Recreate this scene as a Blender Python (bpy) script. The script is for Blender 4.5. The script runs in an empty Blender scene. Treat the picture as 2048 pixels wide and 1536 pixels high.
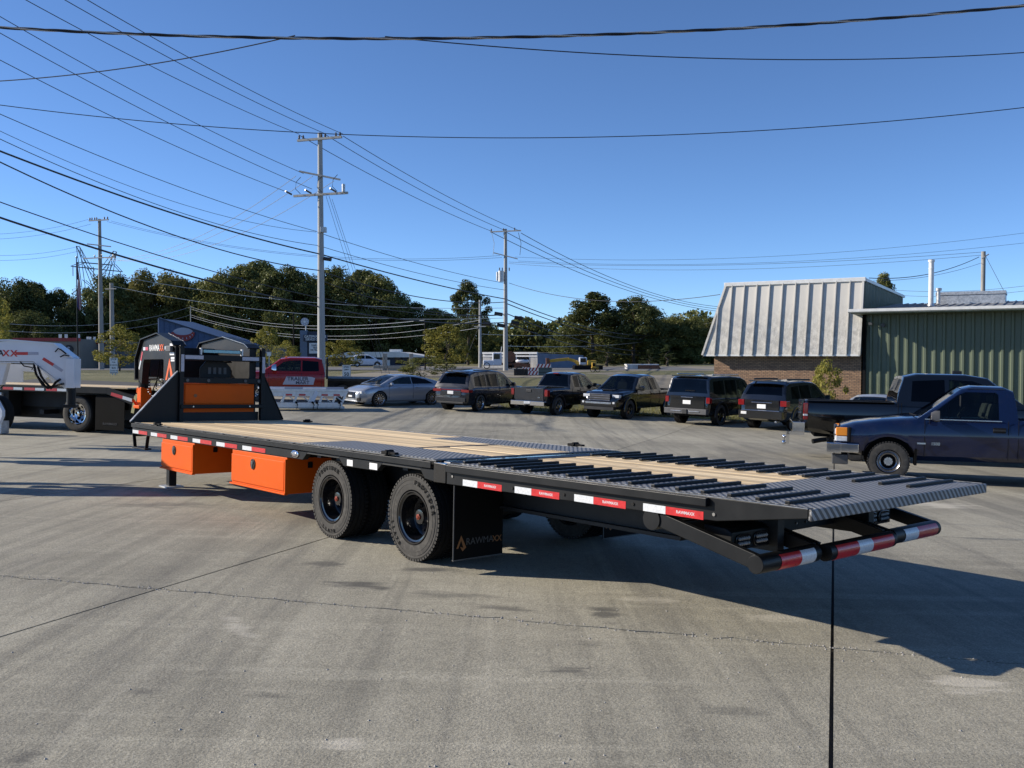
import bpy, math, random
import numpy as np
from mathutils import Vector, Matrix, Quaternion
scene = bpy.context.scene
COL = scene.collection
R = math.radians
# ------------------------------------------------------------------ camera, sky, sun, exposure
F_PX, Y_HOR, CAM_H = 1830.0, 712.4, 1.757
PITCH = math.atan((768 - Y_HOR) / F_PX)
cam = bpy.data.cameras.new('camera'); cam.sensor_width = 36.0; cam.lens = F_PX / 2048 * 36.0
cam.clip_start = 0.05; cam.clip_end = 4000
camo = bpy.data.objects.new('camera', cam); COL.objects.link(camo)
camo.location = (0, 0, CAM_H); camo.rotation_euler = (math.pi / 2 - PITCH, 0, 0)
scene.camera = camo
SUN_EL = R(25.5); SUN_H = Vector((.985, -.14, 0)).normalized()     # horizontal travel of the light
world = bpy.data.worlds.new('World'); scene.world = world; world.use_nodes = True
wn = world.node_tree.nodes; wl = world.node_tree.links; wn.clear()
sky = wn.new('ShaderNodeTexSky'); sky.sky_type = 'NISHITA'; sky.sun_disc = False
sky.sun_elevation = SUN_EL; sky.sun_rotation = math.atan2(-SUN_H.x, -SUN_H.y)
sky.altitude = 0; sky.air_density = 0.6; sky.dust_density = 0.0; sky.ozone_density = 6.0
bg = wn.new('ShaderNodeBackground'); bg.inputs['Strength'].default_value = 0.124
wo = wn.new('ShaderNodeOutputWorld'); wl.new(sky.outputs[0], bg.inputs[0]); wl.new(bg.outputs[0], wo.inputs[0])
sl = bpy.data.lights.new('sun', 'SUN'); sl.energy = 5.0; sl.angle = R(0.53); sl.color = (1.0, 0.91, 0.78)
so = bpy.data.objects.new('sun', sl); COL.objects.link(so)
so.rotation_euler = Vector((SUN_H.x * math.cos(SUN_EL), SUN_H.y * math.cos(SUN_EL), -math.sin(SUN_EL))).to_track_quat('-Z', 'Y').to_euler()
so.location = (-30, 3, 20)
vs = scene.view_settings; vs.view_transform = 'Standard'; vs.look = 'None'; vs.gamma = 1.0; vs.use_curve_mapping = False
vs.exposure = 0.48
scene.render.engine = 'CYCLES'
scene.cycles.max_bounces = 6; scene.cycles.diffuse_bounces = 3; scene.cycles.glossy_bounces = 3; scene.cycles.transparent_max_bounces = 8
scene.cycles.use_denoising = True

# ------------------------------------------------------------------ terrain and measuring helpers
def sm(t):
    t = max(0.0, min(1.0, t)); return t * t * (3 - 2 * t)
def g(X, Y):
    Xc = max(-18.0, min(18.0, X)); Yc = max(-8.0, Y)
    b = -.0225 * Xc - .0223 * min(Yc, 60) + .0012 * max(0.0, min(Yc, 45) - 27) ** 2
    k = sm((X - 5) / 9); r = sm((Y - 44) / 14) * (1 - k) + sm((Y - 62) / 22) * k
    return b * (1 - r) + .45 * r
def ray(x, y):
    u, v = (x - 1024) / F_PX, -(y - 768) / F_PX; c, s = math.cos(PITCH), math.sin(PITCH)
    return Vector((u, c + v * s, -s + v * c))
def at(x, y, Y):                       # the point at depth Y on the sight line through a picture point (2048 x 1536)
    d = ray(x, y) * (Y / ray(x, y).y); return Vector((d.x, d.y, d.z + CAM_H))
def gp(x, Y):                          # ground point at depth Y
    X = (x - 1024) / F_PX * Y; return Vector((X, Y, g(X, Y)))
def gpix(x, y):                        # where a sight line meets the ground
    Y = 3.0
    while Y < 400:
        p = at(x, y, Y)
        if p.z < g(p.x, p.y): return Vector((p.x, p.y, g(p.x, p.y)))
        Y += .02
    return at(x, y, 400)
def gnormal(X, Y, e=1.2):
    return Vector((-(g(X + e, Y) - g(X - e, Y)) / (2 * e), -(g(X, Y + e) - g(X, Y - e)) / (2 * e), 1)).normalized()
def frame_on_ground(X, Y, hx, hy, dz=0.0):
    n = gnormal(X, Y); h = Vector((hx, hy, 0)); h = (h - n * h.dot(n)).normalized(); l = n.cross(h)
    return Matrix(((h.x, l.x, n.x, X), (h.y, l.y, n.y, Y), (h.z, l.z, n.z, g(X, Y) + dz), (0, 0, 0, 1)))
def upright(X, Y, hx, hy, z=None):
    h = Vector((hx, hy, 0)).normalized(); l = Vector((-h.y, h.x, 0))
    return Matrix(((h.x, l.x, 0, X), (h.y, l.y, 0, Y), (0, 0, 1, g(X, Y) if z is None else z), (0, 0, 0, 1)))

# ------------------------------------------------------------------ mesh helpers
class MB:
    def __init__(s): s.v = []; s.f = []
    def add(s, vs_, fs):
        b = len(s.v); s.v += [tuple(p) for p in vs_]; s.f += [tuple(b + i for i in f) for f in fs]; return s
    def box(s, x0, x1, y0, y1, z0, z1, m=None):
        p = [(x, y, z) for z in (z0, z1) for y in (y0, y1) for x in (x0, x1)]
        if m is not None: p = [m @ Vector(q) for q in p]
        return s.add(p, [(0, 2, 3, 1), (4, 5, 7, 6), (0, 1, 5, 4), (2, 6, 7, 3), (0, 4, 6, 2), (1, 3, 7, 5)])
    def bar(s, a, b, w, h, upv=(0, 0, 1)):
        a, b = Vector(a), Vector(b); d = (b - a); L = d.length; d.normalize(); u = Vector(upv)
        if abs(d.dot(u)) > .98: u = Vector((1, 0, 0)) if abs(d.x) < .9 else Vector((0, 1, 0))
        l = u.cross(d).normalized(); n = d.cross(l)
        p = [a + d * t + l * (sy * w / 2) + n * (sz * h / 2) for sz in (-1, 1) for sy in (-1, 1) for t in (0, L)]
        return s.add(p, [(0, 2, 3, 1), (4, 5, 7, 6), (0, 1, 5, 4), (2, 6, 7, 3), (0, 4, 6, 2), (1, 3, 7, 5)])
    def prism(s, poly, ax, d0, d1):     # poly of 2-tuples in the plane normal to ax
        def P(q, d): return {'x': (d, q[0], q[1]), 'y': (q[0], d, q[1]), 'z': (q[0], q[1], d)}[ax]
        n = len(poly); v = [P(q, d0) for q in poly] + [P(q, d1) for q in poly]
        f = [(i, (i + 1) % n, n + (i + 1) % n, n + i) for i in range(n)] + [tuple(range(n))[::-1], tuple(range(n, 2 * n))]
        return s.add(v, f)
    def tube(s, pts, r, n=8, cap=True, r1=None):
        pts = [Vector(p) for p in pts]; m = len(pts); rings = []
        for i, p in enumerate(pts):
            d = (pts[min(i + 1, m - 1)] - pts[max(i - 1, 0)]).normalized()
            u = Vector((0, 0, 1)) if abs(d.z) < .95 else Vector((1, 0, 0))
            l = u.cross(d).normalized(); w = d.cross(l)
            rr = r if r1 is None else r + (r1 - r) * i / (m - 1)
            rings.append([p + l * (math.cos(2 * math.pi * k / n) * rr) + w * (math.sin(2 * math.pi * k / n) * rr) for k in range(n)])
        return s.loft(rings, cap)
    def loft(s, rings, cap=True, closed=True):
        n = len(rings[0]); v = [p for r_ in rings for p in r_]; f = []
        for i in range(len(rings) - 1):
            for k in range(n if closed else n - 1):
                a, b = i * n + k, i * n + (k + 1) % n; f.append((a, b, b + n, a + n))
        if cap: f += [tuple(range(n))[::-1], tuple(range((len(rings) - 1) * n, len(rings) * n))]
        return s.add(v, f)
    def lathe(s, prof, c, ax='y', n=32, a0=0.0, a1=None):  # prof: (axial, radius)
        c = Vector(c); rings = []; full = a1 is None; N = n if full else n + 1
        for (a, r_) in prof:
            ring = []
            for k in range(N):
                t = a0 + (2 * math.pi if full else a1 - a0) * k / n; q, w = math.cos(t) * r_, math.sin(t) * r_
                ring.append(c + {'y': Vector((q, a, w)), 'x': Vector((a, q, w)), 'z': Vector((q, w, a))}[ax])
            rings.append(ring)
        return s.loft(rings, False, full)
    def sphere(s, c, r, n=10, m=6, sx=1, sy=1, sz=1):
        prof = [(-math.cos(math.pi * i / m), math.sin(math.pi * i / m) + 1e-4) for i in range(m + 1)]
        b = len(s.v); s.lathe(prof, (0, 0, 0), 'z', n)
        for i in range(b, len(s.v)):
            x, y, z = s.v[i]; s.v[i] = (c[0] + x * r * sx, c[1] + y * r * sy, c[2] + z * r * sz)
        return s
    def mesh(s, name, mat, smooth=None):
        me = bpy.data.meshes.new(name); me.from_pydata([tuple(p) for p in s.v], [], s.f)
        if mat is not None: me.materials.append(MAT[mat] if isinstance(mat, str) else mat)
        import bmesh
        bm = bmesh.new(); bm.from_mesh(me); bmesh.ops.recalc_face_normals(bm, faces=bm.faces); bm.to_mesh(me); bm.free()
        if smooth is not None:
            me.shade_smooth(); me.set_sharp_from_angle(angle=R(smooth))
        return me
    def build(s, name, mat, parent=None, smooth=None, bevel=0.0, label=None):
        return put(name, s.mesh(name, mat, smooth), parent, bevel=bevel, label=label)
def tyre_shade(me, h):                    # shade on tread and inner wall painted as darker colour; outer wall dusty
    me.materials.append(MAT['shaded_rubber'])
    for f in me.polygons:
        c = f.center
        if c.y > -h * .90: f.material_index = 1
    return me
def put(name, me, parent=None, mtx=None, bevel=0.0, label=None):
    o = bpy.data.objects.new(name, me); COL.objects.link(o)
    if parent is not None: o.parent = parent
    if mtx is not None: o.matrix_basis = mtx
    if bevel:
        b = o.modifiers.new('bevel', 'BEVEL'); b.width = bevel; b.segments = 2; b.limit_method = 'ANGLE'; b.angle_limit = R(40); b.harden_normals = False
    if label: o['label'] = label
    return o
def tag(o, label=None, cat=None, group=None, kind=None):
    if label: o['label'] = label
    if cat: o['category'] = cat
    if group: o['group'] = group
    if kind: o['kind'] = kind
    return o
def thing(name, label, cat, mtx=None, group=None):
    o = bpy.data.objects.new(name, None); COL.objects.link(o); o.empty_display_size = .2
    if mtx is not None: o.matrix_basis = mtx
    return tag(o, label, cat, group)
def sub(name, parent, mtx=None, label=None):
    o = bpy.data.objects.new(name, None); COL.objects.link(o); o.parent = parent; o.empty_display_size = .1
    if mtx is not None: o.matrix_basis = mtx
    if label: o['label'] = label
    return o
def copy_tree(o, parent=None):
    c = o.copy(); COL.objects.link(c); c.parent = parent
    for ch in list(o.children): copy_tree(ch, c)
    return c
def axes(o, r, u):                      # matrix: origin, right, up
    r = Vector(r).normalized(); u = Vector(u); n = r.cross(u).normalized(); u = n.cross(r)
    return Matrix(((r.x, u.x, n.x, o[0]), (r.y, u.y, n.y, o[1]), (r.z, u.z, n.z, o[2]), (0, 0, 0, 1)))
def text(name, body, size, mtx, mat, parent, ext=.002, bold=.012, width=1.0, spacing=1.0, align='CENTER', line=1.0):
    c = bpy.data.curves.new(name, 'FONT'); c.body = body; c.size = size; c.extrude = ext; c.offset = bold * size
    c.align_x = align; c.align_y = 'CENTER'; c.space_character = spacing; c.space_line = line; c.resolution_u = 3
    c.materials.append(MAT[mat]); o = bpy.data.objects.new(name, c); COL.objects.link(o); o.parent = parent
    o.matrix_basis = mtx @ Matrix.Diagonal((width, 1, 1, 1)); return o

# ------------------------------------------------------------------ materials
MAT = {}
def nd(nt, t, **k):
    n = nt.nodes.new('ShaderNode' + t)
    for a, b in k.items(): setattr(n, a, b)
    return n
def newmat(name):
    m = bpy.data.materials.new(name); m.use_nodes = True; nt = m.node_tree; nt.nodes.clear()
    p = nd(nt, 'BsdfPrincipled'); o = nd(nt, 'OutputMaterial'); nt.links.new(p.outputs[0], o.inputs[0]); MAT[name] = m
    return m, nt, p
def ramp(nt, src, a, b, c0=(0, 0, 0, 1), c1=(1, 1, 1, 1)):
    r_ = nd(nt, 'ValToRGB'); e = r_.color_ramp.elements; e[0].position = a; e[1].position = b; e[0].color = c0; e[1].color = c1
    nt.links.new(src, r_.inputs[0]); return r_.outputs[0]
def mix(nt, f, a, b, mode='MIX'):
    m = nd(nt, 'Mix'); m.data_type = 'RGBA'; m.blend_type = mode
    for i, val in ((0, f), (6, a), (7, b)):
        if hasattr(val, 'is_linked'): nt.links.new(val, m.inputs[i])
        else: m.inputs[i].default_value = val if i == 0 else (*val, 1)[:4]
    return m.outputs[2]
def noise(nt, vec, scale, det=4, rough=.55, dist=0.0):
    n = nd(nt, 'TexNoise'); n.inputs['Scale'].default_value = scale; n.inputs['Detail'].default_value = det
    n.inputs['Roughness'].default_value = rough; n.inputs['Distortion'].default_value = dist
    if vec is not None: nt.links.new(vec, n.inputs['Vector'])
    return n.outputs['Fac']
def mapping(nt, vec, sc=(1, 1, 1), rot=(0, 0, 0), loc=(0, 0, 0)):
    m = nd(nt, 'Mapping'); m.inputs['Scale'].default_value = sc; m.inputs['Rotation'].default_value = rot; m.inputs['Location'].default_value = loc
    nt.links.new(vec, m.inputs['Vector']); return m.outputs[0]
def bumpn(nt, p, h, strength=.3, dist=.01):
    b = nd(nt, 'Bump'); b.inputs['Strength'].default_value = strength; b.inputs['Distance'].default_value = dist
    nt.links.new(h, b.inputs['Height']); nt.links.new(b.outputs[0], p.inputs['Normal'])
def M(name, col, rough=.5, metal=0.0, coat=0.0, var=.12, vsc=4.0, bump=0.0, bsc=60.0, spec=.5, dust=0.0, sc=(1, 1, 1), alpha=None):
    m, nt, p = newmat(name); tc = nd(nt, 'TexCoord').outputs['Object']
    p.inputs['Metallic'].default_value = metal; p.inputs['Coat Weight'].default_value = coat; p.inputs['Coat Roughness'].default_value = .04
    p.inputs['Specular IOR Level'].default_value = spec
    v = mapping(nt, tc, sc) if sc != (1, 1, 1) else tc
    n1 = noise(nt, v, vsc, 5, .6)
    lo = tuple(c * (1 - var) for c in col); hi = tuple(min(1, c * (1 + var)) for c in col)
    c = mix(nt, ramp(nt, n1, .3, .7), lo, hi)
    if dust:
        n2 = noise(nt, v, vsc * 2.3, 6, .7); c = mix(nt, ramp(nt, n2, .52, .8, (0, 0, 0, 1), (dust, dust, dust, 1)), c, (.30, .27, .23))
    nt.links.new(c, p.inputs['Base Color'])
    rr = nd(nt, 'MapRange'); rr.inputs[3].default_value = max(0, rough - .12 * min(1, rough * 3)); rr.inputs[4].default_value = min(1, rough + .12 * min(1, rough * 3))
    nt.links.new(n1, rr.inputs[0]); nt.links.new(rr.outputs[0], p.inputs['Roughness'])
    if bump: bumpn(nt, p, noise(nt, v, bsc, 4, .6), bump, .004)
    return m
M('black_steel', (.0048, .0053, .0060), .46, coat=0, var=.3, spec=.26)
M('black_frame', (.0045, .0047, .005), .6, var=.3)
M('black_matte', (.006, .006, .0065), .8, var=.3, spec=.2)
M('black_gloss', (.006, .006, .007), .16, coat=.7, var=.2)
M('edge_steel', (.30, .30, .30), .35, metal=.6, var=.5, vsc=14)
M('orange_paint', (.66, .098, .004), .5, coat=0, var=.07, vsc=1.5, bump=.03, bsc=300, spec=.14)
M('orange_decal', (.78, .14, .03), .4, var=.05)
M('tape_red', (.52, .018, .02), .32, coat=.3, var=.16, vsc=30)
M('tape_white', (.62, .64, .66), .32, coat=.3, var=.14, vsc=60)
M('tape_grey', (.40, .40, .46), .4, var=.1, vsc=30)
M('white_print', (.75, .75, .75), .5, var=.05)
M('grey_print', (.06, .057, .057), .5, var=.1)
M('dim_orange', (.22, .085, .02), .5, var=.1)
M('rubber', (.058, .055, .050), .85, var=.3, vsc=9, bump=.10, bsc=200, dust=.25, spec=.25)
M('rubber_dark', (.0035, .0035, .0035), .75, var=.2, spec=.12)
M('shaded_rubber', (.013, .0125, .012), .85, var=.2, spec=.15, vsc=8)  # darker copy of the tyre rubber, with the shade put into its colour
M('chrome', (.75, .75, .76), .07, metal=1.0, var=.05)
M('alloy', (.50, .50, .51), .22, metal=1.0, var=.12)
M('aluminium', (.55, .56, .58), .38, metal=.85, var=.15, vsc=6, bump=.05, bsc=80)
M('galvanised', (.48, .49, .50), .48, metal=.7, var=.3, vsc=9)
M('red_hub', (.26, .05, .025), .35, metal=.3, var=.15)
M('glass_dark', (.004, .005, .006), .05, coat=0, var=.1, spec=.32)
M('glass_mid', (.014, .020, .024), .04, coat=.2, var=.2, vsc=1.5, spec=.55)
M('lamp_clear', (.62, .64, .66), .08, coat=.8, var=.12, vsc=18)
M('lamp_amber', (.85, .28, .02), .15, coat=.8, var=.1)
M('lamp_red', (.20, .006, .008), .10, coat=.9, var=.2, vsc=12)
M('lens_grey', (.22, .22, .225), .14, coat=.8, var=.3, vsc=60)
M('cyan_lens', (.10, .32, .40), .15, coat=.6, var=.3, vsc=40)
M('plastic_black', (.014, .014, .015), .5, var=.2)
M('seat_cloth', (.030, .029, .028), .9, var=.2)
M('seat_light', (.16, .155, .145), .9, var=.2)
M('plastic_grey', (.07, .07, .072), .5, var=.15)
M('paint_blue', (.0032, .0085, .036), .10, spec=.4, coat=.6, var=.12, vsc=1.2, dust=.03)
M('paint_black', (.0035, .0037, .0045), .14, coat=.85, var=.1, vsc=1.2)
M('paint_black_dusty', (.0055, .0055, .006), .16, coat=.8, var=.2, vsc=1.5, dust=.02)
M('paint_charcoal', (.026, .0255, .029), .25, metal=.4, coat=.9, var=.08, vsc=1.2)
M('paint_silver', (.36, .38, .41), .30, metal=.45, coat=.9, var=.06, vsc=1.0)
M('paint_pale', (.42, .43, .43), .3, metal=.4, coat=.7, var=.06)
M('paint_red', (.24, .006, .006), .22, spec=.35, coat=.4, var=.1, vsc=1.2)
M('paint_white', (.66, .68, .72), .35, coat=.3, var=.05, vsc=2, dust=.04)
M('paint_yellow', (.50, .30, .03), .5, var=.2, vsc=3)
M('paint_teal', (.08, .12, .12), .5, var=.25)
M('rust', (.20, .085, .045), .85, var=.4, vsc=6, bump=.2)
M('pole_wood', (.30, .285, .26), .85, var=.28, vsc=2.0, bump=.25, bsc=30, sc=(4, 4, .5))
M('pole_grey', (.34, .345, .34), .75, var=.18, vsc=2.0, bump=.15, bsc=40, sc=(4, 4, .5))
M('wire', (.020, .022, .028), .6, var=.1)
M('wire_bright', (.42, .42, .42), .35, metal=.5, var=.1)
M('lattice_steel', (.11, .115, .12), .95, var=.1, spec=.05)
M('insulator', (.10, .085, .08), .3, var=.2)
M('sign_white', (.74, .74, .72), .5, var=.05)
M('sign_ink', (.012, .012, .014), .5, var=.1)
M('sign_blue', (.016, .026, .055), .45, var=.15)
M('brick_blue', (.15, .19, .25), .8, var=.15, vsc=8, bump=.2, bsc=20)
M('tan_wall', (.21, .185, .15), .85, var=.10, vsc=.8, bump=.1, bsc=30)
M('grey_wall', (.13, .135, .14), .8, var=.12, vsc=.8)
M('navy_wall', (.030, .040, .070), .7, var=.15, vsc=.7)
M('blue_metal', (.045, .085, .17), .5, var=.12, vsc=.9)
M('red_trim', (.30, .03, .025), .5, var=.1)
M('roof_white', (.66, .66, .64), .6, var=.08, vsc=1.2)
M('shed_white', (.46, .45, .43), .75, var=.25, vsc=1.4, sc=(1, 1, .25))
M('shed_blue', (.15, .18, .24), .75, var=.2, vsc=1.0)
M('concrete_block', (.33, .31, .28), .9, var=.2, vsc=4, bump=.2)
M('gutter_white', (.70, .70, .68), .45, var=.1, vsc=5)
M('green_metal', (.115, .140, .095), .5, var=.10, vsc=.7, dust=.06)
M('roof_metal', (.20, .20, .20), .6, metal=.1, var=.3, vsc=2.5)
M('flag_red', (.25, .03, .04), .8, var=.1); M('flag_white', (.50, .48, .47), .8, var=.1); M('flag_blue', (.03, .04, .12), .8, var=.1)
M('bark', (.075, .06, .045), .95, var=.3, vsc=6, bump=.4, bsc=25, sc=(4, 4, .7))
M('strap_yellow', (.52, .46, .22), .8, var=.15)

DK, LTN = (.085, .082, .074), (.62, .575, .48)
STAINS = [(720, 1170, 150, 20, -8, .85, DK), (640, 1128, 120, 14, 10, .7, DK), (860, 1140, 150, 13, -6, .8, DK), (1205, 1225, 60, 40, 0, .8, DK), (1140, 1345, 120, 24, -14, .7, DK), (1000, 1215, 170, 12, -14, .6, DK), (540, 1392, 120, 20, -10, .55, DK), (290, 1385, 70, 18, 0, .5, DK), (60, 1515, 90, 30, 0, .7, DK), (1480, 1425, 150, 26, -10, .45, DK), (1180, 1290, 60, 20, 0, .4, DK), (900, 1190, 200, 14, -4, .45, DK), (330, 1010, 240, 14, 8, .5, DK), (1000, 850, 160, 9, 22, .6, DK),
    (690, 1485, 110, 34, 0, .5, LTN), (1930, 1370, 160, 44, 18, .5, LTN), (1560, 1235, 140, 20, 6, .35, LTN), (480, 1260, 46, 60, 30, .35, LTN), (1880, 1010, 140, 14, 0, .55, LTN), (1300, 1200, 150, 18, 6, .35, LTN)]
def special_materials():
    for nm, tint, kg in (('glass_clear', (.42, .47, .46), .9), ('glass_privacy', (.030, .034, .036), .8)):
        m = bpy.data.materials.new(nm); m.use_nodes = True; nt = m.node_tree; nt.nodes.clear(); MAT[nm] = m
        t_ = nd(nt, 'BsdfTransparent'); t_.inputs[0].default_value = (*tint, 1); gl = nd(nt, 'BsdfGlossy'); gl.inputs['Roughness'].default_value = .03; gl.inputs[0].default_value = (.9, .92, .95, 1)
        fr = nd(nt, 'Fresnel'); fr.inputs[0].default_value = 1.45; sc_ = nd(nt, 'Math'); sc_.operation = 'MULTIPLY'; nt.links.new(fr.outputs[0], sc_.inputs[0]); nt.links.new(ramp(nt, noise(nt, nd(nt, 'TexCoord').outputs['Object'], 2.0, 3), .3, .7, (kg * .8, kg * .8, kg * .8, 1), (kg, kg, kg, 1)), sc_.inputs[1])
        ms = nd(nt, 'MixShader'); nt.links.new(sc_.outputs[0], ms.inputs[0]); nt.links.new(t_.outputs[0], ms.inputs[1]); nt.links.new(gl.outputs[0], ms.inputs[2]); o = nd(nt, 'OutputMaterial'); nt.links.new(ms.outputs[0], o.inputs[0])
    # lot concrete -------------------------------------------------
    m, nt, p = newmat('lot_concrete'); tc = nd(nt, 'TexCoord').outputs['Object']; oi = nd(nt, 'ObjectInfo')
    big = noise(nt, tc, .20, 5, .55, .4); mid = noise(nt, tc, .9, 6, .62, .5); fine = noise(nt, tc, 70, 3, .7); g2 = noise(nt, tc, 9, 5, .7, .3)
    c = mix(nt, ramp(nt, big, .36, .64), (.298, .280, .222), (.53, .494, .388))
    c = mix(nt, ramp(nt, mid, .34, .70, (0, 0, 0, 1), (.55, .55, .55, 1)), c, (.575, .538, .428))
    for k_, (rot_, sx_, sy_, lo_, hi_, st_, col_) in enumerate(((-22, 3.2, .13, .50, .70, .62, (.205, .194, .160)), (14, .14, 3.4, .52, .72, .55, (.64, .60, .48)), (-64, 2.6, .10, .54, .72, .5, (.19, .182, .16)), (38, 4.2, .16, .53, .70, .42, (.62, .58, .465)), (70, .5, .06, .56, .66, .55, (.18, .172, .152)))):
        sn = noise(nt, mapping(nt, tc, (sx_, sy_, 1), (0, 0, R(rot_)), (k_ * 7.3, k_ * 3.1, 0)), 1.0, 6, .66, .35); c = mix(nt, ramp(nt, sn, lo_, hi_, (0, 0, 0, 1), (st_, st_, st_, 1)), c, col_)
    c = mix(nt, ramp(nt, g2, .40, .62, (0, 0, 0, 1), (.22, .22, .22, 1)), c, (.24, .228, .195))
    vo = nd(nt, 'TexVoronoi'); vo.inputs['Scale'].default_value = 130; nt.links.new(tc, vo.inputs['Vector'])
    agg = nd(nt, 'SeparateColor'); nt.links.new(vo.outputs['Color'], agg.inputs[0])
    def mul(c, fac, f=1.0):
        q = nd(nt, 'Mix'); q.data_type = 'RGBA'; q.blend_type = 'MULTIPLY'; q.inputs[0].default_value = f; nt.links.new(c, q.inputs[6]); nt.links.new(fac, q.inputs[7]); return q.outputs[2]
    c = mul(c, ramp(nt, agg.outputs[0], .0, 1.0, (.66, .66, .65, 1), (1.0, .995, .985, 1))); c = mul(c, ramp(nt, fine, .34, .60, (.66, .66, .66, 1), (1, 1, 1, 1)))
    c = mul(c, ramp(nt, oi.outputs['Random'], 0, 1, (.88, .88, .89, 1), (1, 1, 1, 1)))
    ad = nd(nt, 'Math'); ad.operation = 'ADD'; nt.links.new(fine, ad.inputs[0]); nt.links.new(g2, ad.inputs[1]); bumpn(nt, p, ad.outputs[0], .62, .008)
    p.inputs['Specular IOR Level'].default_value = .3
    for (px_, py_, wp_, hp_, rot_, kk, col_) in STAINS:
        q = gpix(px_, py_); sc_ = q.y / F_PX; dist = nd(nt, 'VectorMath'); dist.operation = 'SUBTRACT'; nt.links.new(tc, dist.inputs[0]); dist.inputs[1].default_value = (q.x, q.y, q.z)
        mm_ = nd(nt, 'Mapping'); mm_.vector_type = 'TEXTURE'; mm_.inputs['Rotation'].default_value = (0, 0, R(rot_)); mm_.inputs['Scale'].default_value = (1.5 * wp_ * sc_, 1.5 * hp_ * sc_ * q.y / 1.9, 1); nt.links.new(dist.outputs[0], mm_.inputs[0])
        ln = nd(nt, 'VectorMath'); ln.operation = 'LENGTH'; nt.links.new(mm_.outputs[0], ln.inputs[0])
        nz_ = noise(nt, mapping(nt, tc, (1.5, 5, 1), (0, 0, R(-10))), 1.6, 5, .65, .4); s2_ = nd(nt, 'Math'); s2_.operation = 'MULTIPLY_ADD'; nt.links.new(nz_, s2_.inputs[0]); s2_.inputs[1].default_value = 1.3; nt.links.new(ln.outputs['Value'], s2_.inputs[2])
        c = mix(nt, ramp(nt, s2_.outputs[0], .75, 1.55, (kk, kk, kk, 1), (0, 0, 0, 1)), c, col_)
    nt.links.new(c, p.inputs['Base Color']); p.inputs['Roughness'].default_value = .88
    # grass / soil -------------------------------------------------
    m, nt, p = newmat('ground_grass'); tc = nd(nt, 'TexCoord').outputs['Object']
    a = noise(nt, tc, .12, 5, .6); b = noise(nt, tc, 2.5, 6, .7)
    c = mix(nt, ramp(nt, a, .35, .65), (.105, .105, .040), (.185, .165, .075)); c = mix(nt, ramp(nt, b, .35, .75, (0, 0, 0, 1), (.7, .7, .7, 1)), c, (.070, .075, .026))
    nt.links.new(c, p.inputs['Base Color']); p.inputs['Roughness'].default_value = .95; bumpn(nt, p, noise(nt, tc, 9, 6, .8), .8, .08)
    M('asphalt', (.115, .115, .115), .9, var=.15, vsc=.4, bump=.2, bsc=12)
    M('yard_dirt', (.20, .175, .13), .95, var=.3, vsc=.5, bump=.3, bsc=8)
    M('lot_base', (.055, .052, .048), .95, var=.3, vsc=3)
    # deck wood ----------------------------------------------------
    m, nt, p = newmat('deck_wood'); tc = nd(nt, 'TexCoord').outputs['Object']; oi = nd(nt, 'ObjectInfo')
    off = nd(nt, 'VectorMath'); off.operation = 'MULTIPLY_ADD'; nt.links.new(oi.outputs['Random'], off.inputs[0]); off.inputs[1].default_value = (37, 11, 5); nt.links.new(tc, off.inputs[2])
    gr = noise(nt, mapping(nt, off.outputs[0], (.35, 26, 26)), 1.0, 6, .62, .6); kn = noise(nt, mapping(nt, off.outputs[0], (1.6, 9, 9)), 1.0, 2, .5, .2)
    c = mix(nt, ramp(nt, gr, .34, .68), (.54, .375, .195), (.87, .695, .43)); c = mix(nt, ramp(nt, kn, .70, .78), c, (.24, .13, .06))
    hs = nd(nt, 'HueSaturation'); mr = nd(nt, 'MapRange'); mr.inputs[3].default_value = .70; mr.inputs[4].default_value = 1.12
    nt.links.new(oi.outputs['Random'], mr.inputs[0]); nt.links.new(mr.outputs[0], hs.inputs['Value']); nt.links.new(c, hs.inputs['Color'])
    nt.links.new(hs.outputs[0], p.inputs['Base Color']); p.inputs['Roughness'].default_value = .72; bumpn(nt, p, gr, .25, .004)
    # tread plate --------------------------------------------------
    m, nt, p = newmat('tread_plate'); tc = nd(nt, 'TexCoord').outputs['Object']; sp = nd(nt, 'SeparateXYZ'); nt.links.new(tc, sp.inputs[0])
    def mt(op, a, b=None):
        n = nd(nt, 'Math'); n.operation = op
        for i, val in enumerate((a, b)):
            if val is None: continue
            if hasattr(val, 'is_linked'): nt.links.new(val, n.inputs[i])
            else: n.inputs[i].default_value = val
        return n.outputs[0]
    yz = mt('ADD', sp.outputs[1], mt('MULTIPLY', sp.outputs[2], 1.0)); K = 2 * math.pi / .066
    s1 = mt('SINE', mt('MULTIPLY', mt('ADD', sp.outputs[0], yz), K * .5)); s2 = mt('SINE', mt('MULTIPLY', mt('SUBTRACT', sp.outputs[0], yz), K * .5))
    h = mt('ABSOLUTE', mt('MULTIPLY', s1, s2)); hr = ramp(nt, h, .32, .62)
    nz = noise(nt, tc, 3, 5, .6)
    c = mix(nt, hr, (.060, .060, .060), (.30, .30, .295)); c = mix(nt, ramp(nt, nz, .5, .75, (0, 0, 0, 1), (.25, .25, .25, 1)), c, (.13, .12, .105))
    nt.links.new(c, p.inputs['Base Color']); p.inputs['Roughness'].default_value = .5
    bumpn(nt, p, hr, .8, .004)
    # brick --------------------------------------------------------
    m, nt, p = newmat('brick_wall'); tc = nd(nt, 'TexCoord').outputs['Object']
    br = nd(nt, 'TexBrick'); nt.links.new(mapping(nt, tc, rot=(R(-90), 0, 0)), br.inputs['Vector']); br.inputs['Scale'].default_value = 1.0
    br.inputs['Brick Width'].default_value = .215; br.inputs['Row Height'].default_value = .078; br.inputs['Mortar Size'].default_value = .013
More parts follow.
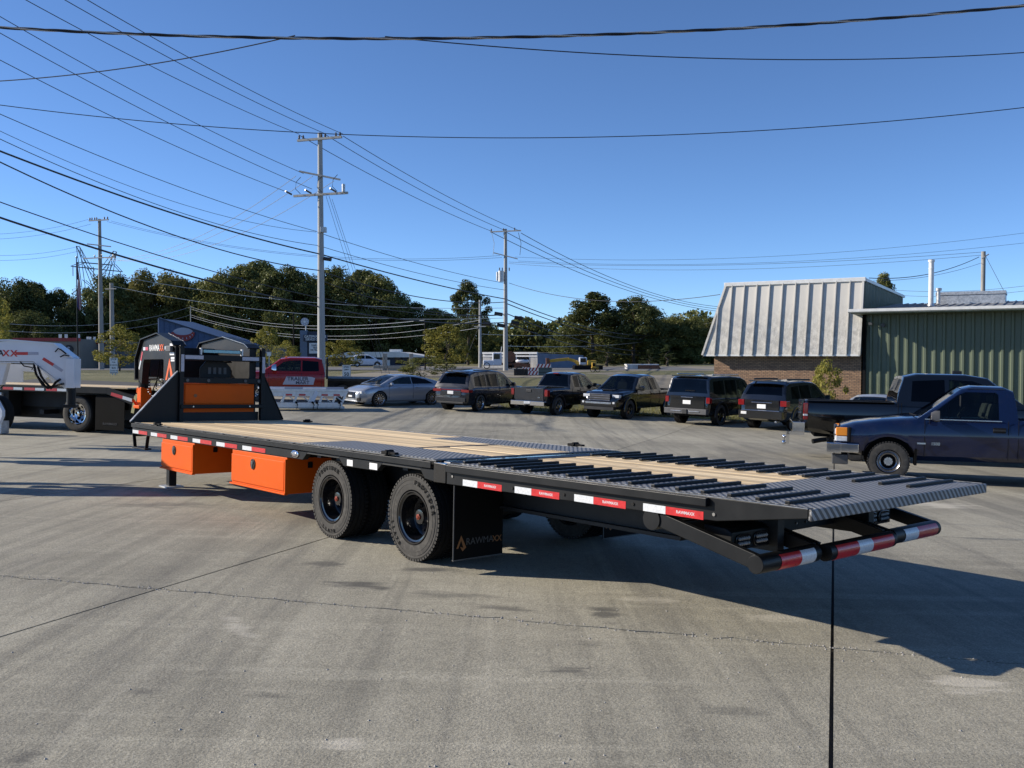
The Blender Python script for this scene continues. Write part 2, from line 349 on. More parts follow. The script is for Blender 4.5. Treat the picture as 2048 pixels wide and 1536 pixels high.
    br.inputs['Color1'].default_value = (.42, .255, .150, 1); br.inputs['Color2'].default_value = (.22, .125, .078, 1); br.inputs['Mortar'].default_value = (.060, .052, .045, 1)
    c = mix(nt, ramp(nt, noise(nt, tc, 6, 4, .7), .3, .7, (0, 0, 0, 1), (.5, .5, .5, 1)), br.outputs['Color'], (.30, .20, .13)); nt.links.new(c, p.inputs['Base Color'])
    p.inputs['Roughness'].default_value = .9; inv = nd(nt, 'Math'); inv.operation = 'SUBTRACT'; inv.inputs[0].default_value = 1; nt.links.new(br.outputs['Fac'], inv.inputs[1]); bumpn(nt, p, inv.outputs[0], .6, .01)
    # weathered white sheet metal ----------------------------------
    m, nt, p = newmat('mansard_white'); tc = nd(nt, 'TexCoord').outputs['Object']; sp = nd(nt, 'SeparateXYZ'); nt.links.new(tc, sp.inputs[0])
    mo = noise(nt, mapping(nt, tc, (1.2, 1.2, .5)), 5.0, 8, .8, .3); band = noise(nt, mapping(nt, tc, (.5, .5, .2)), 1.5, 3, .5)
    hgt = nd(nt, 'MapRange'); hgt.inputs[1].default_value = 4.7; hgt.inputs[2].default_value = 3.0; nt.links.new(sp.outputs[2], hgt.inputs[0])
    f = nd(nt, 'Math'); f.operation = 'MULTIPLY'; nt.links.new(ramp(nt, mo, .42, .58), f.inputs[0]); nt.links.new(hgt.outputs[0], f.inputs[1])
    f2 = nd(nt, 'Math'); f2.operation = 'MULTIPLY'; nt.links.new(f.outputs[0], f2.inputs[0]); f2.inputs[1].default_value = .6
    c = mix(nt, f2.outputs[0], (.55, .53, .485), (.23, .22, .195)); c = mix(nt, ramp(nt, band, .45, .7, (0, 0, 0, 1), (.3, .3, .3, 1)), c, (.40, .385, .345))
    nt.links.new(c, p.inputs['Base Color']); p.inputs['Roughness'].default_value = .55
    # leaves -------------------------------------------------------
    for nm, lo, hi, tr in (('leaf_dark', (.050, .064, .022), (.135, .145, .050), .25), ('leaf_olive', (.12, .125, .036), (.25, .225, .075), .3), ('leaf_mid', (.080, .095, .030), (.19, .19, .062), .28), ('leaf_young', (.13, .14, .030), (.30, .265, .065), .35), ('leaf_pine', (.035, .052, .022), (.075, .095, .038), .2)):
        m = bpy.data.materials.new(nm); m.use_nodes = True; nt = m.node_tree; nt.nodes.clear(); MAT[nm] = m
        geo = nd(nt, 'NewGeometry'); tc = nd(nt, 'TexCoord').outputs['Object']; oi = nd(nt, 'ObjectInfo')
        wn_ = nd(nt, 'TexWhiteNoise'); wn_.noise_dimensions = '1D'; nt.links.new(geo.outputs['Random Per Island'], wn_.inputs['W'])
        c = mix(nt, ramp(nt, wn_.outputs['Value'], 0, 1), lo, hi); c = mix(nt, ramp(nt, noise(nt, tc, .55, 3, .6), .45, .70, (0, 0, 0, 1), (.6, .6, .6, 1)), c, tuple(x * 1.25 for x in hi))
        hs = nd(nt, 'HueSaturation'); mr = nd(nt, 'MapRange'); mr.inputs[3].default_value = .75; mr.inputs[4].default_value = 1.2; nt.links.new(oi.outputs['Random'], mr.inputs[0]); nt.links.new(mr.outputs[0], hs.inputs['Value']); nt.links.new(c, hs.inputs['Color'])
        df = nd(nt, 'BsdfDiffuse'); t_ = nd(nt, 'BsdfTranslucent'); gl = nd(nt, 'BsdfGlossy'); gl.inputs['Roughness'].default_value = .4
        nt.links.new(hs.outputs[0], df.inputs[0]); nt.links.new(hs.outputs[0], t_.inputs[0])
        ms = nd(nt, 'MixShader'); ms.inputs[0].default_value = tr; nt.links.new(df.outputs[0], ms.inputs[1]); nt.links.new(t_.outputs[0], ms.inputs[2])
        m2 = nd(nt, 'MixShader'); m2.inputs[0].default_value = .012; nt.links.new(ms.outputs[0], m2.inputs[1]); nt.links.new(gl.outputs[0], m2.inputs[2])
        o = nd(nt, 'OutputMaterial'); nt.links.new(m2.outputs[0], o.inputs[0])
special_materials()
# ------------------------------------------------------------------ ground, lot, road
def sheet(name, xs, ys, dz, mat, kind='structure', fn=None):
    v = []; f = []; n = len(xs)
    for y in ys:
        for x in xs: v.append((x, y, (fn or g)(x, y) + dz))
    for j in range(len(ys) - 1):
        for i in range(n - 1): a = j * n + i; f.append((a, a + 1, a + n + 1, a + n))
    b = MB(); b.add(v, f); o = b.build(name, mat, smooth=60); tag(o, kind=kind); return o
xs = [-2500, -1200, -600, -300, -150, -90, -60, -45] + [x * 1.5 for x in range(-22, 27)] + [50, 70, 100, 150, 300, 600, 1200, 2500]
ys = [-300, -80, -30, -12] + [y * 1.5 for y in range(-4, 60)] + [100, 115, 130, 160, 200, 300, 500, 900, 1600, 3000]
tag(sheet('ground', xs, ys, -.06, 'ground_grass'), 'grassy ground beyond the concrete lot')
E1 = Vector((.943, -.333)); E2 = Vector((.333, .943)); SW, TW = 5.07, 5.2
def st(s, t): p = E1 * s + E2 * t; return p.x, p.y
bs = MB(); sv = []; NS, NT = 40, 30
for j in range(NT + 1):
    for i in range(NS + 1):
        s_ = -46 + 92 * i / NS; tmax = 43.2 if s_ < -14 else 39.0; t_ = -14 + (tmax + 14) * j / NT
        x, y = st(s_, t_); sv.append((x, y, g(x, y) - .024))
bs.add(sv, [(j * (NS + 1) + i, j * (NS + 1) + i + 1, (j + 1) * (NS + 1) + i + 1, (j + 1) * (NS + 1) + i) for j in range(NT) for i in range(NS)])
lot = bs.build('parking_lot', 'lot_base'); tag(lot, 'wide weathered concrete lot cut into slabs', kind='structure')
rs = random.Random(5)
JIT = {}
def jit(line, k):
    key = (line, k)
    if key not in JIT:
        r_ = random.Random(line * 7919 + k); q = r_.uniform(-.011, .011)
        if r_.random() < .16: q += r_.choice((-1, 1)) * r_.uniform(.012, .035)
        JIT[key] = q
    return JIT[key]
for i in range(-9, 8):
    for j in range(-3, 7):
        s0, s1 = SW * i, SW * (i + 1); tmax = 43.2 if s0 < -16 else 38.9
        ta, tb = 6.4 + TW * j, 6.4 + TW * (j + 1)
        if ta > tmax - .5 or ta + .1 * s0 > 45: continue
        cx, cy = st((s0 + s1) / 2, (ta + tb) / 2 + .1025 * (s0 + s1) / 2)
        if cy < -4 or abs(cx) > cy * .66 + 14: continue
        near = cy < 14; n = 40 if near else 8; m = 4; gap = .0105; top = []
        for b_ in range(m + 1):
            for a_ in range(n + 1):
                s_ = s0 + gap + (s1 - s0 - 2 * gap) * a_ / n
                lo_ = ta + .1025 * s_ + .007; hi_ = min(tb + .1025 * s_, tmax) - .007
                if near:
                    kk = int(round((s_ + 60) * 8))
                    lo_ += jit(j, kk) + rs.uniform(-.004, .008); hi_ += jit(j + 1, kk) - rs.uniform(-.004, .008)
                t_ = lo_ + (hi_ - lo_) * b_ / m; x, y = st(s_, t_); top.append((x, y, g(x, y)))
        q = MB(); w = n + 1
        q.add(top, [(b_ * w + a_, b_ * w + a_ + 1, (b_ + 1) * w + a_ + 1, (b_ + 1) * w + a_) for b_ in range(m) for a_ in range(n)])
        rim = list(range(w)) + [b_ * w + n for b_ in range(1, m + 1)] + [m * w + a_ for a_ in range(n - 1, -1, -1)] + [b_ * w for b_ in range(m - 1, 0, -1)]
        q.add([(top[k][0], top[k][1], top[k][2] - dz) for k in rim for dz in (0, .03)], [(2 * k, 2 * k + 1, (2 * k + 3) % (2 * len(rim)), (2 * k + 2) % (2 * len(rim))) for k in range(len(rim))])
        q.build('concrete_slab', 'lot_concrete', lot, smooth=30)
# road and the shop's forecourt across it
rx = [-260, -160, -110, -80, -60, -45, -30, -20, -10, 0, 10, 20]
tag(sheet('road', rx, [88, 96, 104, 112], -.03, 'asphalt'), 'grey asphalt forecourt and road beyond the grass')
for i, (y0_, y1_) in enumerate(((99.8, 100.0),)):
    b = MB(); b.box(-200, 15, y0_, y1_, .425, .428); tag(b.build('road', 'sign_white'), 'white edge line on the far road', kind='structure')
yx = [-12, -8, -4, 0, 4, 8, 12, 16, 20, 26, 34]; tag(sheet('yard', yx, [58, 64, 70, 78, 86, 94, 102, 112, 124], -.045, 'yard_dirt'), 'bare tan yard ground around the grey shed', kind='structure')
# pebbles and chips lying on the slabs
rs = random.Random(11); pb = MB()
for k in range(700):
    Y = 3.6 + 12 * rs.random() ** 1.6; X = rs.uniform(-.62, .62) * Y; r_ = rs.uniform(.004, .011)
    if rs.random() < .55:       # along the ragged cross joint
        X = rs.uniform(-4.5, 4.5); s_ = X; Y = 6.55 - .242 * X + rs.gauss(0, .035)
    pb.add([(X + r_ * math.cos(a) * rs.uniform(.7, 1.3), Y + r_ * math.sin(a) * rs.uniform(.7, 1.3), g(X, Y) + .0005) for a in (0, 1.6, 3.1, 4.7)] + [(X, Y, g(X, Y) + r_ * .8)], [(0, 1, 4), (1, 2, 4), (2, 3, 4), (3, 0, 4)])
tag(pb.build('gravel', 'concrete_block'), 'loose chips of concrete scattered over the lot', 'gravel', kind='stuff')

# ------------------------------------------------------------------ office with the mansard roof and the green metal building
BX = upright(10.6, 48.0, .866, -.5, 0.0)
bld = thing('brick_building', 'brick office with tall weathered white mansard roof of ribbed metal', 'building', BX)
b = MB(); b.box(0, 7.3, 0, 14, -1.6, 1.95); b.build('wall', 'brick_wall', bld)
MBL, MBR, MTL, MTR = Vector((-.45, -.55, 1.80)), Vector((7.35, -.55, 1.80)), Vector((.50, .35, 5.45)), Vector((7.35, .35, 5.45))
roofp = sub('mansard_roof', bld)
b = MB(); b.add([(-.40, -.48, 1.84), (7.32, -.48, 1.84), (7.32, .38, 5.40), (.52, .38, 5.40), (-.40, 15, 1.84), (.52, 15, 5.40), (7.32, 15, 5.40), (7.32, 15, 1.84)], [(0, 1, 2, 3), (0, 3, 5, 4), (1, 7, 6, 2), (3, 2, 6, 5), (0, 4, 7, 1), (4, 5, 6, 7)]); b.build('roof_core', 'grey_wall', roofp)
NP = 12; nrm = (MBR - MBL).cross(MTL - MBL).normalized(); nrm = -nrm if nrm.y > 0 else nrm
def mp(f, h, o=0.0): 
    lo_ = MBL + (MBR - MBL) * f; x = lo_.x
    if h > 0:                          # seams stay upright on the slope, the hip cuts the first ones
        q = Vector((x, MBL.y + (MTL.y - MBL.y) * h, MBL.z + (MTL.z - MBL.z) * h)); return q + nrm * o
    return lo_ + nrm * o
for k in range(NP):
    f0, f1 = k / NP + .002, (k + 1) / NP - .002; rsk = random.Random(k); o0 = rsk.uniform(-.004, .004)
    def top_h(f):                      # where the hip line crosses this panel edge
        x = MBL.x + (MBR.x - MBL.x) * f; return max(.03, min(1.0, (x - MBL.x) / (MTL.x - MBL.x)))
    h0, h1 = top_h(f0 if k else .004), top_h(f1)
    p4 = [mp(f0, 0), mp(f1, 0), mp(f1, h1), mp(f0, h0)]
    if h0 < 1 <= h1 and k: p4 = [mp(f0, 0), mp(f1, 0), mp(f1, 1), Vector((MTL.x, MTL.y, MTL.z)), mp(f0, h0)]
    q = MB(); n = len(p4); q.add([p + nrm * o0 for p in p4] + [p - nrm * .03 for p in p4], [tuple(range(n)), tuple(range(n, 2 * n))[::-1]] + [(i, (i + 1) % n, n + (i + 1) % n, n + i) for i in range(n)])
    q.build('metal_panel', 'mansard_white', roofp)
    if k:
        h = top_h(k / NP); q = MB(); a, c = mp(k / NP, .0, .045), mp(k / NP, h, .045); q.bar(a, c, .045, .10, nrm); q.build('seam', 'mansard_white', roofp)
q = MB(); q.bar(MBL + nrm * .04, MTL + nrm * .04, .10, .08, nrm); q.build('hip_cap', 'mansard_white', roofp)
q = MB(); q.bar(MBR + nrm * .03 - Vector((.05, 0, 0)), MTR + nrm * .03 - Vector((.05, 0, 0)), .10, .07, nrm); q.build('end_cap', 'mansard_white', roofp)
q = MB(); q.box(.42, 7.42, .26, .52, 5.40, 5.60); q.build('ridge_cap', 'gutter_white', roofp, bevel=.02)
q = MB(); q.box(7.34, 7.44, .52, 15, 5.40, 5.55); q.build('ridge_cap', 'gutter_white', roofp)
q = MB(); q.box(-.42, 7.33, -.56, -.50, 1.76, 1.84); q.build('drip_edge', 'gutter_white', roofp)
for k in range(14):
    q = MB(); y0_ = .5 + k * 1.0
    for r_ in (.2, .5, .8): q.prism([(y0_ + r_ - .05, 5.4), (y0_ + r_ + .05, 5.4), (y0_ + r_ + .05, 3.6), (y0_ + r_ - .05, 3.6)], 'x', 7.33, 7.375)
    q.box(7.325, 7.345, y0_ + .01, y0_ + .99, 3.6, 5.4); q.build('side_panel', 'green_metal', roofp)
grn = thing('metal_building', 'long green corrugated metal building with white gutter beside the brick office', 'building', BX)
b = MB(); b.box(7.45, 24, .14, 17, -1.8, 3.85); b.build('wall_core', 'grey_wall', grn)
wp = MB(); prof = []
for r_ in range(3):
    x0_ = r_ * .4
    prof += [(x0_ + .00, .0), (x0_ + .22, .0), (x0_ + .255, -.085), (x0_ + .345, -.085)]
prof += [(1.2, .0)]
wp.loft([[Vector((x, y, z)) for x, y in prof] for z in (-1.8, 3.84)], False, False)
wme = wp.mesh('wall_panel', 'green_metal')
for k in range(14): put('wall_panel', wme, grn, Matrix.Translation((7.42 + k * 1.2, .10 + .001 * (k % 2), 0)))
b = MB(); b.add([(7.0, -1.2, 3.90), (24, -1.2, 3.90), (24, 12, 4.86), (7.0, 12, 4.86), (7.0, -1.2, 3.84), (24, -1.2, 3.84), (24, 12, 4.80), (7.0, 12, 4.80)], [(0, 1, 2, 3), (4, 7, 6, 5), (0, 4, 5, 1), (1, 5, 6, 2), (2, 6, 7, 3), (3, 7, 4, 0)]); rf = b.build('roof', 'roof_metal', grn)
for k in range(40):
    q = MB(); x = 7.6 + k * .4; q.bar((x, -1.18, 3.92), (x, 11.9, 4.87), .07, .05); q.build('roof_rib', 'roof_metal', rf)
b = MB(); b.prism([(-1.21, 3.98), (-1.40, 3.98), (-1.40, 3.85), (-1.33, 3.80), (-1.21, 3.80)], 'x', 6.9, 24); b.build('gutter', 'gutter_white', grn)
b = MB(); b.box(7.0, 24, -1.20, .0, 3.76, 3.80); b.build('soffit', 'green_metal', grn)
b = MB(); b.box(7.37, 7.50, -.03, .16, -1.8, 3.8); b.build('corner_trim', 'black_matte', grn)
iv = BX.inverted()
def lb(x, y, Y): return iv @ at(x, y, Y)
b = MB(); a, c = lb(1863, 614, 46.5), lb(1863, 522, 46.5); a.x = c.x; a.y = c.y; b.tube([a, c], .125, 14); b.tube([c - Vector((0, 0, .05)), c + Vector((0, 0, .06))], .16, 14); b.tube([c - Vector((0, 0, .4)), c - Vector((0, 0, .37))], .14, 14); ch = b.build('chimney_flue', 'gutter_white', rf, smooth=40)
b = MB(); b.tube([a + Vector((0, 0, -.1)), a + Vector((0, 0, .18))], .22, 14, r1=.14); b.build('flue_flashing', 'galvanised', rf, smooth=40)
a = lb(1877, 607, 49); b = MB(); b.tube([a, a + Vector((0, 0, .75))], .09, 10); b.tube([a + Vector((0, 0, .68)), a + Vector((0, 0, .82))], .16, 10); b.build('roof_vent', 'galvanised', rf, smooth=40)
a = lb(1873, 612, 50); c = lb(2014, 584, 50); b = MB(); b.box(a.x, c.x, a.y - .3, a.y + 1.5, a.z - .2, c.z - .22); b.box(a.x - .03, c.x + .03, a.y - .34, a.y + 1.5, c.z - .22, c.z - .04); b.build('roof_unit', 'galvanised', rf, bevel=.02)
a = lb(1744, 648, 44.6); cm = MB(); cm.box(a.x - .04, a.x + .04, .02, .1, a.z - .06, a.z + .06); cm.tube([(a.x, 0, a.z), (a.x + .05, -.2, a.z - .02)], .03, 8); cm.box(a.x - .02, a.x + .14, -.42, -.14, a.z - .07, a.z + .05); cm.build('security_camera', 'plastic_grey', grn)
a = lb(1770, 651, 44.4); b = MB(); b.tube([(a.x, .06, a.z), (a.x, -.06, a.z)], .10, 12); b.build('wall_light', 'plastic_grey', grn, smooth=40)
a = lb(1733, 665, 45); b = MB(); b.tube([(a.x + .10, -.05, a.z + .55), (a.x + .12, -.10, a.z), (a.x + .08, -.07, a.z - .7)], .035, 6); b.build('cable_loop', 'black_matte', grn)

# ------------------------------------------------------------------ trees
def crown_mesh(name, seed, W, H, leaf, ncl, nl, shape='broad'):
    rg = np.random.default_rng(seed); ph = rg.uniform(0, 6.28, 6); am = rg.uniform(.06, .20, 6)
    def env(th, t):
        k = 1 + sum(am[i] * np.sin((i + 1) * th + ph[i] + 3 * t) for i in range(4))
        if shape == 'broad': rr = np.sqrt(np.clip(1 - (2 * t - .95) ** 2 * .95, .02, 1)) * .5
        elif shape == 'tall': rr = (np.clip(1 - (2 * t - .9) ** 4, .05, 1)) ** .6 * .42 * (1.05 - .45 * t)
        else: rr = (1 - t) ** .85 * .5 * (1 + .12 * np.sin(26 * t)) + .015
        return rr * k
    cs = []
    while len(cs) < ncl:
        t = rg.uniform(0, 1) ** (.9 if shape != 'pine' else 1.2); th = rg.uniform(0, 6.283); r_ = env(th, t) * rg.uniform(.25, 1) ** .5
        cs.append((r_ * math.cos(th) * W, r_ * math.sin(th) * W, t * H, rg.uniform(.6, 1.35)))
    cs = np.array(cs); rc = W * (  .125 if shape == 'broad' else .10 if shape == 'tall' else .075)
    n = nl; ci = rg.integers(0, ncl, n); d = rg.normal(size=(n, 3)); d /= np.linalg.norm(d, axis=1)[:, None]
    rad = rc * cs[ci, 3] * rg.uniform(.45, 1.08, n) ** .6
    P = cs[ci, :3] + d * rad[:, None] * np.array([1, 1, .9 if shape != 'pine' else .4])
    nrm_ = d * .9 + rg.normal(size=(n, 3)) * .55 + np.array([0, 0, .35]); nrm_ /= np.linalg.norm(nrm_, axis=1)[:, None]
    a = np.cross(nrm_, rg.normal(size=(n, 3))); a /= np.linalg.norm(a, axis=1)[:, None]; bb = np.cross(nrm_, a)
    s = leaf * rg.uniform(.55, 1.3, n)[:, None]
    V = np.stack([P + a * s * .5, P + bb * s * .32 + nrm_ * s * .08, P - a * s * .5, P - bb * s * .32 + nrm_ * s * .08], 1).reshape(-1, 3)
    me = bpy.data.meshes.new(name); me.vertices.add(4 * n); me.vertices.foreach_set('co', V.ravel().astype(np.float32))
    me.loops.add(4 * n); me.loops.foreach_set('vertex_index', np.arange(4 * n, dtype=np.int32)); me.polygons.add(n)
    me.polygons.foreach_set('loop_start', np.arange(0, 4 * n, 4, dtype=np.int32)); me.update(calc_edges=True)
    me.materials.append(MAT['leaf_dark']); return me
def trunk_mesh(name, seed, H, W, r0):
    rg = random.Random(seed); b = MB()
    top = H * .8; pts = [(rg.uniform(-.1, .1) * i, rg.uniform(-.1, .1) * i, top * i / 5) for i in range(6)]; b.tube(pts, r0, 8, True, r0 * .2)
    for k in range(7):
        z = H * rg.uniform(.22, .6); a = rg.uniform(0, 6.28); l = W * rg.uniform(.22, .38)
        b.tube([(0, 0, z), (math.cos(a) * l * .5, math.sin(a) * l * .5, z + l * .4), (math.cos(a) * l, math.sin(a) * l, z + l * .95)], r0 * .4, 6, True, r0 * .08)
    return b.mesh(name, 'bark', 40)
CR = {('b', k): crown_mesh('crown', 20 + k, 10, 12, .34, 90, 26000, 'broad') for k in range(4)}
CR.update({('t', k): crown_mesh('crown', 40 + k, 10, 14, .33, 95, 22000, 'tall') for k in range(3)})
CR.update({('p', k): crown_mesh('crown', 60 + k, 7, 14, .26, 90, 9000, 'pine') for k in range(2)})
CR.update({('y', k): crown_mesh('crown', 80 + k, 4.2, 5.2, .20, 46, 5200, 'broad') for k in range(3)})
CR.update({('s', k): crown_mesh('crown', 90 + k, 2.6, 2.4, .12, 34, 3600, 'broad') for k in range(2)})
TR = {'b': trunk_mesh('trunk', 1, 14, 10, .30), 't': trunk_mesh('trunk', 2, 16, 8, .28), 'p': trunk_mesh('trunk', 3, 14, 4, .22), 'y': trunk_mesh('trunk', 4, 6.2, 4, .09), 's': trunk_mesh('trunk', 5, 2.2, 2, .04)}
DIM = {'b': (8.6, 12, .5), 't': (7.4, 14, .9), 'p': (7, 14, .6), 'y': (4.2, 5.2, 1.0), 's': (2.6, 2.4, .05)}
nt_ = [0]
def tree(name, label, x, ytop, Y, wpx, kind, mat, group=None, cat='tree', base=None):
    top = at(x, ytop, Y); zb = g(top.x, Y) - .06 if base is None else base; H = top.z - zb; Wm = wpx / F_PX * Y
    w0, h0, lift = DIM[kind]; sz = H / (h0 + lift); sx = Wm / w0; nt_[0] += 1; rg = random.Random(nt_[0])
    t = thing(name, label, cat, Matrix.Translation((top.x, Y, zb)) @ Matrix.Rotation(rg.uniform(0, 6.28), 4, 'Z'), group)
    keys = [k for k in CR if k[0] == kind]
    c = put('crown', CR[keys[nt_[0] % len(keys)]], t, Matrix.Translation((0, 0, lift * sz)) @ Matrix.Diagonal((sx, sx, sz, 1)))
    c.material_slots[0].link = 'OBJECT'; c.material_slots[0].material = MAT[mat]
    put('trunk', TR[kind], t, Matrix.Diagonal((sx if kind != 'p' else 1, sx if kind != 'p' else 1, sz, 1))); return t
ORD = 'first second third fourth fifth sixth seventh eighth ninth tenth eleventh twelfth thirteenth fourteenth fifteenth sixteenth seventeenth eighteenth nineteenth twentieth twenty-first twenty-second twenty-third twenty-fourth twenty-fifth twenty-sixth twenty-seventh twenty-eighth twenty-ninth thirtieth thirty-first thirty-second thirty-third thirty-fourth thirty-fifth thirty-sixth thirty-seventh thirty-eighth thirty-ninth fortieth forty-first forty-second forty-third forty-fourth forty-fifth forty-sixth'.split()
FAR = [(-30, 585, 165, 130, 'b', 'leaf_dark'), (28, 563, 160, 120, 'b', 'leaf_dark'), (72, 572, 168, 90, 'b', 'leaf_dark'), (118, 588, 172, 75, 'b', 'leaf_dark'), (146, 600, 165, 60, 'b', 'leaf_dark'), (60, 628, 150, 110, 'b', 'leaf_dark'),
       (208, 562, 168, 90, 'b', 'leaf_dark'), (235, 556, 175, 100, 't', 'leaf_dark'), (268, 566, 180, 80, 't', 'leaf_mid'), (302, 547, 172, 120, 'b', 'leaf_olive'), (338, 560, 178, 90, 'b', 'leaf_mid'), (372, 566, 182, 90, 'b', 'leaf_olive'), (405, 572, 176, 100, 'b', 'leaf_mid'),
       (440, 568, 186, 90, 'b', 'leaf_dark'), (480, 544, 170, 130, 'b', 'leaf_mid'), (532, 532, 176, 140, 'b', 'leaf_dark'), (580, 546, 168, 130, 'b', 'leaf_dark'), (625, 556, 180, 100, 'b', 'leaf_dark'), (668, 546, 170, 120, 'b', 'leaf_mid'), (715, 548, 176, 120, 'b', 'leaf_dark'), (752, 562, 168, 110, 'b', 'leaf_mid'),
       (790, 590, 172, 90, 'b', 'leaf_dark'), (826, 612, 176, 90, 'b', 'leaf_dark'), (862, 622, 168, 90, 'b', 'leaf_mid'), (898, 634, 180, 80, 'b', 'leaf_dark'), (936, 566, 140, 80, 't', 'leaf_dark'), (962, 640, 160, 70, 'b', 'leaf_mid'), (1000, 662, 190, 80, 'b', 'leaf_mid'), (1040, 660, 195, 80, 'b', 'leaf_dark'),
       (1070, 645, 185, 60, 't', 'leaf_olive'), (1105, 668, 190, 80, 'b', 'leaf_dark'), (1140, 652, 170, 70, 'b', 'leaf_dark'), (1186, 586, 150, 120, 't', 'leaf_dark'), (1225, 640, 160, 90, 'b', 'leaf_mid'), (1268, 602, 152, 120, 'b', 'leaf_dark'), (1308, 622, 165, 90, 'b', 'leaf_dark'), (1345, 640, 160, 90, 'b', 'leaf_mid'), (1385, 636, 155, 100, 'b', 'leaf_mid'), (1428, 640, 165, 90, 'b', 'leaf_dark'), (1470, 655, 170, 90, 'b', 'leaf_mid')]
LOOK = {'leaf_dark': 'dark green', 'leaf_mid': 'mid green', 'leaf_olive': 'sunlit olive green'}
FAR.sort(key=lambda q: q[0])
for k, (x, yt, Y, w, kd, mt_) in enumerate(FAR):
    tree('broadleaf_tree', f"{LOOK[mt_]} {'tall narrow' if kd == 't' else 'broad'} tree in the far wood, {ORD[k]} from the left", x, yt, Y, w, kd, mt_, 'trees of the far wood')
for k, (x, yt, Y, w, lab) in enumerate([(1213, 692, 120, 52, 'conical green conifer behind the black pickups, beside the grey shed'), (1300, 700, 118, 60, 'shorter conifer standing right by the thin white pole'), (1335, 690, 126, 56, 'bushy conifer behind the thin white pole')]): tree('conifer', lab, x, yt, Y, w, 'p', 'leaf_pine', 'conifers behind the parked cars')
for x, yt, Y, w, mt_, lab in [(238, 655, 84, 92, 'leaf_young', 'young yellow-green tree beside the twin poles and school bus sign'), (-14, 590, 80, 70, 'leaf_young', 'yellow-green tree cut by the left edge of the picture'), (532, 655, 88, 62, 'leaf_young', 'young tree between the black gooseneck and the thin lamp pole'), (572, 685, 84, 56, 'leaf_young', 'low bushy young tree left of the tire shop sign'), (688, 680, 78, 74, 'leaf_young', 'round young tree above the red truck bed, behind the speed limit sign'), (893, 652, 80, 100, 'leaf_young', 'loose yellow-green tree above the charcoal wagon and silver sedan')]:
    tree('young_tree', lab, x, yt, Y, w, 'y', mt_, 'young trees along the road')
tree('shrub', 'dark shrub behind the silver sedan roof', 842, 718, 62, 110, 's', 'leaf_mid', cat='shrub')
tree('shrub', 'pale leafy shrub growing against the brick wall', 1655, 724, 42.5, 66, 's', 'leaf_young', cat='shrub', base=-1.15)
tree('broadleaf_tree', 'tree top showing above the sloping end of the mansard roof', 1768, 556, 75, 60, 't', 'leaf_mid')
# undergrowth closing the foot of the far wood
def undergrowth():
    rg = np.random.default_rng(3); n = 42000; X = rg.uniform(-125, 75, n); Y = 186 + rg.normal(0, 3.5, n) ; Z = .3 + rg.uniform(0, 1, n) ** .8 * (7.2 + 2.2 * np.sin(X * .21) + 1.4 * np.sin(X * .53 + 1))
    d = rg.normal(size=(n, 3)); d /= np.linalg.norm(d, axis=1)[:, None]; a = np.cross(d, rg.normal(size=(n, 3))); a /= np.linalg.norm(a, axis=1)[:, None]; bb = np.cross(d, a); s = rg.uniform(.5, 1.2, n)[:, None]; P = np.stack([X, Y, Z], 1)
    V = np.stack([P + a * s * .5, P + bb * s * .35, P - a * s * .5, P - bb * s * .35], 1).reshape(-1, 3)
    me = bpy.data.meshes.new('undergrowth'); me.vertices.add(4 * n); me.vertices.foreach_set('co', V.ravel().astype(np.float32)); me.loops.add(4 * n); me.loops.foreach_set('vertex_index', np.arange(4 * n, dtype=np.int32)); me.polygons.add(n); me.polygons.foreach_set('loop_start', np.arange(0, 4 * n, 4, dtype=np.int32)); me.update(calc_edges=True); me.materials.append(MAT['leaf_dark'])
    tag(put('undergrowth', me), 'dark undergrowth closing the foot of the far wood', 'undergrowth', kind='stuff')
undergrowth()
# grass along the lot's edge
def grass():
    rg = np.random.default_rng(8); n = 16000; s = rg.uniform(-16, 18, n); t = 39.2 + rg.uniform(0, 1, n) ** 1.3 * 7; X = .943 * s + .333 * t; Y = -.333 * s + .943 * t
    Z = np.array([g(x, y) - .06 for x, y in zip(X, Y)]); h = rg.uniform(.06, .18, n); a = rg.uniform(0, 6.28, n); w = .012
    P = np.stack([X, Y, Z], 1); d = np.stack([np.cos(a) * w, np.sin(a) * w, 0 * a], 1); tip = P + np.stack([rg.normal(0, .05, n), rg.normal(0, .05, n), h], 1)
    V = np.stack([P - d, P + d, tip], 1).reshape(-1, 3); me = bpy.data.meshes.new('grass'); me.vertices.add(3 * n); me.vertices.foreach_set('co', V.ravel().astype(np.float32)); me.loops.add(3 * n); me.loops.foreach_set('vertex_index', np.arange(3 * n, dtype=np.int32)); me.polygons.add(n); me.polygons.foreach_set('loop_start', np.arange(0, 3 * n, 3, dtype=np.int32)); me.update(calc_edges=True); me.materials.append(MAT['leaf_olive'])
    tag(put('grass', me), 'rough grass along the back edge of the lot', 'grass', kind='stuff')
grass()
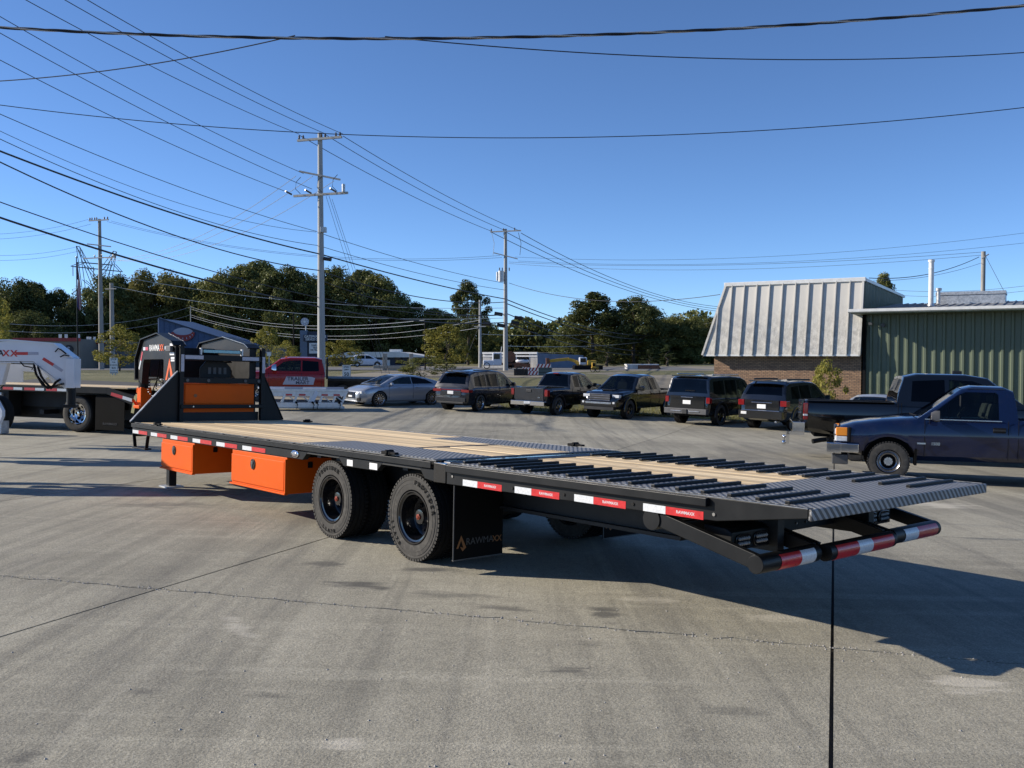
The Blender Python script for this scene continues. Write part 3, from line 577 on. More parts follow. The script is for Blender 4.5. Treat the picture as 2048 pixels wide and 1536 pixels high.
# ------------------------------------------------------------------ vehicles
def lerp(L, x):
    if x <= L[0][0]: return L[0][1]
    for (a, b), (c, d) in zip(L, L[1:]):
        if x <= c: return b + (d - b) * (x - a) / (c - a) if c > a else d
    return L[-1][1]
WM = {}
def wheel_meshes(style, Rr, w, rimR):
    key = (style, Rr, w, rimR)
    if key in WM: return WM[key]
    b = MB(); h = w / 2
    b.lathe([(-h * .75, rimR), (-h * .95, rimR + .02), (-h, Rr * .80), (-h * .93, Rr * .94), (-h * .72, Rr * .985), (-h * .3, Rr), (h * .3, Rr), (h * .72, Rr * .985), (h * .93, Rr * .94), (h, Rr * .80), (h * .95, rimR + .02), (h * .75, rimR)], (0, 0, 0), 'y', 36)
    n = 44
    for k in range(n):                 # shoulder lugs
        t = 2 * math.pi * k / n; m = Matrix.Rotation(-t, 4, 'Y')
        b.box(Rr * .955, Rr * 1.004, -h * .97, -h * .55, -.014, .014, m); b.box(Rr * .955, Rr * 1.004, h * .55, h * .97, -.014, .014, m)
    ty = tyre_shade(b.mesh('tyre', 'rubber', 35), h)
    b = MB(); b.lathe([(-h * .78, rimR + .004), (-h * .84, rimR - .004), (-h * .70, rimR - .022), (-h * .1, rimR - .05), (h * .6, rimR - .05)], (0, 0, 0), 'y', 32)
    mat = {'steel': 'alloy', 'dark': 'black_gloss'}.get(style, 'alloy'); rb = b.mesh('rim', mat, 40)
    b = MB()
    if style == 'steel':
        b.lathe([(-h * .30, rimR - .045), (-h * .50, rimR * .66), (-h * .30, rimR * .58)], (0, 0, 0), 'y', 30)
        for k in range(5):
            m = Matrix.Rotation(2 * math.pi * k / 5 + .3, 4, 'Y'); b.box(.0, rimR * .36, -h * .62, -h * .35, -.035, .035, m)
        b.lathe([(-h * .35, rimR * .34), (-h * .46, rimR * .30), (-h * .40, rimR * .14), (-h * .52, rimR * .13), (-h * .52, .001)], (0, 0, 0), 'y', 24)
    else:
        ns = {'five': 5, 'ten': 10, 'dark': 6, 'twelve': 12}[style]; sw = {'five': .085, 'ten': .035, 'dark': .07, 'twelve': .028}[style]
        for k in range(ns):
            m = Matrix.Rotation(2 * math.pi * k / ns + .2, 4, 'Y')
            for q in ((-1, 1) if style in ('ten', 'twelve') else (0,)):
                b.add([m @ Vector(p) for p in ((.04, -h * .55, -sw / 2 + q * .03), (.04, -h * .55, sw / 2 + q * .03), (rimR - .02, -h * .72, sw * .4 + q * .045), (rimR - .02, -h * .72, -sw * .4 + q * .045), (.04, -h * .25, -sw / 2 + q * .03), (.04, -h * .25, sw / 2 + q * .03), (rimR - .02, -h * .45, sw * .4 + q * .045), (rimR - .02, -h * .45, -sw * .4 + q * .045))], [(0, 1, 2, 3), (7, 6, 5, 4), (0, 4, 5, 1), (1, 5, 6, 2), (2, 6, 7, 3), (3, 7, 4, 0)])
        b.lathe([(-h * .3, .075), (-h * .60, .07), (-h * .66, .04), (-h * .66, .001)], (0, 0, 0), 'y', 16)
    sp = b.mesh('spokes', mat, 35)
    b = MB(); b.lathe([(-h * .05, .001), (-h * .05, rimR - .03)], (0, 0, 0), 'y', 24); bk = b.mesh('brake', 'black_matte')
    WM[key] = (ty, rb, sp, bk); return WM[key]
def wheel(parent, x, y, z, side, style, Rr, w, rimR, steer=0.0):
    ty, rb, sp, bk = wheel_meshes(style, Rr, w, rimR)
    m = Matrix.Translation((x, y, z)) @ Matrix.Rotation((math.pi if side > 0 else 0) + steer, 4, 'Z')
    o = sub('wheel', parent, m); put('tyre', ty, o); put('rim', rb, o); put('spokes', sp, o); put('brake_disc', bk, o); return o
def vehicle(name, label, S, mtx, group=None):
    v = thing(name, label, S['cat'], mtx, group); P = S['paint']; Rw = S['R']; Ra = S.get('Ra', Rw + .075); zb = S['zb']
    hw = lambda x: lerp(S['hw'], x); zt = lambda x: lerp(S['top'], x); zbot = lambda x: lerp(S['bot'], x) if 'bot' in S else zb
    x0, x1 = S['top'][0][0], S['top'][-1][0]
    xs_ = {x0 + (x1 - x0) * i / 46 for i in range(47)} | {p[0] for p in S['top']} | {p[0] for p in S['hw']}
    for wx in S['wx']:
        for k in range(17): xs_.add(wx - Ra * math.cos(math.pi * k / 16) * 1.0)
        xs_ |= {wx - Ra - .002, wx + Ra + .002}
    for (a, c, dd) in S.get('dip', []): xs_ |= {a, a + .004, c, c - .004}
    xs_ = sorted(x for x in xs_ if x0 <= x <= x1); xs_ = [x for i, x in enumerate(xs_) if i == 0 or x - xs_[i - 1] > .0015]
    rings = []
    for x in xs_:
        w, t, b_ = hw(x), zt(x), zbot(x); za = -1
        for wx in S['wx']:
            if abs(x - wx) < Ra: za = max(za, Rw * .98 + math.sqrt(max(0, Ra * Ra - (x - wx) ** 2)))
        h = t - b_; dip = 0
        for (a, c, dd) in S.get('dip', []):
            if a < x < c: dip = dd
        k = S.get('crown', .02)
        pts = [(0, b_), (w * .84, b_), (w * .955, b_ + min(.09, .15 * h)), (w * .995, b_ + .42 * h), (w, b_ + .62 * h), (w * .985, t - .13 * min(1, h)), (w * .955, t - .035), (w * .90, t)]
        if dip: pts += [(w * .87, t - .002), (w * .865, t - dip), (0, t - dip)]
        else: pts += [(w * .62, t + k * .6), (w * .3, t + k), (0, t + k)]
        pts = [(y, max(z, min(za, t - .06)) if i < 6 else z) for i, (y, z) in enumerate(pts)]
        rings.append([Vector((x, y, z)) for y, z in pts] + [Vector((x, -y, z)) for y, z in pts[-2:0:-1]])
    b = MB(); b.loft(rings); b.build('body', P, v, smooth=38)
    b = MB(); b.box(x0 + .25, x1 - .25, -min(hw(0), .95) + .24, min(hw(0), .95) - .24, zb + .02, zb + .5); b.build('underbody', 'black_matte', v)
    for wx in S['wx']:
        for s in (-1, 1):
            q = MB(); q.lathe([(s * (hw(wx) - .012), Ra - .005), (s * (hw(wx) - .30), Ra - .005)], (wx, 0, Rw * .98), 'y', 18, 0, math.pi); q.build('wheel_well', 'black_matte', v)
            if S.get('flare'):
                q = MB(); yy = hw(wx); q.lathe([(s * (yy - .06), Ra - .012), (s * (yy + .02), Ra - .012), (s * (yy + .02), Ra + .045), (s * (yy - .02), Ra + .06)], (wx, 0, Rw * .98), 'y', 18, -.12, math.pi + .12); q.build('fender_flare', S['flare'], v, smooth=40)
    # cabin
    RF = S['roof']; belt = S['belt']; wb, wr = S['wb'], S['wr']; zr_max = max(p[1] for p in RF); HH = zr_max - belt
    ys_ = lambda z: wb + (wr - wb) * (z - belt) / HH; zr = lambda x: lerp(RF, x); rx0, rx1 = RF[0][0], RF[-1][0]
    cx_ = sorted({rx0 + (rx1 - rx0) * i / 40 for i in range(41)} | {p[0] for p in RF}); rings = []
    def sec(x):
        z = max(zr(x), belt + .004); k = min(1, (z - belt) / .3); return z, k, ys_(z - .06 * k), ys_(z) - .07 * k
    from mathutils.geometry import tessellate_polygon
    cx_ = sorted(set(cx_) | {S['wsh'][0], S['wsh'][1], S['rwin'][0], S['rwin'][1]}); cx_ = [x for x in cx_ if rx0 <= x <= rx1]
    b = MB(); outer = [(x, belt - .06) for x in cx_] + [(x, sec(x)[0] - .06 * sec(x)[1]) for x in reversed(cx_)]
    loops = [[Vector((x, z, 0)) for x, z in outer]] + [[Vector((x, z, 0)) for x, z in poly] for poly in S['win']]; flat = [q for L in loops for q in L]; tri = tessellate_polygon(loops)
    for s in (-1, 1):
        for dy in (0, -.035): b.add([(q.x, s * (ys_(q.y) + dy), q.y) for q in flat], [tuple(t) for t in tri])
        for poly in S['win']:
            n = len(poly); b.add([(x, s * (ys_(z) + dy), z) for dy in (0, -.035) for x, z in poly], [(k, (k + 1) % n, n + (k + 1) % n, n + k) for k in range(n)])
    def frac(x):
        for rg_, f_ in ((S['wsh'], S.get('wsf', .90)), (S['rwin'], S.get('rwf', .86))):
            if min(rg_) - 1e-6 <= x <= max(rg_) + 1e-6: return f_
        return 0.0
    for xa, xb in zip(cx_, cx_[1:]):
        fa = frac((xa + xb) / 2)
        for s in (-1, 1):
            rows = []
            for x in (xa, xb):
                z, k, yb, yc = sec(x); pr = [(yb, z - .06 * k), (ys_(z) - .015 * k, z - .028 * k), (yc, z - .010 * k)]
                pr += [(yc * fa, z + .02 * k - .030 * k * fa)] if fa else [(yc * .5, z + .014 * k), (0, z + .02 * k)]
                rows.append([Vector((x, s * y, q)) for y, q in pr])
            b.loft(rows, False, False); b.loft([[p - Vector((0, 0, .03)) for p in r_] for r_ in rows], False, False)
    cab = b.build('cabin', S.get('cabpaint', P), v, smooth=35)
    # interior: dark trim at belt height, seats, dash and wheel
    b = MB(); b.box(rx0 + .08, rx1 - .06, -wb + .05, wb - .05, belt - .02, belt + .012); b.build('interior_trim', 'black_matte', v)
    zs = zr_max - belt; fx = S.get('seatx', S['win'][-1][0][0] + .02)
    for row, x in enumerate([fx] + ([max(rx0 + .42, fx - .85)] if len(S['win']) > 1 else [])):
        for s in (-1, 1):
            b = MB(); y = s * wb * .46; b.loft([[Vector((x + dx - .10 * q, y + yy, belt + zs * zz)) for dx, yy in ((-.06, -.22), (.06, -.24), (.06, .24), (-.06, .22))] for q, zz in ((0, .0), (.5, .35), (.8, .50))]); b.loft([[Vector((x + dx - .11, y + yy, belt + zs * zz)) for dx, yy in ((-.05, -.11), (.04, -.12), (.04, .12), (-.05, .11))] for zz in (.52, .60, .76)]); b.build('seat', S.get('seat', 'seat_cloth'), v, bevel=.03)
    b = MB(); b.box(S['wsh'][1] - .42, S['wsh'][1] - .12, -wb + .1, wb - .1, belt, belt + .045); b.build('dashboard', 'plastic_black', v, bevel=.02)
    if 'wheel_in' not in S:
        b = MB(); cxw = fx + .50; b.tube([(cxw - .10 * math.sin(t), wb * .46 + .18 * math.cos(t), belt + .07 + .17 * math.sin(t)) for t in [k * math.pi / 8 for k in range(17)]], .014, 6, False); b.build('steering_wheel', 'plastic_black', v, smooth=60)
    b = MB(); xm = S['wsh'][0] + (S['wsh'][1] - S['wsh'][0]) * .22; b.box(xm - .05, xm - .02, -.12, .12, zr(xm) - .13, zr(xm) - .06); b.build('interior_mirror', 'plastic_black', v)
    for wi_, poly in enumerate(S['win']):
        for s in (-1, 1):
            b = MB(); n = len(poly); o = [Vector((x, s * (ys_(z) - .006), z)) for x, z in poly]; i_ = [Vector((x, s * (ys_(z) - .012), z)) for x, z in poly]
            b.add(o + i_, [tuple(range(n)), tuple(range(n, 2 * n))[::-1]] + [(k, (k + 1) % n, n + (k + 1) % n, n + k) for k in range(n)]); b.build('side_window', 'glass_clear' if wi_ == len(S['win']) - 1 else S.get('glass', 'glass_privacy'), v)
    for nm, (a, c), fr, mt_ in (('windshield', S['wsh'], S.get('wsf', .90), 'glass_clear'), ('rear_window', S['rwin'], S.get('rwf', .86), S.get('glass', 'glass_privacy'))):
        rr = []
        for i in range(9):
            x = a + (c - a) * i / 8; z, k, yb, yc = sec(x); row = []
            for j in range(9):
                q = -1 + j / 4; y = yc * fr * q; row.append(Vector((x, y, z + .02 * k - .030 * k * abs(fr * q) - .006)))
            rr.append(row)
        b = MB(); n = 9; b.loft([[p for p in r_] for r_ in rr], False, False); b.build(nm, mt_, v, smooth=60)
    for k, wx in enumerate(S['wx']):
        for s in (-1, 1): wheel(v, wx, s * (hw(wx) - S.get('tw', .26) / 2 - .015), Rw, s, S['style'], Rw, S.get('tw', .26), S['rim'])
    # seams, handles, mirrors
    for (x, z0, z1) in S.get('seams', []):
        for s in (-1, 1):
            b = MB(); b.box(x - .006, x + .006, s * (hw(x) * .97) - .02, s * (hw(x)) + s * .0 + (.002 if s > 0 else 0) - (.002 if s < 0 else 0), z0, z1) if False else b.bar((x, s * (hw(x) * .999 + .001), z0), (x, s * (hw(x) * .985 + .002), z1), .012, .010); b.build('door_seam', 'black_matte', v)
    for (x, z) in S.get('handles', []):
        for s in (-1, 1):
            b = MB(); b.box(x - .10, x + .10, s * hw(x) * .985 - .012, s * hw(x) * .985 + .03 * s + (.0 if s > 0 else .0), z - .018, z + .018) if s > 0 else b.box(x - .10, x + .10, s * hw(x) * .985 - .03, s * hw(x) * .985 + .012, z - .018, z + .018); b.build('door_handle', S.get('hmat', P), v, bevel=.006)
    if 'mirror' in S:
        mx, mz = S['mirror'][:2]; msz = S['mirror'][2] if len(S['mirror']) > 2 else 1.0
        for s in (-1, 1):
            q = MB(); q.loft([[Vector((mx + xo, s * (wb + (.05 + .17 * yy) * msz), mz + (zz * .085) * msz * sc)) for yy, zz in ((.0, -.7), (.1, -1), (.85, -1), (1, -.8), (1, .6), (.85, 1), (.15, 1), (0, .7))] for xo, sc in ((-.035 * msz, 1.0), (.02 * msz, 1.0), (.075 * msz, .62))]); q.bar((mx, s * (wb - .02), mz - .05), (mx, s * (wb + .08), mz - .03), .05, .04); q.build('door_mirror', S.get('mmat', P), v, smooth=50)
    for it in S.get('boxes', []):      # name, mat, x0,x1,y0,y1,z0,z1, both sides?
        nm, mt_, xa, xb, ya, yb_, za_, zb_, both = it
        for s in ((-1, 1) if both else (1,)):
            q = MB(); q.box(xa, xb, *sorted((s * ya, s * yb_)), za_, zb_); q.build(nm, mt_, v, bevel=.012)
    return v
def place(S, x, y, heading, wheel_ix, side):      # put the wheel (rear 0 / front 1, side +1 left) on the ground seen at a picture point
    p = gpix(x, y); h = Vector((math.sin(heading), math.cos(heading))); l = Vector((-h.y, h.x)); wx = S['wx'][wheel_ix]; wy = side * (lerp(S['hw'], wx) - .13)
    o = Vector((p.x, p.y)) - h * wx - l * wy; return frame_on_ground(o.x, o.y, h.x, h.y)
# silver sedan ------------------------------------------------------
S = dict(cat='sedan', paint='paint_silver', R=.345, Ra=.395, zb=.19, tw=.25, rim=.262, style='twelve', wx=(-1.45, 1.46),
    top=[(-2.42, .66), (-2.36, .90), (-2.1, 1.0), (-1.4, 1.01), (0, .98), (1.0, .96), (1.7, .90), (2.15, .80), (2.36, .70), (2.44, .58)], bot=[(-2.42, .36), (-2.2, .24), (-1.9, .19), (1.9, .19), (2.3, .20), (2.44, .26)],
    hw=[(-2.42, .62), (-2.3, .82), (-1.9, .93), (0, .955), (1.6, .93), (2.1, .84), (2.36, .66), (2.44, .50)], belt=.97, wb=.86, wr=.60, roof=[(-2.25, .985), (-1.6, 1.20), (-.9, 1.36), (-.2, 1.42), (.2, 1.41), (.6, 1.33), (1.42, .975)], wsh=(.42, 1.38), rwin=(-2.0, -1.15),
    win=[[(-1.55, 1.02), (-1.15, 1.22), (-.55, 1.325), (-.35, 1.335), (-.35, 1.01)], [(-.31, 1.01), (-.31, 1.335), (.10, 1.325), (.45, 1.25), (.98, 1.03)]], seams=[(-.33, .35, .98), (.98, .35, .96)], handles=[(-.55, .86), (.42, .86)], mirror=(.86, 1.03, .85), mmat='paint_silver',
    boxes=[('grille', 'black_gloss', 2.40, 2.462, -.40, .40, .36, .66, False), ('lower_intake', 'black_matte', 2.36, 2.43, .46, .76, .27, .40, True), ('headlight', 'lamp_clear', 2.16, 2.36, .52, .80, .60, .71, True), ('splitter', 'paint_silver', 2.30, 2.47, -.62, .62, .22, .27, False), ('number_plate', 'sign_white', 2.455, 2.475, -.16, .16, .42, .50, False)] + [('grille_bar', 'chrome', 2.455, 2.470, -.38, .38, .40 + .05 * k, .408 + .05 * k, False) for k in range(6)])
vehicle('sedan', 'silver grey fastback sedan parked nose toward the camera beside the red truck', S, place(S, 757, 813, R(180 + 50), 1, 1))
# charcoal three-row wagon ------------------------------------------
S = dict(cat='SUV', paint='paint_charcoal', R=.375, Ra=.44, zb=.26, tw=.27, rim=.262, style='ten', wx=(-1.55, 1.50),
    top=[(-2.50, .80), (-2.46, 1.02), (-2.3, 1.08), (0, 1.06), (1.3, 1.06), (2.0, 1.02), (2.4, .93), (2.55, .75)], bot=[(-2.5, .42), (-2.3, .34), (-2.0, .27), (2.0, .27), (2.55, .34)], hw=[(-2.50, .76), (-2.40, .90), (-2.0, .955), (0, .965), (1.8, .95), (2.3, .84), (2.55, .60)], belt=1.05, wb=.90, wr=.70,
    roof=[(-2.46, 1.06), (-2.36, 1.30), (-2.10, 1.66), (-1.7, 1.75), (-.6, 1.79), (.2, 1.75), (.55, 1.66), (1.45, 1.07)], wsh=(.55, 1.40), rwin=(-2.40, -2.14), win=[[(-1.95, 1.12), (-1.88, 1.52), (-1.05, 1.60), (-1.05, 1.10)], [(-.98, 1.10), (-.98, 1.61), (-.12, 1.63), (-.12, 1.09)], [(-.05, 1.09), (-.05, 1.62), (.35, 1.57), (1.05, 1.10)]], seams=[(-1.0, .45, 1.06), (-.08, .40, 1.06), (1.1, .42, 1.05)], handles=[(-.85, .98), (.12, .98)], hmat='chrome', mirror=(.95, 1.15),
    boxes=[('tail_light', 'lamp_red', -2.50, -2.20, .52, .955, .86, .98, True), ('tail_light', 'lamp_red', -2.515, -2.47, -.52, .52, .93, .97, False), ('tailgate_panel', 'paint_charcoal', -2.52, -2.48, -.55, .55, .70, .90, False), ('number_plate', 'sign_white', -2.535, -2.505, -.16, .16, .76, .90, False), ('bumper', 'paint_charcoal', -2.56, -2.42, -.80, .80, .44, .62, False), ('bumper_trim', 'plastic_black', -2.57, -2.50, -.70, .70, .36, .44, False), ('roof_rail', 'plastic_black', -1.8, .1, .66, .70, 1.78, 1.82, True), ('spoiler', 'paint_charcoal', -2.30, -2.02, -.62, .62, 1.70, 1.74, False)])
vehicle('wagon', 'charcoal grey seven-seat SUV with a full-width red tail light', S, place(S, 957, 823, R(32), 0, -1))
# pickups -----------------------------------------------------------
S = dict(cat='pickup', paint='paint_black_dusty', R=.385, Ra=.46, zb=.36, tw=.26, rim=.23, style='five', wx=(-1.70, 1.55), flare='plastic_black',
    top=[(-2.62, 1.10), (-2.6, 1.14), (-.75, 1.14), (1.0, 1.12), (1.9, 1.08), (2.4, 1.0), (2.55, .8)], bot=[(-2.62, .58), (-2.3, .46), (-2.0, .38), (2.2, .38), (2.55, .45)], hw=[(-2.62, .80), (-2.55, .88), (-2.2, .92), (1.8, .92), (2.4, .86), (2.55, .70)], dip=[(-2.53, -.82, .48)], belt=1.12, wb=.88, wr=.66,
    roof=[(-.80, 1.13), (-.74, 1.30), (-.50, 1.72), (-.2, 1.77), (.4, 1.77), (.75, 1.70), (1.45, 1.13)], wsh=(.72, 1.42), rwin=(-.78, -.52), rwf=.93, win=[[(-.45, 1.17), (-.40, 1.63), (-.02, 1.66), (-.02, 1.16)], [(.05, 1.16), (.05, 1.66), (.45, 1.65), (.62, 1.60), (1.15, 1.16)]], seams=[(-.66, .5, 1.12), (.02, .5, 1.12), (1.18, .5, 1.1)], handles=[(-.15, 1.02), (.85, 1.0)], hmat='plastic_black', mirror=(1.05, 1.24), mmat='plastic_black',
    boxes=[('tail_light', 'lamp_red', -2.645, -2.45, .78, .935, .82, 1.10, True), ('tailgate', 'paint_charcoal', -2.66, -2.60, -.74, .74, .64, 1.15, False), ('tailgate_handle', 'plastic_black', -2.685, -2.65, -.13, .13, .96, 1.08, False), ('rear_bumper', 'chrome', -2.78, -2.60, -.86, .86, .42, .60, False), ('number_plate', 'sign_white', -2.80, -2.77, -.16, .16, .48, .58, False), ('roof_lamp', 'lamp_red', -.62, -.55, -.14, .14, 1.72, 1.76, False), ('hitch', 'black_matte', -2.95, -2.70, -.04, .04, .38, .46, False)])
v = vehicle('pickup', 'black pickup with dusty grey tailgate, chrome rear bumper and red tail lights', S, place(S, 1113, 830, R(36), 0, -1))
text('lettering', '4X4', .07, axes((-2.672, -.52, .76), (0, -1, 0), (0, 0, 1)), 'alloy', v)
S = dict(cat='pickup', paint='paint_black', R=.395, Ra=.47, zb=.38, tw=.26, rim=.22, style='dark', wx=(-1.78, 1.80), flare='paint_black',
    top=[(-2.65, 1.08), (-2.6, 1.13), (-.9, 1.13), (1.0, 1.14), (1.7, 1.15), (2.3, 1.09), (2.55, .98), (2.68, .78)], bot=[(-2.65, .55), (-2.0, .40), (2.2, .40), (2.68, .50)], hw=[(-2.65, .82), (-2.5, .92), (1.9, .945), (2.35, .90), (2.58, .76), (2.68, .60)], dip=[(-2.55, -1.0, .48)], belt=1.13, wb=.89, wr=.66,
    roof=[(-.98, 1.14), (-.90, 1.35), (-.72, 1.72), (-.4, 1.79), (.3, 1.79), (.7, 1.71), (1.42, 1.15)], wsh=(.68, 1.38), rwin=(-.95, -.74), win=[[(-.62, 1.18), (-.55, 1.65), (.0, 1.68), (.0, 1.17)], [(.06, 1.17), (.06, 1.68), (.42, 1.66), (.60, 1.61), (1.12, 1.17)]], seams=[(-.8, .5, 1.12), (.03, .5, 1.12), (1.2, .5, 1.12)], handles=[(-.1, 1.02), (.85, 1.0)], mirror=(1.02, 1.25, 1.1), mmat='paint_black',
    boxes=[('grille', 'plastic_black', 2.60, 2.70, -.48, .48, .76, 1.02, False), ('headlight', 'lamp_clear', 2.38, 2.60, .52, .84, .88, 1.00, True), ('front_bumper', 'paint_black', 2.62, 2.80, -.84, .84, .52, .74, False), ('skid_plate', 'alloy', 2.76, 2.82, -.60, .60, .62, .70, False), ('lower_valance', 'plastic_black', 2.55, 2.78, -.70, .70, .38, .52, False), ('fog_lamp', 'lamp_clear', 2.74, 2.81, .66, .76, .64, .72, True), ('hood_scoop', 'paint_black', 1.6, 2.1, -.25, .25, 1.14, 1.20, False)] + [('grille_frame', 'alloy', 2.695, 2.715, -.48, .48, z, z + .02, False) for z in (.76, .85, .94, 1.01)])
vehicle('pickup', 'black crew-cab pickup facing the camera with grey slatted grille', S, place(S, 1255, 838, R(180 + 36), 1, 1))
# boxy black SUV ----------------------------------------------------
S = dict(cat='SUV', paint='paint_black', R=.405, Ra=.475, zb=.32, tw=.27, rim=.25, style='dark', wx=(-1.45, 1.42), flare='plastic_black',
    top=[(-2.40, .78), (-2.38, 1.08), (-2.3, 1.12), (0, 1.10), (1.2, 1.12), (2.1, 1.10), (2.4, .98), (2.48, .8)], bot=[(-2.4, .46), (-2.1, .36), (2.1, .36), (2.48, .45)], hw=[(-2.40, .86), (-2.32, .95), (2.0, .97), (2.35, .88), (2.48, .72)], belt=1.11, wb=.93, wr=.79, roof=[(-2.38, 1.12), (-2.33, 1.40), (-2.24, 1.78), (-2.0, 1.87), (-.5, 1.90), (.3, 1.86), (.6, 1.78), (1.25, 1.13)], wsh=(.62, 1.22), rwin=(-2.36, -2.25), rwf=.94,
    win=[[(-2.05, 1.20), (-2.0, 1.68), (-1.2, 1.72), (-1.2, 1.18)], [(-1.12, 1.17), (-1.12, 1.72), (-.22, 1.74), (-.22, 1.16)], [(-.15, 1.16), (-.15, 1.74), (.35, 1.69), (.95, 1.17)]], seams=[(-1.15, .5, 1.1), (-.18, .45, 1.1), (1.0, .45, 1.1)], handles=[(-1.0, 1.03), (.0, 1.02)], mirror=(.9, 1.22, 1.1), mmat='paint_black',
    boxes=[('tail_light', 'lamp_red', -2.42, -2.24, .80, .955, .86, 1.08, True), ('tailgate', 'paint_black', -2.435, -2.37, -.74, .74, .62, 1.12, False), ('number_plate', 'sign_white', -2.455, -2.43, -.17, .17, .80, .95, False), ('plate_lamp_bar', 'chrome', -2.455, -2.43, -.26, .26, 1.05, 1.08, False), ('bumper', 'plastic_grey', -2.58, -2.36, -.90, .90, .44, .64, False), ('bumper_trim', 'alloy', -2.60, -2.56, .16, .62, .52, .56, True), ('hitch_cover', 'plastic_black', -2.62, -2.55, -.10, .10, .44, .62, False), ('roof_rail', 'alloy', -1.9, .15, .74, .78, 1.90, 1.95, True), ('spoiler', 'paint_black', -2.42, -2.10, -.70, .70, 1.84, 1.88, False), ('wiper', 'black_matte', -2.385, -2.36, -.30, .12, 1.30, 1.33, False)])
v = vehicle('SUV', 'boxy black SUV with bright rear plate parked before the brick wall', S, place(S, 1437, 851, R(41), 0, -1)); v.name = 'off_road_wagon'
S = dict(cat='SUV', paint='paint_black', R=.385, Ra=.45, zb=.30, tw=.265, rim=.235, style='dark', wx=(-1.42, 1.37), flare='paint_black',
    top=[(-2.38, .80), (-2.34, 1.06), (-2.2, 1.10), (0, 1.08), (1.2, 1.09), (2.0, 1.06), (2.3, .95), (2.42, .75)], bot=[(-2.38, .42), (-2.1, .32), (2.1, .32), (2.42, .42)], hw=[(-2.38, .80), (-2.28, .91), (0, .935), (1.9, .93), (2.25, .84), (2.42, .64)], belt=1.08, wb=.89, wr=.70, roof=[(-2.34, 1.09), (-2.26, 1.32), (-2.05, 1.66), (-1.75, 1.76), (-.5, 1.80), (.2, 1.76), (.5, 1.68), (1.30, 1.10)], wsh=(.52, 1.26), rwin=(-2.28, -2.07), rwf=.90,
    win=[[(-1.85, 1.15), (-1.75, 1.56), (-1.15, 1.61), (-1.15, 1.13)], [(-1.08, 1.13), (-1.08, 1.62), (-.22, 1.64), (-.22, 1.12)], [(-.15, 1.12), (-.15, 1.64), (.30, 1.60), (.95, 1.13)]], seams=[(-1.1, .45, 1.08), (-.18, .42, 1.08), (1.0, .42, 1.06)], handles=[(-.95, 1.0), (.02, 1.0)], mirror=(.9, 1.18), mmat='paint_black',
    boxes=[('tail_light', 'lamp_red', -2.40, -2.12, .70, .935, .88, 1.08, True), ('tailgate', 'paint_black_dusty', -2.42, -2.34, -.66, .66, .68, 1.09, False), ('number_plate', 'sign_white', -2.44, -2.41, -.17, .17, .78, .93, False), ('plate_lamp_bar', 'chrome', -2.44, -2.41, -.40, .40, .98, 1.01, False), ('bumper', 'paint_black_dusty', -2.54, -2.32, -.84, .84, .42, .70, False), ('step_pad', 'chrome', -2.545, -2.36, -.74, .74, .70, .72, False), ('sticker', 'sign_white', -2.553, -2.538, .52, .74, .56, .66, False), ('exhaust', 'alloy', -2.56, -2.30, -.66, -.58, .30, .37, False), ('roof_rail', 'plastic_black', -1.8, .1, .62, .66, 1.80, 1.86, True), ('spoiler', 'paint_black', -2.22, -1.98, -.62, .62, 1.74, 1.78, False)])
v = vehicle('off_road_wagon', 'smaller black SUV with sun glint on its tailgate next to the big black pickup', S, place(S, 1588, 861, R(42), 0, -1))
# big black pickup with chrome bumper --------------------------------
S = dict(cat='pickup', paint='paint_black', R=.415, Ra=.50, zb=.50, tw=.29, rim=.23, style='steel', wx=(-1.80, 2.0), tr=1,
    top=[(-2.95, 1.26), (-2.92, 1.36), (-.95, 1.36), (1.0, 1.36), (2.2, 1.34), (2.75, 1.24), (2.95, .95)], bot=[(-2.95, .66), (-2.5, .60), (-2.0, .52), (2.4, .52), (2.95, .6)], hw=[(-2.95, .92), (-2.85, .985), (-.9, 1.005), (2.2, 1.0), (2.75, .92), (2.95, .80)], dip=[(-2.85, -1.0, .5)], belt=1.34, wb=.97, wr=.74,
    roof=[(-.96, 1.35), (-.92, 1.60), (-.80, 1.96), (-.5, 2.03), (.5, 2.03), (.95, 1.96), (1.65, 1.36)], wsh=(.92, 1.62), rwin=(-.95, -.82), rwf=.93, win=[[(-.66, 1.40), (-.62, 1.86), (.05, 1.90), (.05, 1.39)], [(.14, 1.39), (.14, 1.90), (.62, 1.88), (.80, 1.82), (1.35, 1.39)]], seams=[(-.86, .6, 1.36), (.09, .6, 1.34), (1.45, .6, 1.34), (-.93, .55, 1.36)], handles=[(-.05, 1.22), (1.0, 1.20)], hmat='paint_black', mirror=(1.25, 1.50, 1.4), mmat='plastic_black',
    boxes=[('tail_light', 'lamp_red', -2.965, -2.86, .88, .992, .92, 1.30, True), ('reverse_light', 'lamp_clear', -2.97, -2.865, .885, .996, 1.0, 1.05, True), ('rear_bumper', 'chrome', -3.20, -2.92, -1.0, 1.0, .62, .86, False), ('tailgate', 'paint_black', -3.0, -2.94, -.82, .82, .88, 1.37, False), ('bed_rail_cap', 'plastic_black', -2.9, -1.0, .90, .98, 1.352, 1.372, True), ('antenna_fin', 'plastic_black', .35, .55, -.04, .04, 2.04, 2.12, False), ('sill_step', 'black_matte', -.9, 1.3, .90, 1.02, .44, .50, True)])
p = at(1712, 868, 20.9); mt_ = frame_on_ground(p.x + 1.80 * .965 + .26 * .85, p.y - 1.80 * .26 + .85, .965, -.26)
v = vehicle('pickup', 'big black crew-cab pickup with chrome rear bumper behind the blue truck', S, mt_)
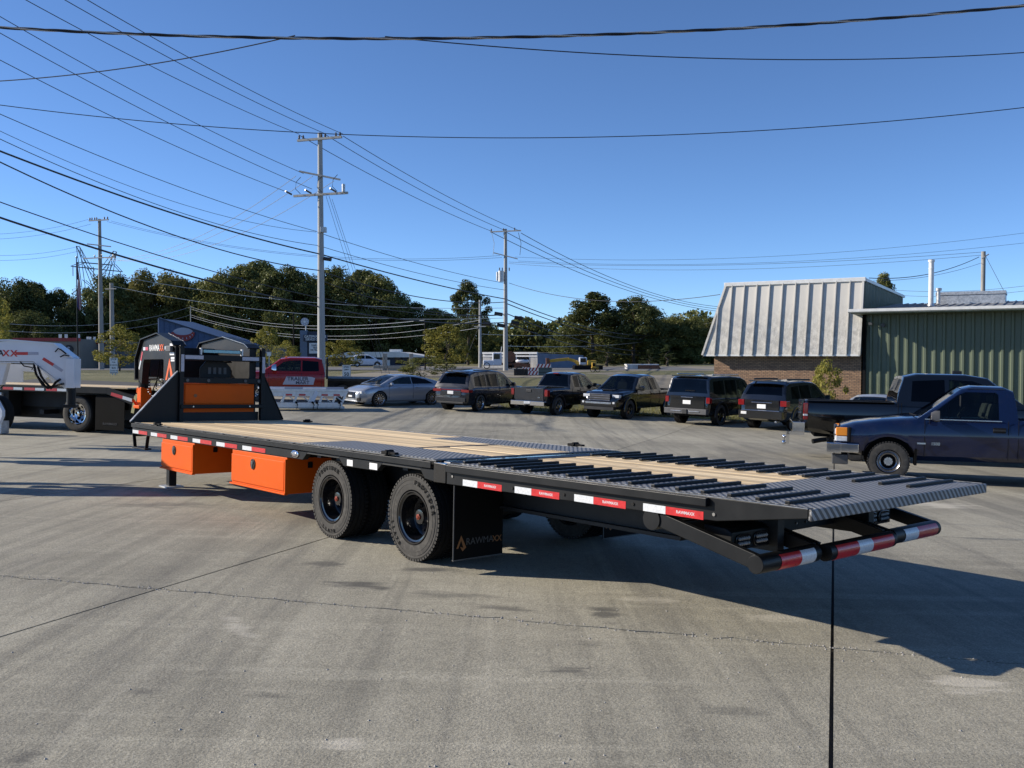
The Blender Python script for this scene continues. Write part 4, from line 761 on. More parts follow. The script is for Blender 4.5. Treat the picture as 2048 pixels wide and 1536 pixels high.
b = MB(); b.box(-3.30, -2.9, -.29, -.21, .52, .60); b.box(-3.32, -3.24, -.29, -.21, .30, .60); b.tube([(-3.36, -.25, .30), (-3.36, -.25, .50)], .022, 8); b.sphere((-3.36, -.25, .47), .045); b.sphere((-3.36, -.25, .33), .055); b.build('tow_hitch', 'chrome', v, smooth=40)
b = MB(); b.tube([(-2.2, -.80, .50), (-2.55, -.92, .46), (-2.75, -1.00, .42)], .055, 10); b.build('exhaust_pipe', 'black_steel', v, smooth=40)
b = MB(); b.box(-2.36, -2.34, -1.0, -.74, .30, .62); b.build('mud_flap', 'rubber_dark', v)
# blue regular-cab pickup ---------------------------------------------
S = dict(cat='pickup', paint='paint_blue', seat='seat_light', glass='glass_clear', seatx=-.22, R=.365, Ra=.46, zb=.42, tw=.235, rim=.20, style='steel', wx=(-1.50, 1.49), crown=.05,
    top=[(-2.75, 1.08), (-2.7, 1.18), (-.45, 1.18), (-.1, 1.17), (.95, 1.16), (1.6, 1.10), (2.1, 1.02), (2.32, .95), (2.40, .80)], bot=[(-2.75, .55), (-2.2, .46), (1.0, .40), (1.9, .44), (2.40, .56)], hw=[(-2.75, .90), (-2.6, .955), (0, .965), (1.5, .96), (2.1, .935), (2.34, .90), (2.40, .86)], dip=[(-2.62, -.62, .46)], belt=1.15, wb=.915, wr=.70,
    roof=[(-.60, 1.16), (-.585, 1.45), (-.545, 1.70), (-.40, 1.765), (.1, 1.77), (.30, 1.72), (1.02, 1.16)], wsh=(.28, .99), rwin=(-.59, -.48), rwf=.9, win=[[(-.30, 1.18), (-.30, 1.62), (-.26, 1.66), (.22, 1.66), (.36, 1.60), (.86, 1.19), (.84, 1.17)]], seams=[(-.44, .48, 1.16), (.90, .48, 1.15), (-.60, .48, 1.17)], handles=[(-.30, 1.0)], hmat='plastic_black', mirror=(.72, 1.22, 1.15), mmat='plastic_grey',
    boxes=[('grille', 'plastic_black', 2.37, 2.43, -.56, .56, .72, .96, False), ('grille_bar', 'chrome', 2.425, 2.44, -.56, .56, .83, .845, False), ('headlight', 'lamp_clear', 2.33, 2.42, .58, .86, .70, .80, True), ('headlight', 'lamp_clear', 2.33, 2.42, .58, .84, .82, .93, True), ('corner_lamp', 'lamp_amber', 2.20, 2.40, .84, .925, .80, .955, True), ('corner_reflector', 'lamp_clear', 2.20, 2.40, .84, .925, .70, .79, True), ('lamp_bezel', 'black_matte', 2.14, 2.195, .90, .945, .69, .965, True), ('front_bumper', 'chrome', 2.30, 2.56, -.98, .98, .48, .67, False), ('air_dam', 'plastic_grey', 2.18, 2.46, -.86, .86, .27, .45, False), ('drip_rail', 'paint_blue', -.40, .20, .705, .72, 1.715, 1.735, True), ('vent_window_bar', 'plastic_black', .30, .325, .80, .82, 1.2, 1.6, True)])
p = gpix(1775, 962); hd = R(180 + 109); h = Vector((math.sin(hd), math.cos(hd))); l = Vector((-h.y, h.x)); o = Vector((p.x, p.y)) - h * 1.49 - l * .83
v = vehicle('pickup', 'dark blue single-cab pickup with amber corner lamp and chrome bumper', S, frame_on_ground(o.x, o.y, h.x, h.y))
b = MB(); b.box(2.30, 2.50, .955, .985, .47, .665); b.box(2.0, 2.32, .955, .982, .50, .665); b.build('bumper_end', 'chrome', v, bevel=.02)
text('lettering', '1500', .075, axes((.72, .975, .72), (-1, 0, 0), (0, 0, 1)), 'alloy', v, bold=.02)
b = MB(); b.box(.88, 1.02, .968, .976, .705, .735); b.build('side_badge', 'alloy', v)
b = MB(); b.box(-.40, -.20, .955, .972, .955, 1.045); b.build('handle_recess', 'black_matte', v)
b = MB(); b.box(1.02, 1.06, .70, .96, .32, .62); b.build('mud_flap', 'rubber_dark', v)
b = MB(); b.bar((-.34, .935, 1.16), (.90, .935, 1.16), .014, .014); b.build('window_trim', 'alloy', v)
b = MB(); b.tube([(1.02, .75, 1.21), (1.05, .3, 1.22)], .012, 6); b.tube([(1.02, .0, 1.21), (1.05, -.4, 1.22)], .012, 6); b.build('wiper', 'black_matte', v)
# pale car behind the pickups -------------------------------------------
S = dict(cat='sedan', paint='paint_pale', R=.32, Ra=.37, zb=.20, tw=.2, rim=.2, style='five', wx=(-1.3, 1.35), top=[(-2.2, .7), (-2.1, .92), (-1.2, .96), (0, .93), (1.0, .92), (1.9, .78), (2.25, .55)], hw=[(-2.2, .7), (-1.8, .86), (0, .885), (1.6, .86), (2.25, .55)], belt=.92, wb=.82, wr=.60, roof=[(-1.85, .94), (-1.2, 1.30), (-.5, 1.43), (.1, 1.42), (.5, 1.33), (1.3, .93)], wsh=(.42, 1.26), rwin=(-1.75, -1.15), win=[[(-1.1, .97), (-.85, 1.26), (-.4, 1.33), (-.4, .96)], [(-.34, .96), (-.34, 1.33), (.1, 1.33), (.4, 1.26), (.9, .97)]], mirror=(.75, 1.0, .9), mmat='paint_pale')
p = gp(1752, 29.5); vehicle('sedan', 'pale silver car mostly hidden behind the big black pickup', S, frame_on_ground(p.x, p.y, -.62, -.78))
# red dually truck with flatbed -------------------------------------------
S = dict(cat='truck', paint='paint_red', R=.42, Ra=.50, zb=.55, tw=.27, rim=.22, style='ten', wx=(-2.0, 2.1), top=[(-1.15, 1.42), (0, 1.42), (1.2, 1.42), (2.2, 1.40), (2.85, 1.30), (3.05, 1.0)], bot=[(-1.15, .56), (2.4, .56), (3.05, .66)], hw=[(-1.15, .99), (0, 1.01), (2.2, 1.01), (2.85, .95), (3.05, .82)], belt=1.40, wb=.98, wr=.76, roof=[(-1.14, 1.41), (-1.10, 1.70), (-1.0, 2.03), (-.7, 2.10), (.5, 2.10), (.95, 2.02), (1.75, 1.42)], wsh=(.92, 1.70), rwin=(-1.13, -1.02), win=[[(-.88, 1.46), (-.85, 1.92), (-.10, 1.97), (-.10, 1.45)], [(-.03, 1.45), (-.03, 1.97), (.5, 1.95), (.78, 1.88), (1.35, 1.45)]], seams=[(-.07, .6, 1.4), (1.45, .6, 1.4), (-1.0, .6, 1.4)], handles=[(-.25, 1.26), (.95, 1.24)], mirror=(1.15, 1.62, 1.9), mmat='chrome',
    boxes=[('headlight', 'lamp_clear', 2.85, 3.0, .6, .9, 1.05, 1.25, True), ('grille', 'chrome', 3.0, 3.1, -.6, .6, .85, 1.3, False), ('front_bumper', 'chrome', 2.95, 3.25, -1.0, 1.0, .6, .82, False)] + [('cab_lamp', 'lamp_amber', .62, .72, -.02 + y, .02 + y, 2.09, 2.13, False) for y in (-.6, -.3, 0, .3, .6)])
p = at(600, 760, 44.5); hd = R(180 + 78); v = vehicle('flatbed_truck', 'red crew-cab flatbed truck with trailer dealer logo on its door', S, frame_on_ground(p.x, p.y, math.sin(hd), math.cos(hd)))
for o in [o for o in v.children if o.name.startswith('wheel') and o.type == 'EMPTY' and o.matrix_basis.translation.x < 0]: pass
b = MB(); b.box(-4.6, -1.32, -1.2, 1.2, 1.02, 1.14); b.box(-4.6, -1.3, -.5, .5, .6, 1.02); b.build('flatbed', 'black_steel', v)
b = MB(); b.tube([(-1.26, -1.0, 1.1), (-1.26, -.96, 2.05), (-1.26, .96, 2.05), (-1.26, 1.0, 1.1)], .05, 8); b.box(-1.28, -1.24, -.95, .95, 1.12, 1.55)
for y in (-.6, -.3, 0, .3, .6): b.bar((-1.26, y, 1.5), (-1.26, y, 2.05), .03, .03)
b.build('headache_rack', 'black_steel', v)
b = MB(); b.prism([(-.62, .82), (.80, .82), (.62, 1.20), (-.52, 1.20), (-.70, 1.14)], 'y', 1.012, 1.016); b.build('door_decal', 'tape_grey', v)
text('lettering', 'TRAILER', .24, axes((.10, 1.019, 1.09), (-1, 0, 0), (0, 0, 1)), 'sign_blue', v, width=1.1, bold=.02); text('lettering', 'MART', .20, axes((-.12, 1.019, .91), (-1, 0, 0), (0, 0, 1)), 'sign_blue', v, width=1.2, bold=.02)
text('lettering', 'CUMMINS', .06, axes((1.72, 1.016, .80), (-1, 0, 0), (0, 0, 1)), 'alloy', v)
# ------------------------------------------------------------------ the gooseneck trailer
# local frame: x rearward along the deck, y from the near side to the far side, z up; the deck rises a little to the rear
TX0, TY0, TPHI, TP = -5.9165, 14.1234, .8465, .0073
_n = Vector((.0225, .0223, 1)).normalized(); _d = Vector((math.cos(TPHI), -math.sin(TPHI), 0)); _d = (_d - _n * _d.dot(_n)).normalized(); _l = _n.cross(_d)
_d2 = (_d + _n * TP).normalized(); _n2 = _d2.cross(_l)
TM = Matrix(((_d2.x, _l.x, _n2.x, TX0), (_d2.y, _l.y, _n2.y, TY0), (_d2.z, _l.z, _n2.z, g(TX0, TY0)), (0, 0, 0, 1)))
tr = thing('flatbed_trailer', 'long black gooseneck flatbed trailer with pine deck, orange toolboxes and cleated dovetail', 'trailer', TM)
ZD, W_, UH, UE = .915, 2.59, 7.80, 11.60
def bx(name, mat, x0, x1, y0, y1, z0, z1, parent=tr, bevel=0.0):
    b = MB(); b.box(x0, x1, y0, y1, z0, z1); return b.build(name, mat, parent, bevel=bevel)
# frame ---------------------------------------------------------------
for y in (.62, 1.91):
    b = MB(); b.box(-.1, 11.0, y - .01, y + .07, .50, .80); b.box(-.1, 11.0, y - .06, y + .12, .80, .83); b.box(-.1, 10.2, y - .06, y + .12, .47, .50); b.build('main_beam', 'black_frame', tr)
cm = MB(); cm.box(-.04, .04, .08, 2.51, .78, .868); cme = cm.mesh('crossmember', 'black_frame')
for k in range(19): put('crossmember', cme, tr, Matrix.Translation((.3 + k * .41, 0, 0)))
for k in range(8): put('crossmember', cme, tr, Matrix.Translation((8.1 + k * .41, 0, 0)))
for sgn, y0 in ((1, 0.0), (-1, W_)):
    Y = lambda a: y0 + sgn * a
    def pb(name, mat, poly, a, c, bevel=0.0):
        b = MB(); b.prism(poly, 'y', Y(a), Y(c)); return b.build(name, mat, tr, bevel=bevel)
    pb('side_rail', 'black_steel', [(0, .838), (UH, .838), (UH, ZD), (0, ZD)], .05, .11, .006)
    pb('rub_rail', 'black_steel', [(.0, .845), (UH - .02, .845), (UH - .02, .905), (.0, .905)], .0, .014, .003)
    pb('rail_lip', 'edge_steel', [(.0, ZD + .0005), (UH, ZD + .0005), (UH, ZD + .004), (.0, ZD + .004)], .046, .053)
    pk = MB(); pk.prism([(-.04, .842), (.04, .842), (.04, .910), (-.04, .910)], 'y', Y(.014), Y(.052)); pkm = pk.mesh('stake_pocket', 'black_frame')
    for k in range(13): put('stake_pocket', pkm, tr, Matrix.Translation((.15 + k * .62, 0, 0)))
    pb('skirt', 'black_steel', [(0, .74), (5.37, .74), (5.48, .835), (0, .835)], .024, .09, .004)
    pb('skirt', 'black_steel', [(6.12, .835), (6.23, .742), (6.86, .742), (6.97, .835)], .024, .09, .004)
    pb('skirt', 'black_steel', [(7.58, .835), (7.66, .742), (7.82, .725), (7.82, .838)], .024, .09, .004)
    for x0, x1 in ((5.44, 6.16), (6.93, 7.62)): pb('fender_lip', 'black_frame', [(x0, .815), (x1, .815), (x1, .838), (x0, .838)], .026, .62)
    pb('hinge_plate', 'black_gloss', [(UH + .02, .725), (UH + .20, .728), (UH + .20, .90), (UH + .02, .905)], .006, .09, .006)
    # reflective tape
    for k in range(6):
        x = .012 + .765 * k + (.02 if k > 2 else 0)
        pb('reflective_tape', 'tape_white', [(x, .752), (x + .25, .752), (x + .25, .803), (x, .803)], .0218, .0245); pb('reflective_tape', 'tape_red', [(x + .252, .752), (x + .612, .752), (x + .612, .803), (x + .252, .803)], .0218, .0245)
    # dovetail side
    pb('dovetail_beam', 'black_steel', [(UH + .21, .725), (10.92, .758), (UE - .02, .855), (UE - .02, .912), (UH + .21, .905)], .012, .085, .004)
    pb('dovetail_rub_rail', 'black_steel', [(UH + .24, .835), (10.86, .848), (10.86, .905), (UH + .24, .898)], -.028, .010, .004)
    pb('rail_lip', 'edge_steel', [(UH + .21, .906), (10.9, .9125), (UE - .02, .9125), (UE - .02, .9165), (10.9, .9165), (UH + .21, .910)], .008, .014)
    for k in range(4):
        x = 8.245 + .683 * k; z = .733 + .0095 * (x - 8.2)
        pb('reflective_tape', 'tape_white', [(x, z), (x + .20, z), (x + .20, z + .054), (x, z + .054)], .0098, .0125); pb('reflective_tape', 'tape_red', [(x + .202, z), (x + .52, z), (x + .52, z + .054), (x + .202, z + .054)], .0098, .0125)
        if sgn > 0:
            text('tape_print', 'RAWMAXX', .030, axes((x + .37, .0096, z + .027), (1, 0, 0), (0, 0, 1)), 'tape_white', tr, ext=.0003); text('tape_print', 'RAWMAXX', .022, axes((x + .10, .0096, z + .027), (1, 0, 0), (0, 0, 1)), 'white_print', tr, ext=.0003)
    for x, z in ((8.1, .80), (10.9, .80), (8.9, .775), (9.5, .785), (10.2, .79)):
        b = MB(); b.tube([(x, Y(.013), z), (x, Y(.004), z)], .012, 8); b.build('bolt', 'chrome' if x in (8.1, 10.9) else 'black_gloss', tr, smooth=40)
    # ratchets and stake latches on the edge
    for x in ((7.05, 1.0) if sgn > 0 else (7.12, .9)):
        b = MB(); b.box(x - .10, x + .05, Y(.04) - .03, Y(.04) + .03, ZD + .004, ZD + .035); b.tube([(x, Y(.04) - .045, ZD + .03), (x, Y(.04) + .045, ZD + .03)], .022, 8); b.box(x + .02, x + .13, Y(.04) - .025, Y(.04) + .025, ZD + .01, ZD + .03); b.build('strap_ratchet', 'black_matte', tr, bevel=.004)
bx('front_rail', 'black_steel', -.05, .06, .05, 2.54, .70, ZD, bevel=.006)
# pine planks -----------------------------------------------------------
PWID = .1905; rsd = random.Random(4)
pm = {}
def plank(x0, x1, y0, y1, z=ZD):
    key = (round(x1 - x0, 3), round(y1 - y0, 3))
    if key not in pm: b = MB(); b.box(0, x1 - x0, 0, y1 - y0, -.04, 0); pm[key] = b.mesh('deck_plank', 'deck_wood')
    o = put('deck_plank', pm[key], tr, Matrix.Translation((x0, y0, z + rsd.uniform(-.002, .003))), bevel=.004)
n = 13; y0 = .118; pw = (W_ - .118 * 2) / n
for k in range(n):
    a = y0 + k * pw + .003 + rsd.uniform(0, .003); c = y0 + (k + 1) * pw - .003 - rsd.uniform(0, .003)
    mid = (a + c) / 2; inner = .80 < mid < 1.86
    x1 = 6.38 if inner else 5.20
    plank(.062, x1, a, c)
    if inner: plank(6.50, 7.70, a, c)
for k in range(6): a = .87 + k * (1.90 - .87) / 6; plank(UH + .30, 10.58, a + .003, a + (1.90 - .87) / 6 - .003, .908)
bx('cross_strip', 'black_frame', 6.385, 6.495, .80, 1.90, .86, ZD + .002); bx('cross_strip', 'black_steel', 7.705, UH + .01, .10, 2.49, .86, ZD + .004)
bx('hinge_tube', 'black_gloss', UH + .03, UH + .16, .10, 2.49, .83, .915, bevel=.02); bx('cross_strip', 'black_steel', UH + .18, UH + .295, .09, 2.50, .85, .912)
for a, c in ((.112, .795), (1.905, 2.478)): bx('tread_plate', 'tread_plate', 5.205, 7.70, a, c, .895, ZD + .005)
for a, c in ((.088, .86), (1.91, 2.502)): bx('tread_plate', 'tread_plate', UH + .30, 10.585, a, c, .885, .912)
bx('tread_plate', 'tread_plate', 10.59, UE - .012, .088, 2.502, .865, .913)
bx('rear_edge', 'tread_plate', UE - .01, UE + .012, .0, W_, .842, .914, bevel=.006)
clm = MB(); clm.bar((0, .05, .011), (0, .80, .011), .034, .022); clme = clm.mesh('traction_cleat', 'black_steel')
for k in range(16):
    x = UH + .33 + k * .2165
    put('traction_cleat', clme, tr, Matrix.Translation((x, .06, .912)), bevel=.003); put('traction_cleat', clme, tr, Matrix.Translation((x, 1.68 + .02, .912)), bevel=.003)
    for y in (.075, 2.47):
        pass
# toolboxes ---------------------------------------------------------------
def toolbox(x0, x1):
    t = sub('toolbox', tr); z0, z1 = .315, .735; d = .62
    b = MB(); b.box(x0, x1, .035, d, z0, z1); b.build('case', 'orange_paint', t, bevel=.006)
    b = MB(); b.box(x0 + .012, x1 - .045, .018, .034, z0 + .035, z1 - .05); b.build('door', 'orange_paint', t, bevel=.005)
    b = MB(); b.box(x0 - .01, x1 + .005, .004, .05, z0 - .008, z0 + .012); b.build('bottom_lip', 'orange_paint', t, bevel=.003)
    b = MB(); b.box(x1 - .022, x1 + .002, .012, .034, z0 + .01, z1 - .02); b.build('door_edge', 'orange_paint', t, bevel=.003)
    cx, cz = x0 + (x1 - x0) * .43, z1 - .13
    ring = [(cx + math.cos(a) * .058, cz + math.sin(a) * .058 * (1.25 if math.sin(a) < 0 else 1.0)) for a in [i * math.pi / 10 for i in range(20)]]
    b = MB(); b.prism(ring, 'y', .006, .02); b.build('latch', 'black_gloss', t, bevel=.004)
    b = MB(); b.box(cx - .012, cx + .012, -.002, .008, cz - .055, cz + .03); b.tube([(cx, -.003, cz + .005), (cx, .008, cz + .005)], .024, 10); b.build('latch_handle', 'plastic_grey', t, bevel=.003)
    b = MB(); b.box(x1 - .004, x1 + .006, .30, .36, z1 - .13, z1 - .06); b.build('hinge_block', 'black_matte', t)
toolbox(1.20, 2.36); toolbox(3.55, 4.99)
bx('toolbox_hanger', 'black_frame', 1.1, 5.1, .10, .58, .735, .80)
# step and jacks -------------------------------------------------------------
b = MB(); b.bar((.02, .04, .74), (.08, .04, .535), .05, .02); b.bar((.62, .04, .74), (.56, .04, .55), .05, .02); b.box(.05, .60, .0, .10, .525, .545); b.build('step', 'black_steel', tr, bevel=.004)
for y, x in ((.27, .96), (2.32, .96)):
    j = sub('landing_leg', tr); b = MB(); b.box(x - .07, x + .07, y - .07, y + .07, .25, .86); b.build('leg_tube', 'black_steel', j, bevel=.01); b = MB(); b.box(x - .055, x + .055, y - .055, y + .055, .015, .3); b.build('inner_leg', 'black_steel', j); b = MB(); b.box(x - .15, x + .15, y - .13, y + .13, -.012, .014); b.build('foot_plate', 'galvanised', j)
b = MB(); b.tube([(.96, .34, .62), (.96, 2.25, .62)], .018, 8); b.build('jack_shaft', 'galvanised', tr)
# wheels --------------------------------------------------------------------
WR = .411
ty = MB(); h = .105
ty.lathe([(-h * .80, .245), (-h * .98, .262), (-h * 1.02, .30), (-h * 1.0, .345), (-h * .965, .372), (-h * .985, .378), (-h * .90, .395), (-h * .60, .409), (-h * .56, .398), (-h * .48, .398), (-h * .44, WR), (-h * .1, WR), (-h * .06, .398), (h * .06, .398), (h * .1, WR), (h * .44, WR), (h * .48, .398), (h * .56, .398), (h * .60, .409), (h * .90, .395), (h * .985, .372), (h, .345), (h * 1.02, .30), (h * .98, .262), (h * .80, .245)], (0, 0, 0), 'y', 64)
for k in range(60):
    m = Matrix.Rotation(-2 * math.pi * k / 60, 4, 'Y')
    ty.box(.390, .4105, -h * .97, -h * .62, -.014, .014, m); ty.box(.390, .4105, h * .62, h * .97, -.014, .014, m)
ty.lathe([(-h * 1.022, .316), (-h * 1.035, .319), (-h * 1.022, .322)], (0, 0, 0), 'y', 64); ty.lathe([(-h * 1.01, .352), (-h * 1.025, .355), (-h * 1.0, .358)], (0, 0, 0), 'y', 64)
TY = tyre_shade(ty.mesh('tyre', 'rubber', 30), h)
rm = MB(); rm.lathe([(-h * .84, .250), (-h * .98, .248), (-h * .98, .238), (-h * .84, .228), (-h * .80, .214), (-h * .2, .208), (h * .2, .200), (h * .45, .19), (h * .55, .14), (h * .50, .10)], (0, 0, 0), 'y', 48); RM = rm.mesh('rim', 'black_gloss', 35)
dc = MB(); dc.lathe([(h * .5, .195), (h * .52, .12), (h * .40, .10), (h * .1, .075), (-h * .25, .068), (-h * .30, .03), (-h * .30, .001)], (0, 0, 0), 'y', 30)
for k in range(8):
    a = k * math.pi / 4; dc.tube([(math.cos(a) * .135, h * .55, math.sin(a) * .135), (math.cos(a) * .135, h * .30, math.sin(a) * .135)], .013, 6)
DC = dc.mesh('hub', 'black_gloss', 35)
hc = MB(); hc.lathe([(-h * .28, .030), (-h * .42, .028), (-h * .44, .018), (-h * .50, .012), (-h * .50, .001)], (0, 0, 0), 'y', 6); HC = hc.mesh('hub_cap', 'red_hub', 30)
inn = MB(); inn.lathe([(h * .53, .19), (h * .53, .001)], (0, 0, 0), 'y', 24); INN = inn.mesh('rim_back', 'black_matte')
def dual(x, y, flip, letters):
    z = WR - TP * x
    m = Matrix.Translation((x, y, z)) @ (Matrix.Rotation(math.pi, 4, 'Z') if flip else Matrix.Identity(4)) @ Matrix.Rotation(R(letters * 37), 4, 'Y')
    o = sub('wheel', tr, m); put('tyre', TY, o); put('rim', RM, o); put('hub', DC, o); put('hub_cap', HC, o); put('rim_back', INN, o)
    return o
def arc_text(o, s, rad, mid, size, dirn=1, step=.20):
    for i, ch in enumerate(s):
        a = mid - dirn * step * (i - (len(s) - 1) / 2); p = Vector((math.cos(a) * rad, -.1125, math.sin(a) * rad)); up_ = Vector((math.cos(a), 0, math.sin(a))) * dirn; rt = Vector((math.sin(a), 0, -math.cos(a))) * dirn
        text('letter', ch, size, axes(p, rt, up_), 'rubber_dark', o, ext=.0015, bold=.03)
for k, x in enumerate((5.982, 7.472)):
    o = dual(x, .135, False, 0 if k == 0 else 1.4); arc_text(o, 'PROVIDER', .333, R(100), .058, 1, .17); arc_text(o, 'LLA78', .335, R(-95), .050, -1, .17)
    dual(x, .385, True, 2); dual(x, W_ - .135, True, 3); dual(x, W_ - .385, False, 4)
    z = WR - TP * x; b = MB(); b.tube([(x, .3, z), (x, 2.29, z)], .065, 12); b.box(x - .09, x + .09, .58, .72, z + .05, .50); b.box(x - .09, x + .09, 1.87, 2.01, z + .05, .50); b.build('axle', 'black_frame', tr)
    b = MB(); b.tube([(x, .50, z), (x, .64, z)], .17, 18); b.tube([(x, 1.95, z), (x, 2.09, z)], .17, 18); b.build('brake_drum', 'black_frame', tr, smooth=40)
# mud flaps -------------------------------------------------------------------
def logo_a(poly_o, s, parent, mat, right, up_, th=.0015):
    m = axes(poly_o, right, up_); pts = [(-.5, -.42), (-.02, .62), (.5, -.40), (.12, -.36), (.30, -.66), (-.10, -.32), (.22, -.22), (-.02, .24), (-.30, -.42)]
    v_ = [m @ Vector((x * s, y * s, z)) for z in (0, th) for x, y in [(-.5, -.42), (-.02, .62), (-.02, .22), (-.30, -.42)]]
    b = MB(); q = [(0, 1, 2, 3), (7, 6, 5, 4), (0, 4, 5, 1), (1, 5, 6, 2), (2, 6, 7, 3), (3, 7, 4, 0)]; b.add(v_, q)
    b.add([m @ Vector((x * s, y * s, z)) for z in (0, th) for x, y in [(-.02, .62), (.52, -.40), (.22, -.40), (-.02, .22)]], q)
    b.add([m @ Vector((x * s, y * s, z)) for z in (0, th) for x, y in [(-.12, -.30), (.22, -.40), (.52, -.40), (.14, -.68)]], q)
    return b.build('logo', mat, parent)
for y0_, y1_ in ((.02, .60), (1.97, 2.55)):
    f = sub('mud_flap', tr); b = MB(); b.box(8.10, 8.112, y0_, y1_, .055, .72); b.build('flap', 'rubber_dark', f); b = MB(); b.box(8.114, 8.118, y0_ - .006, y0_ + .004, .055, .72); b.box(8.096, 8.118, y0_, y1_, .046, .056); b.build('flap_edge', 'plastic_grey', f)
    logo_a((8.113, y0_ + .09, .20), .11, f, 'dim_orange', (0, 1, 0), (0, 0, 1)); text('lettering', 'RAWMA', .086, axes((8.1135, y0_ + .305, .203), (0, 1, 0), (0, 0, 1)), 'grey_print', f, ext=.0008, bold=.0); text('lettering', 'XX', .080, axes((8.1135, y0_ + .510, .200), (0, 1, 0), (0, 0, 1)), 'dim_orange', f, ext=.0008, bold=.01)
# small labels and marker lamp ---------------------------------------------------
for x, w in ((6.36, .11), (6.80, .14)): bx('data_label', 'white_print', x - w / 2, x + w / 2, .0215, .0235, .752, .815)
m = MB(); m.sphere((5.20, .018, .792), .05, 14, 8, 1.5, .35, .62); m.build('marker_lamp', 'lens_grey', tr, smooth=50)
b = MB(); b.lathe([(-.004, .045), (.0, .058), (.012, .058)], (0, 0, 0), 'y', 20); o = b.build('lamp_ring', 'chrome', tr, smooth=40); o.matrix_basis = Matrix.Translation((5.20, .014, .792)) @ Matrix.Diagonal((1.5, 1, .7, 1))
# tail: bumper tubes, arms and light boxes ------------------------------------------
ZT, XT = .520, 11.22
def tubeb(y0_, y1_, x, bands):
    t = sub('bumper_tube', tr); b = MB(); b.tube([(x, y0_, ZT), (x, y1_, ZT)], .060, 26); b.build('tube', 'black_steel', t, smooth=40, bevel=.003)
    for a, c, mt_ in bands: b = MB(); b.lathe([(a, .0604), (a, .0622), (c, .0622), (c, .0604)], (x, 0, ZT), 'y', 26, R(-75), R(50)); b.build('reflective_tape', mt_, t, smooth=50)
tubeb(.01, .715, XT, [(.22, .46, 'tape_red'), (.46, .64, 'tape_white')]); tubeb(.765, 1.71, XT + .045, [(.84, 1.14, 'tape_red'), (1.14, 1.34, 'tape_white'), (1.34, 1.66, 'tape_red')]); tubeb(1.79, 2.56, XT, [(1.94, 2.16, 'tape_white'), (2.16, 2.50, 'tape_red')])
for y in (.055, .735, .80, 1.72, 1.79, 2.535):
    b = MB(); b.bar((10.42, y, .705), (XT - .02, y, ZT + .01), .05 if y in (.055, 2.535) else .04, .10); b.build('bumper_arm', 'black_steel', tr, bevel=.004)
for y in (.40, 2.17):
    b = MB(); b.bar((10.55, y - .28, .66), (10.55, y + .28, .66), .05, .08); b.build('bumper_crossbar', 'black_frame', tr)
    lb_ = sub('light_box', tr); b = MB(); b.prism([(10.70, .575), (10.93, .54), (10.93, .665), (10.88, .69), (10.70, .70)], 'y', y - .23, y + .23); b.build('housing', 'black_steel', lb_, bevel=.008)
    for dy in (-.105, .105):
        ring = [(y + dy + math.copysign(abs(math.cos(a)) ** .6, math.cos(a)) * .092, .602 + math.copysign(abs(math.sin(a)) ** .7, math.sin(a)) * .050) for a in [i * math.pi / 12 for i in range(24)]]
        b = MB(); b.prism(ring, 'x', 10.928, 10.942); b.build('lamp_bezel', 'black_gloss', lb_, bevel=.003)
        for i in range(5):
            for j in range(2): b = MB(); b.sphere((10.942, y + dy - .052 + .026 * i, .586 + .034 * j), .0135, 8, 5); b.build('lamp_lens', 'lens_grey', lb_, smooth=50)
b = MB(); b.box(10.50, 10.60, .80, 1.76, .60, .70); b.box(10.80, 10.815, .84, 1.72, .58, .68); b.box(10.79, 10.83, .82, 1.74, .675, .685); b.build('centre_bracket', 'black_steel', tr)
for y in (1.15, 1.28, 1.41): b = MB(); b.tube([(10.81, y, .63), (10.824, y, .63)], .010, 8); b.build('bolt', 'alloy', tr, smooth=40)
b = MB(); b.tube([(10.36, .02, .70), (10.36, .14, .70)], .075, 18); b.build('pivot', 'black_steel', tr, smooth=40); b = MB(); b.tube([(10.36, 2.45, .70), (10.36, 2.57, .70)], .075, 18); b.build('pivot', 'black_steel', tr, smooth=40)
b = MB(); b.bar((9.0, .66, .60), (10.4, .66, .68), .07, .10); b.tube([(8.3, 1.30, .55), (9.6, 1.30, .70)], .06, 12); b.build('hydraulic_cylinder', 'black_frame', tr)
b = MB(); b.tube([(10.36, .1, .70), (10.36, 2.5, .70)], .04, 10); b.build('pivot_shaft', 'black_frame', tr)
# headboard ---------------------------------------------------------------------------
HT = 2.14
for s, a, c in ((1, .0, .755), (-1, W_, 2.59 - .42)):
    pts = [(a, ZD), (c, ZD), (c, 1.72), (c - s * .03, 1.72)]
    b = MB(); b.prism(pts, 'x', -.055, -.035); b.build('gusset', 'black_steel', tr)
    b = MB(); b.bar((-.045, a, ZD + .012), (-.045, c - s * .03, 1.725), .05, .012, (0, -s, 1)); b.build('gusset_edge', 'edge_steel' if s > 0 else 'black_steel', tr)
for y0_, y1_ in ((.745, .815), (2.145, 2.215)):
    bx('headboard_post', 'black_steel', -.07, .02, y0_, y1_, ZD, HT, bevel=.008); bx('reflective_strip', 'tape_grey', .021, .023, y0_ + .015, y1_ - .004, 1.72, 1.995)
bx('headboard_beam', 'black_steel', -.05, .015, .817, 2.143, 1.905, 2.0, bevel=.006)
for a, c in ((.83, 1.13), (1.80, 2.10)): bx('reflective_strip', 'tape_grey', .016, .018, a, c, 1.925, 1.985)
bx('headboard_beam', 'black_steel', -.05, .012, .817, 2.143, 1.535, 1.625, bevel=.006); bx('headboard_beam', 'black_steel', -.02, .05, .76, 2.20, 1.125, 1.185, bevel=.006)
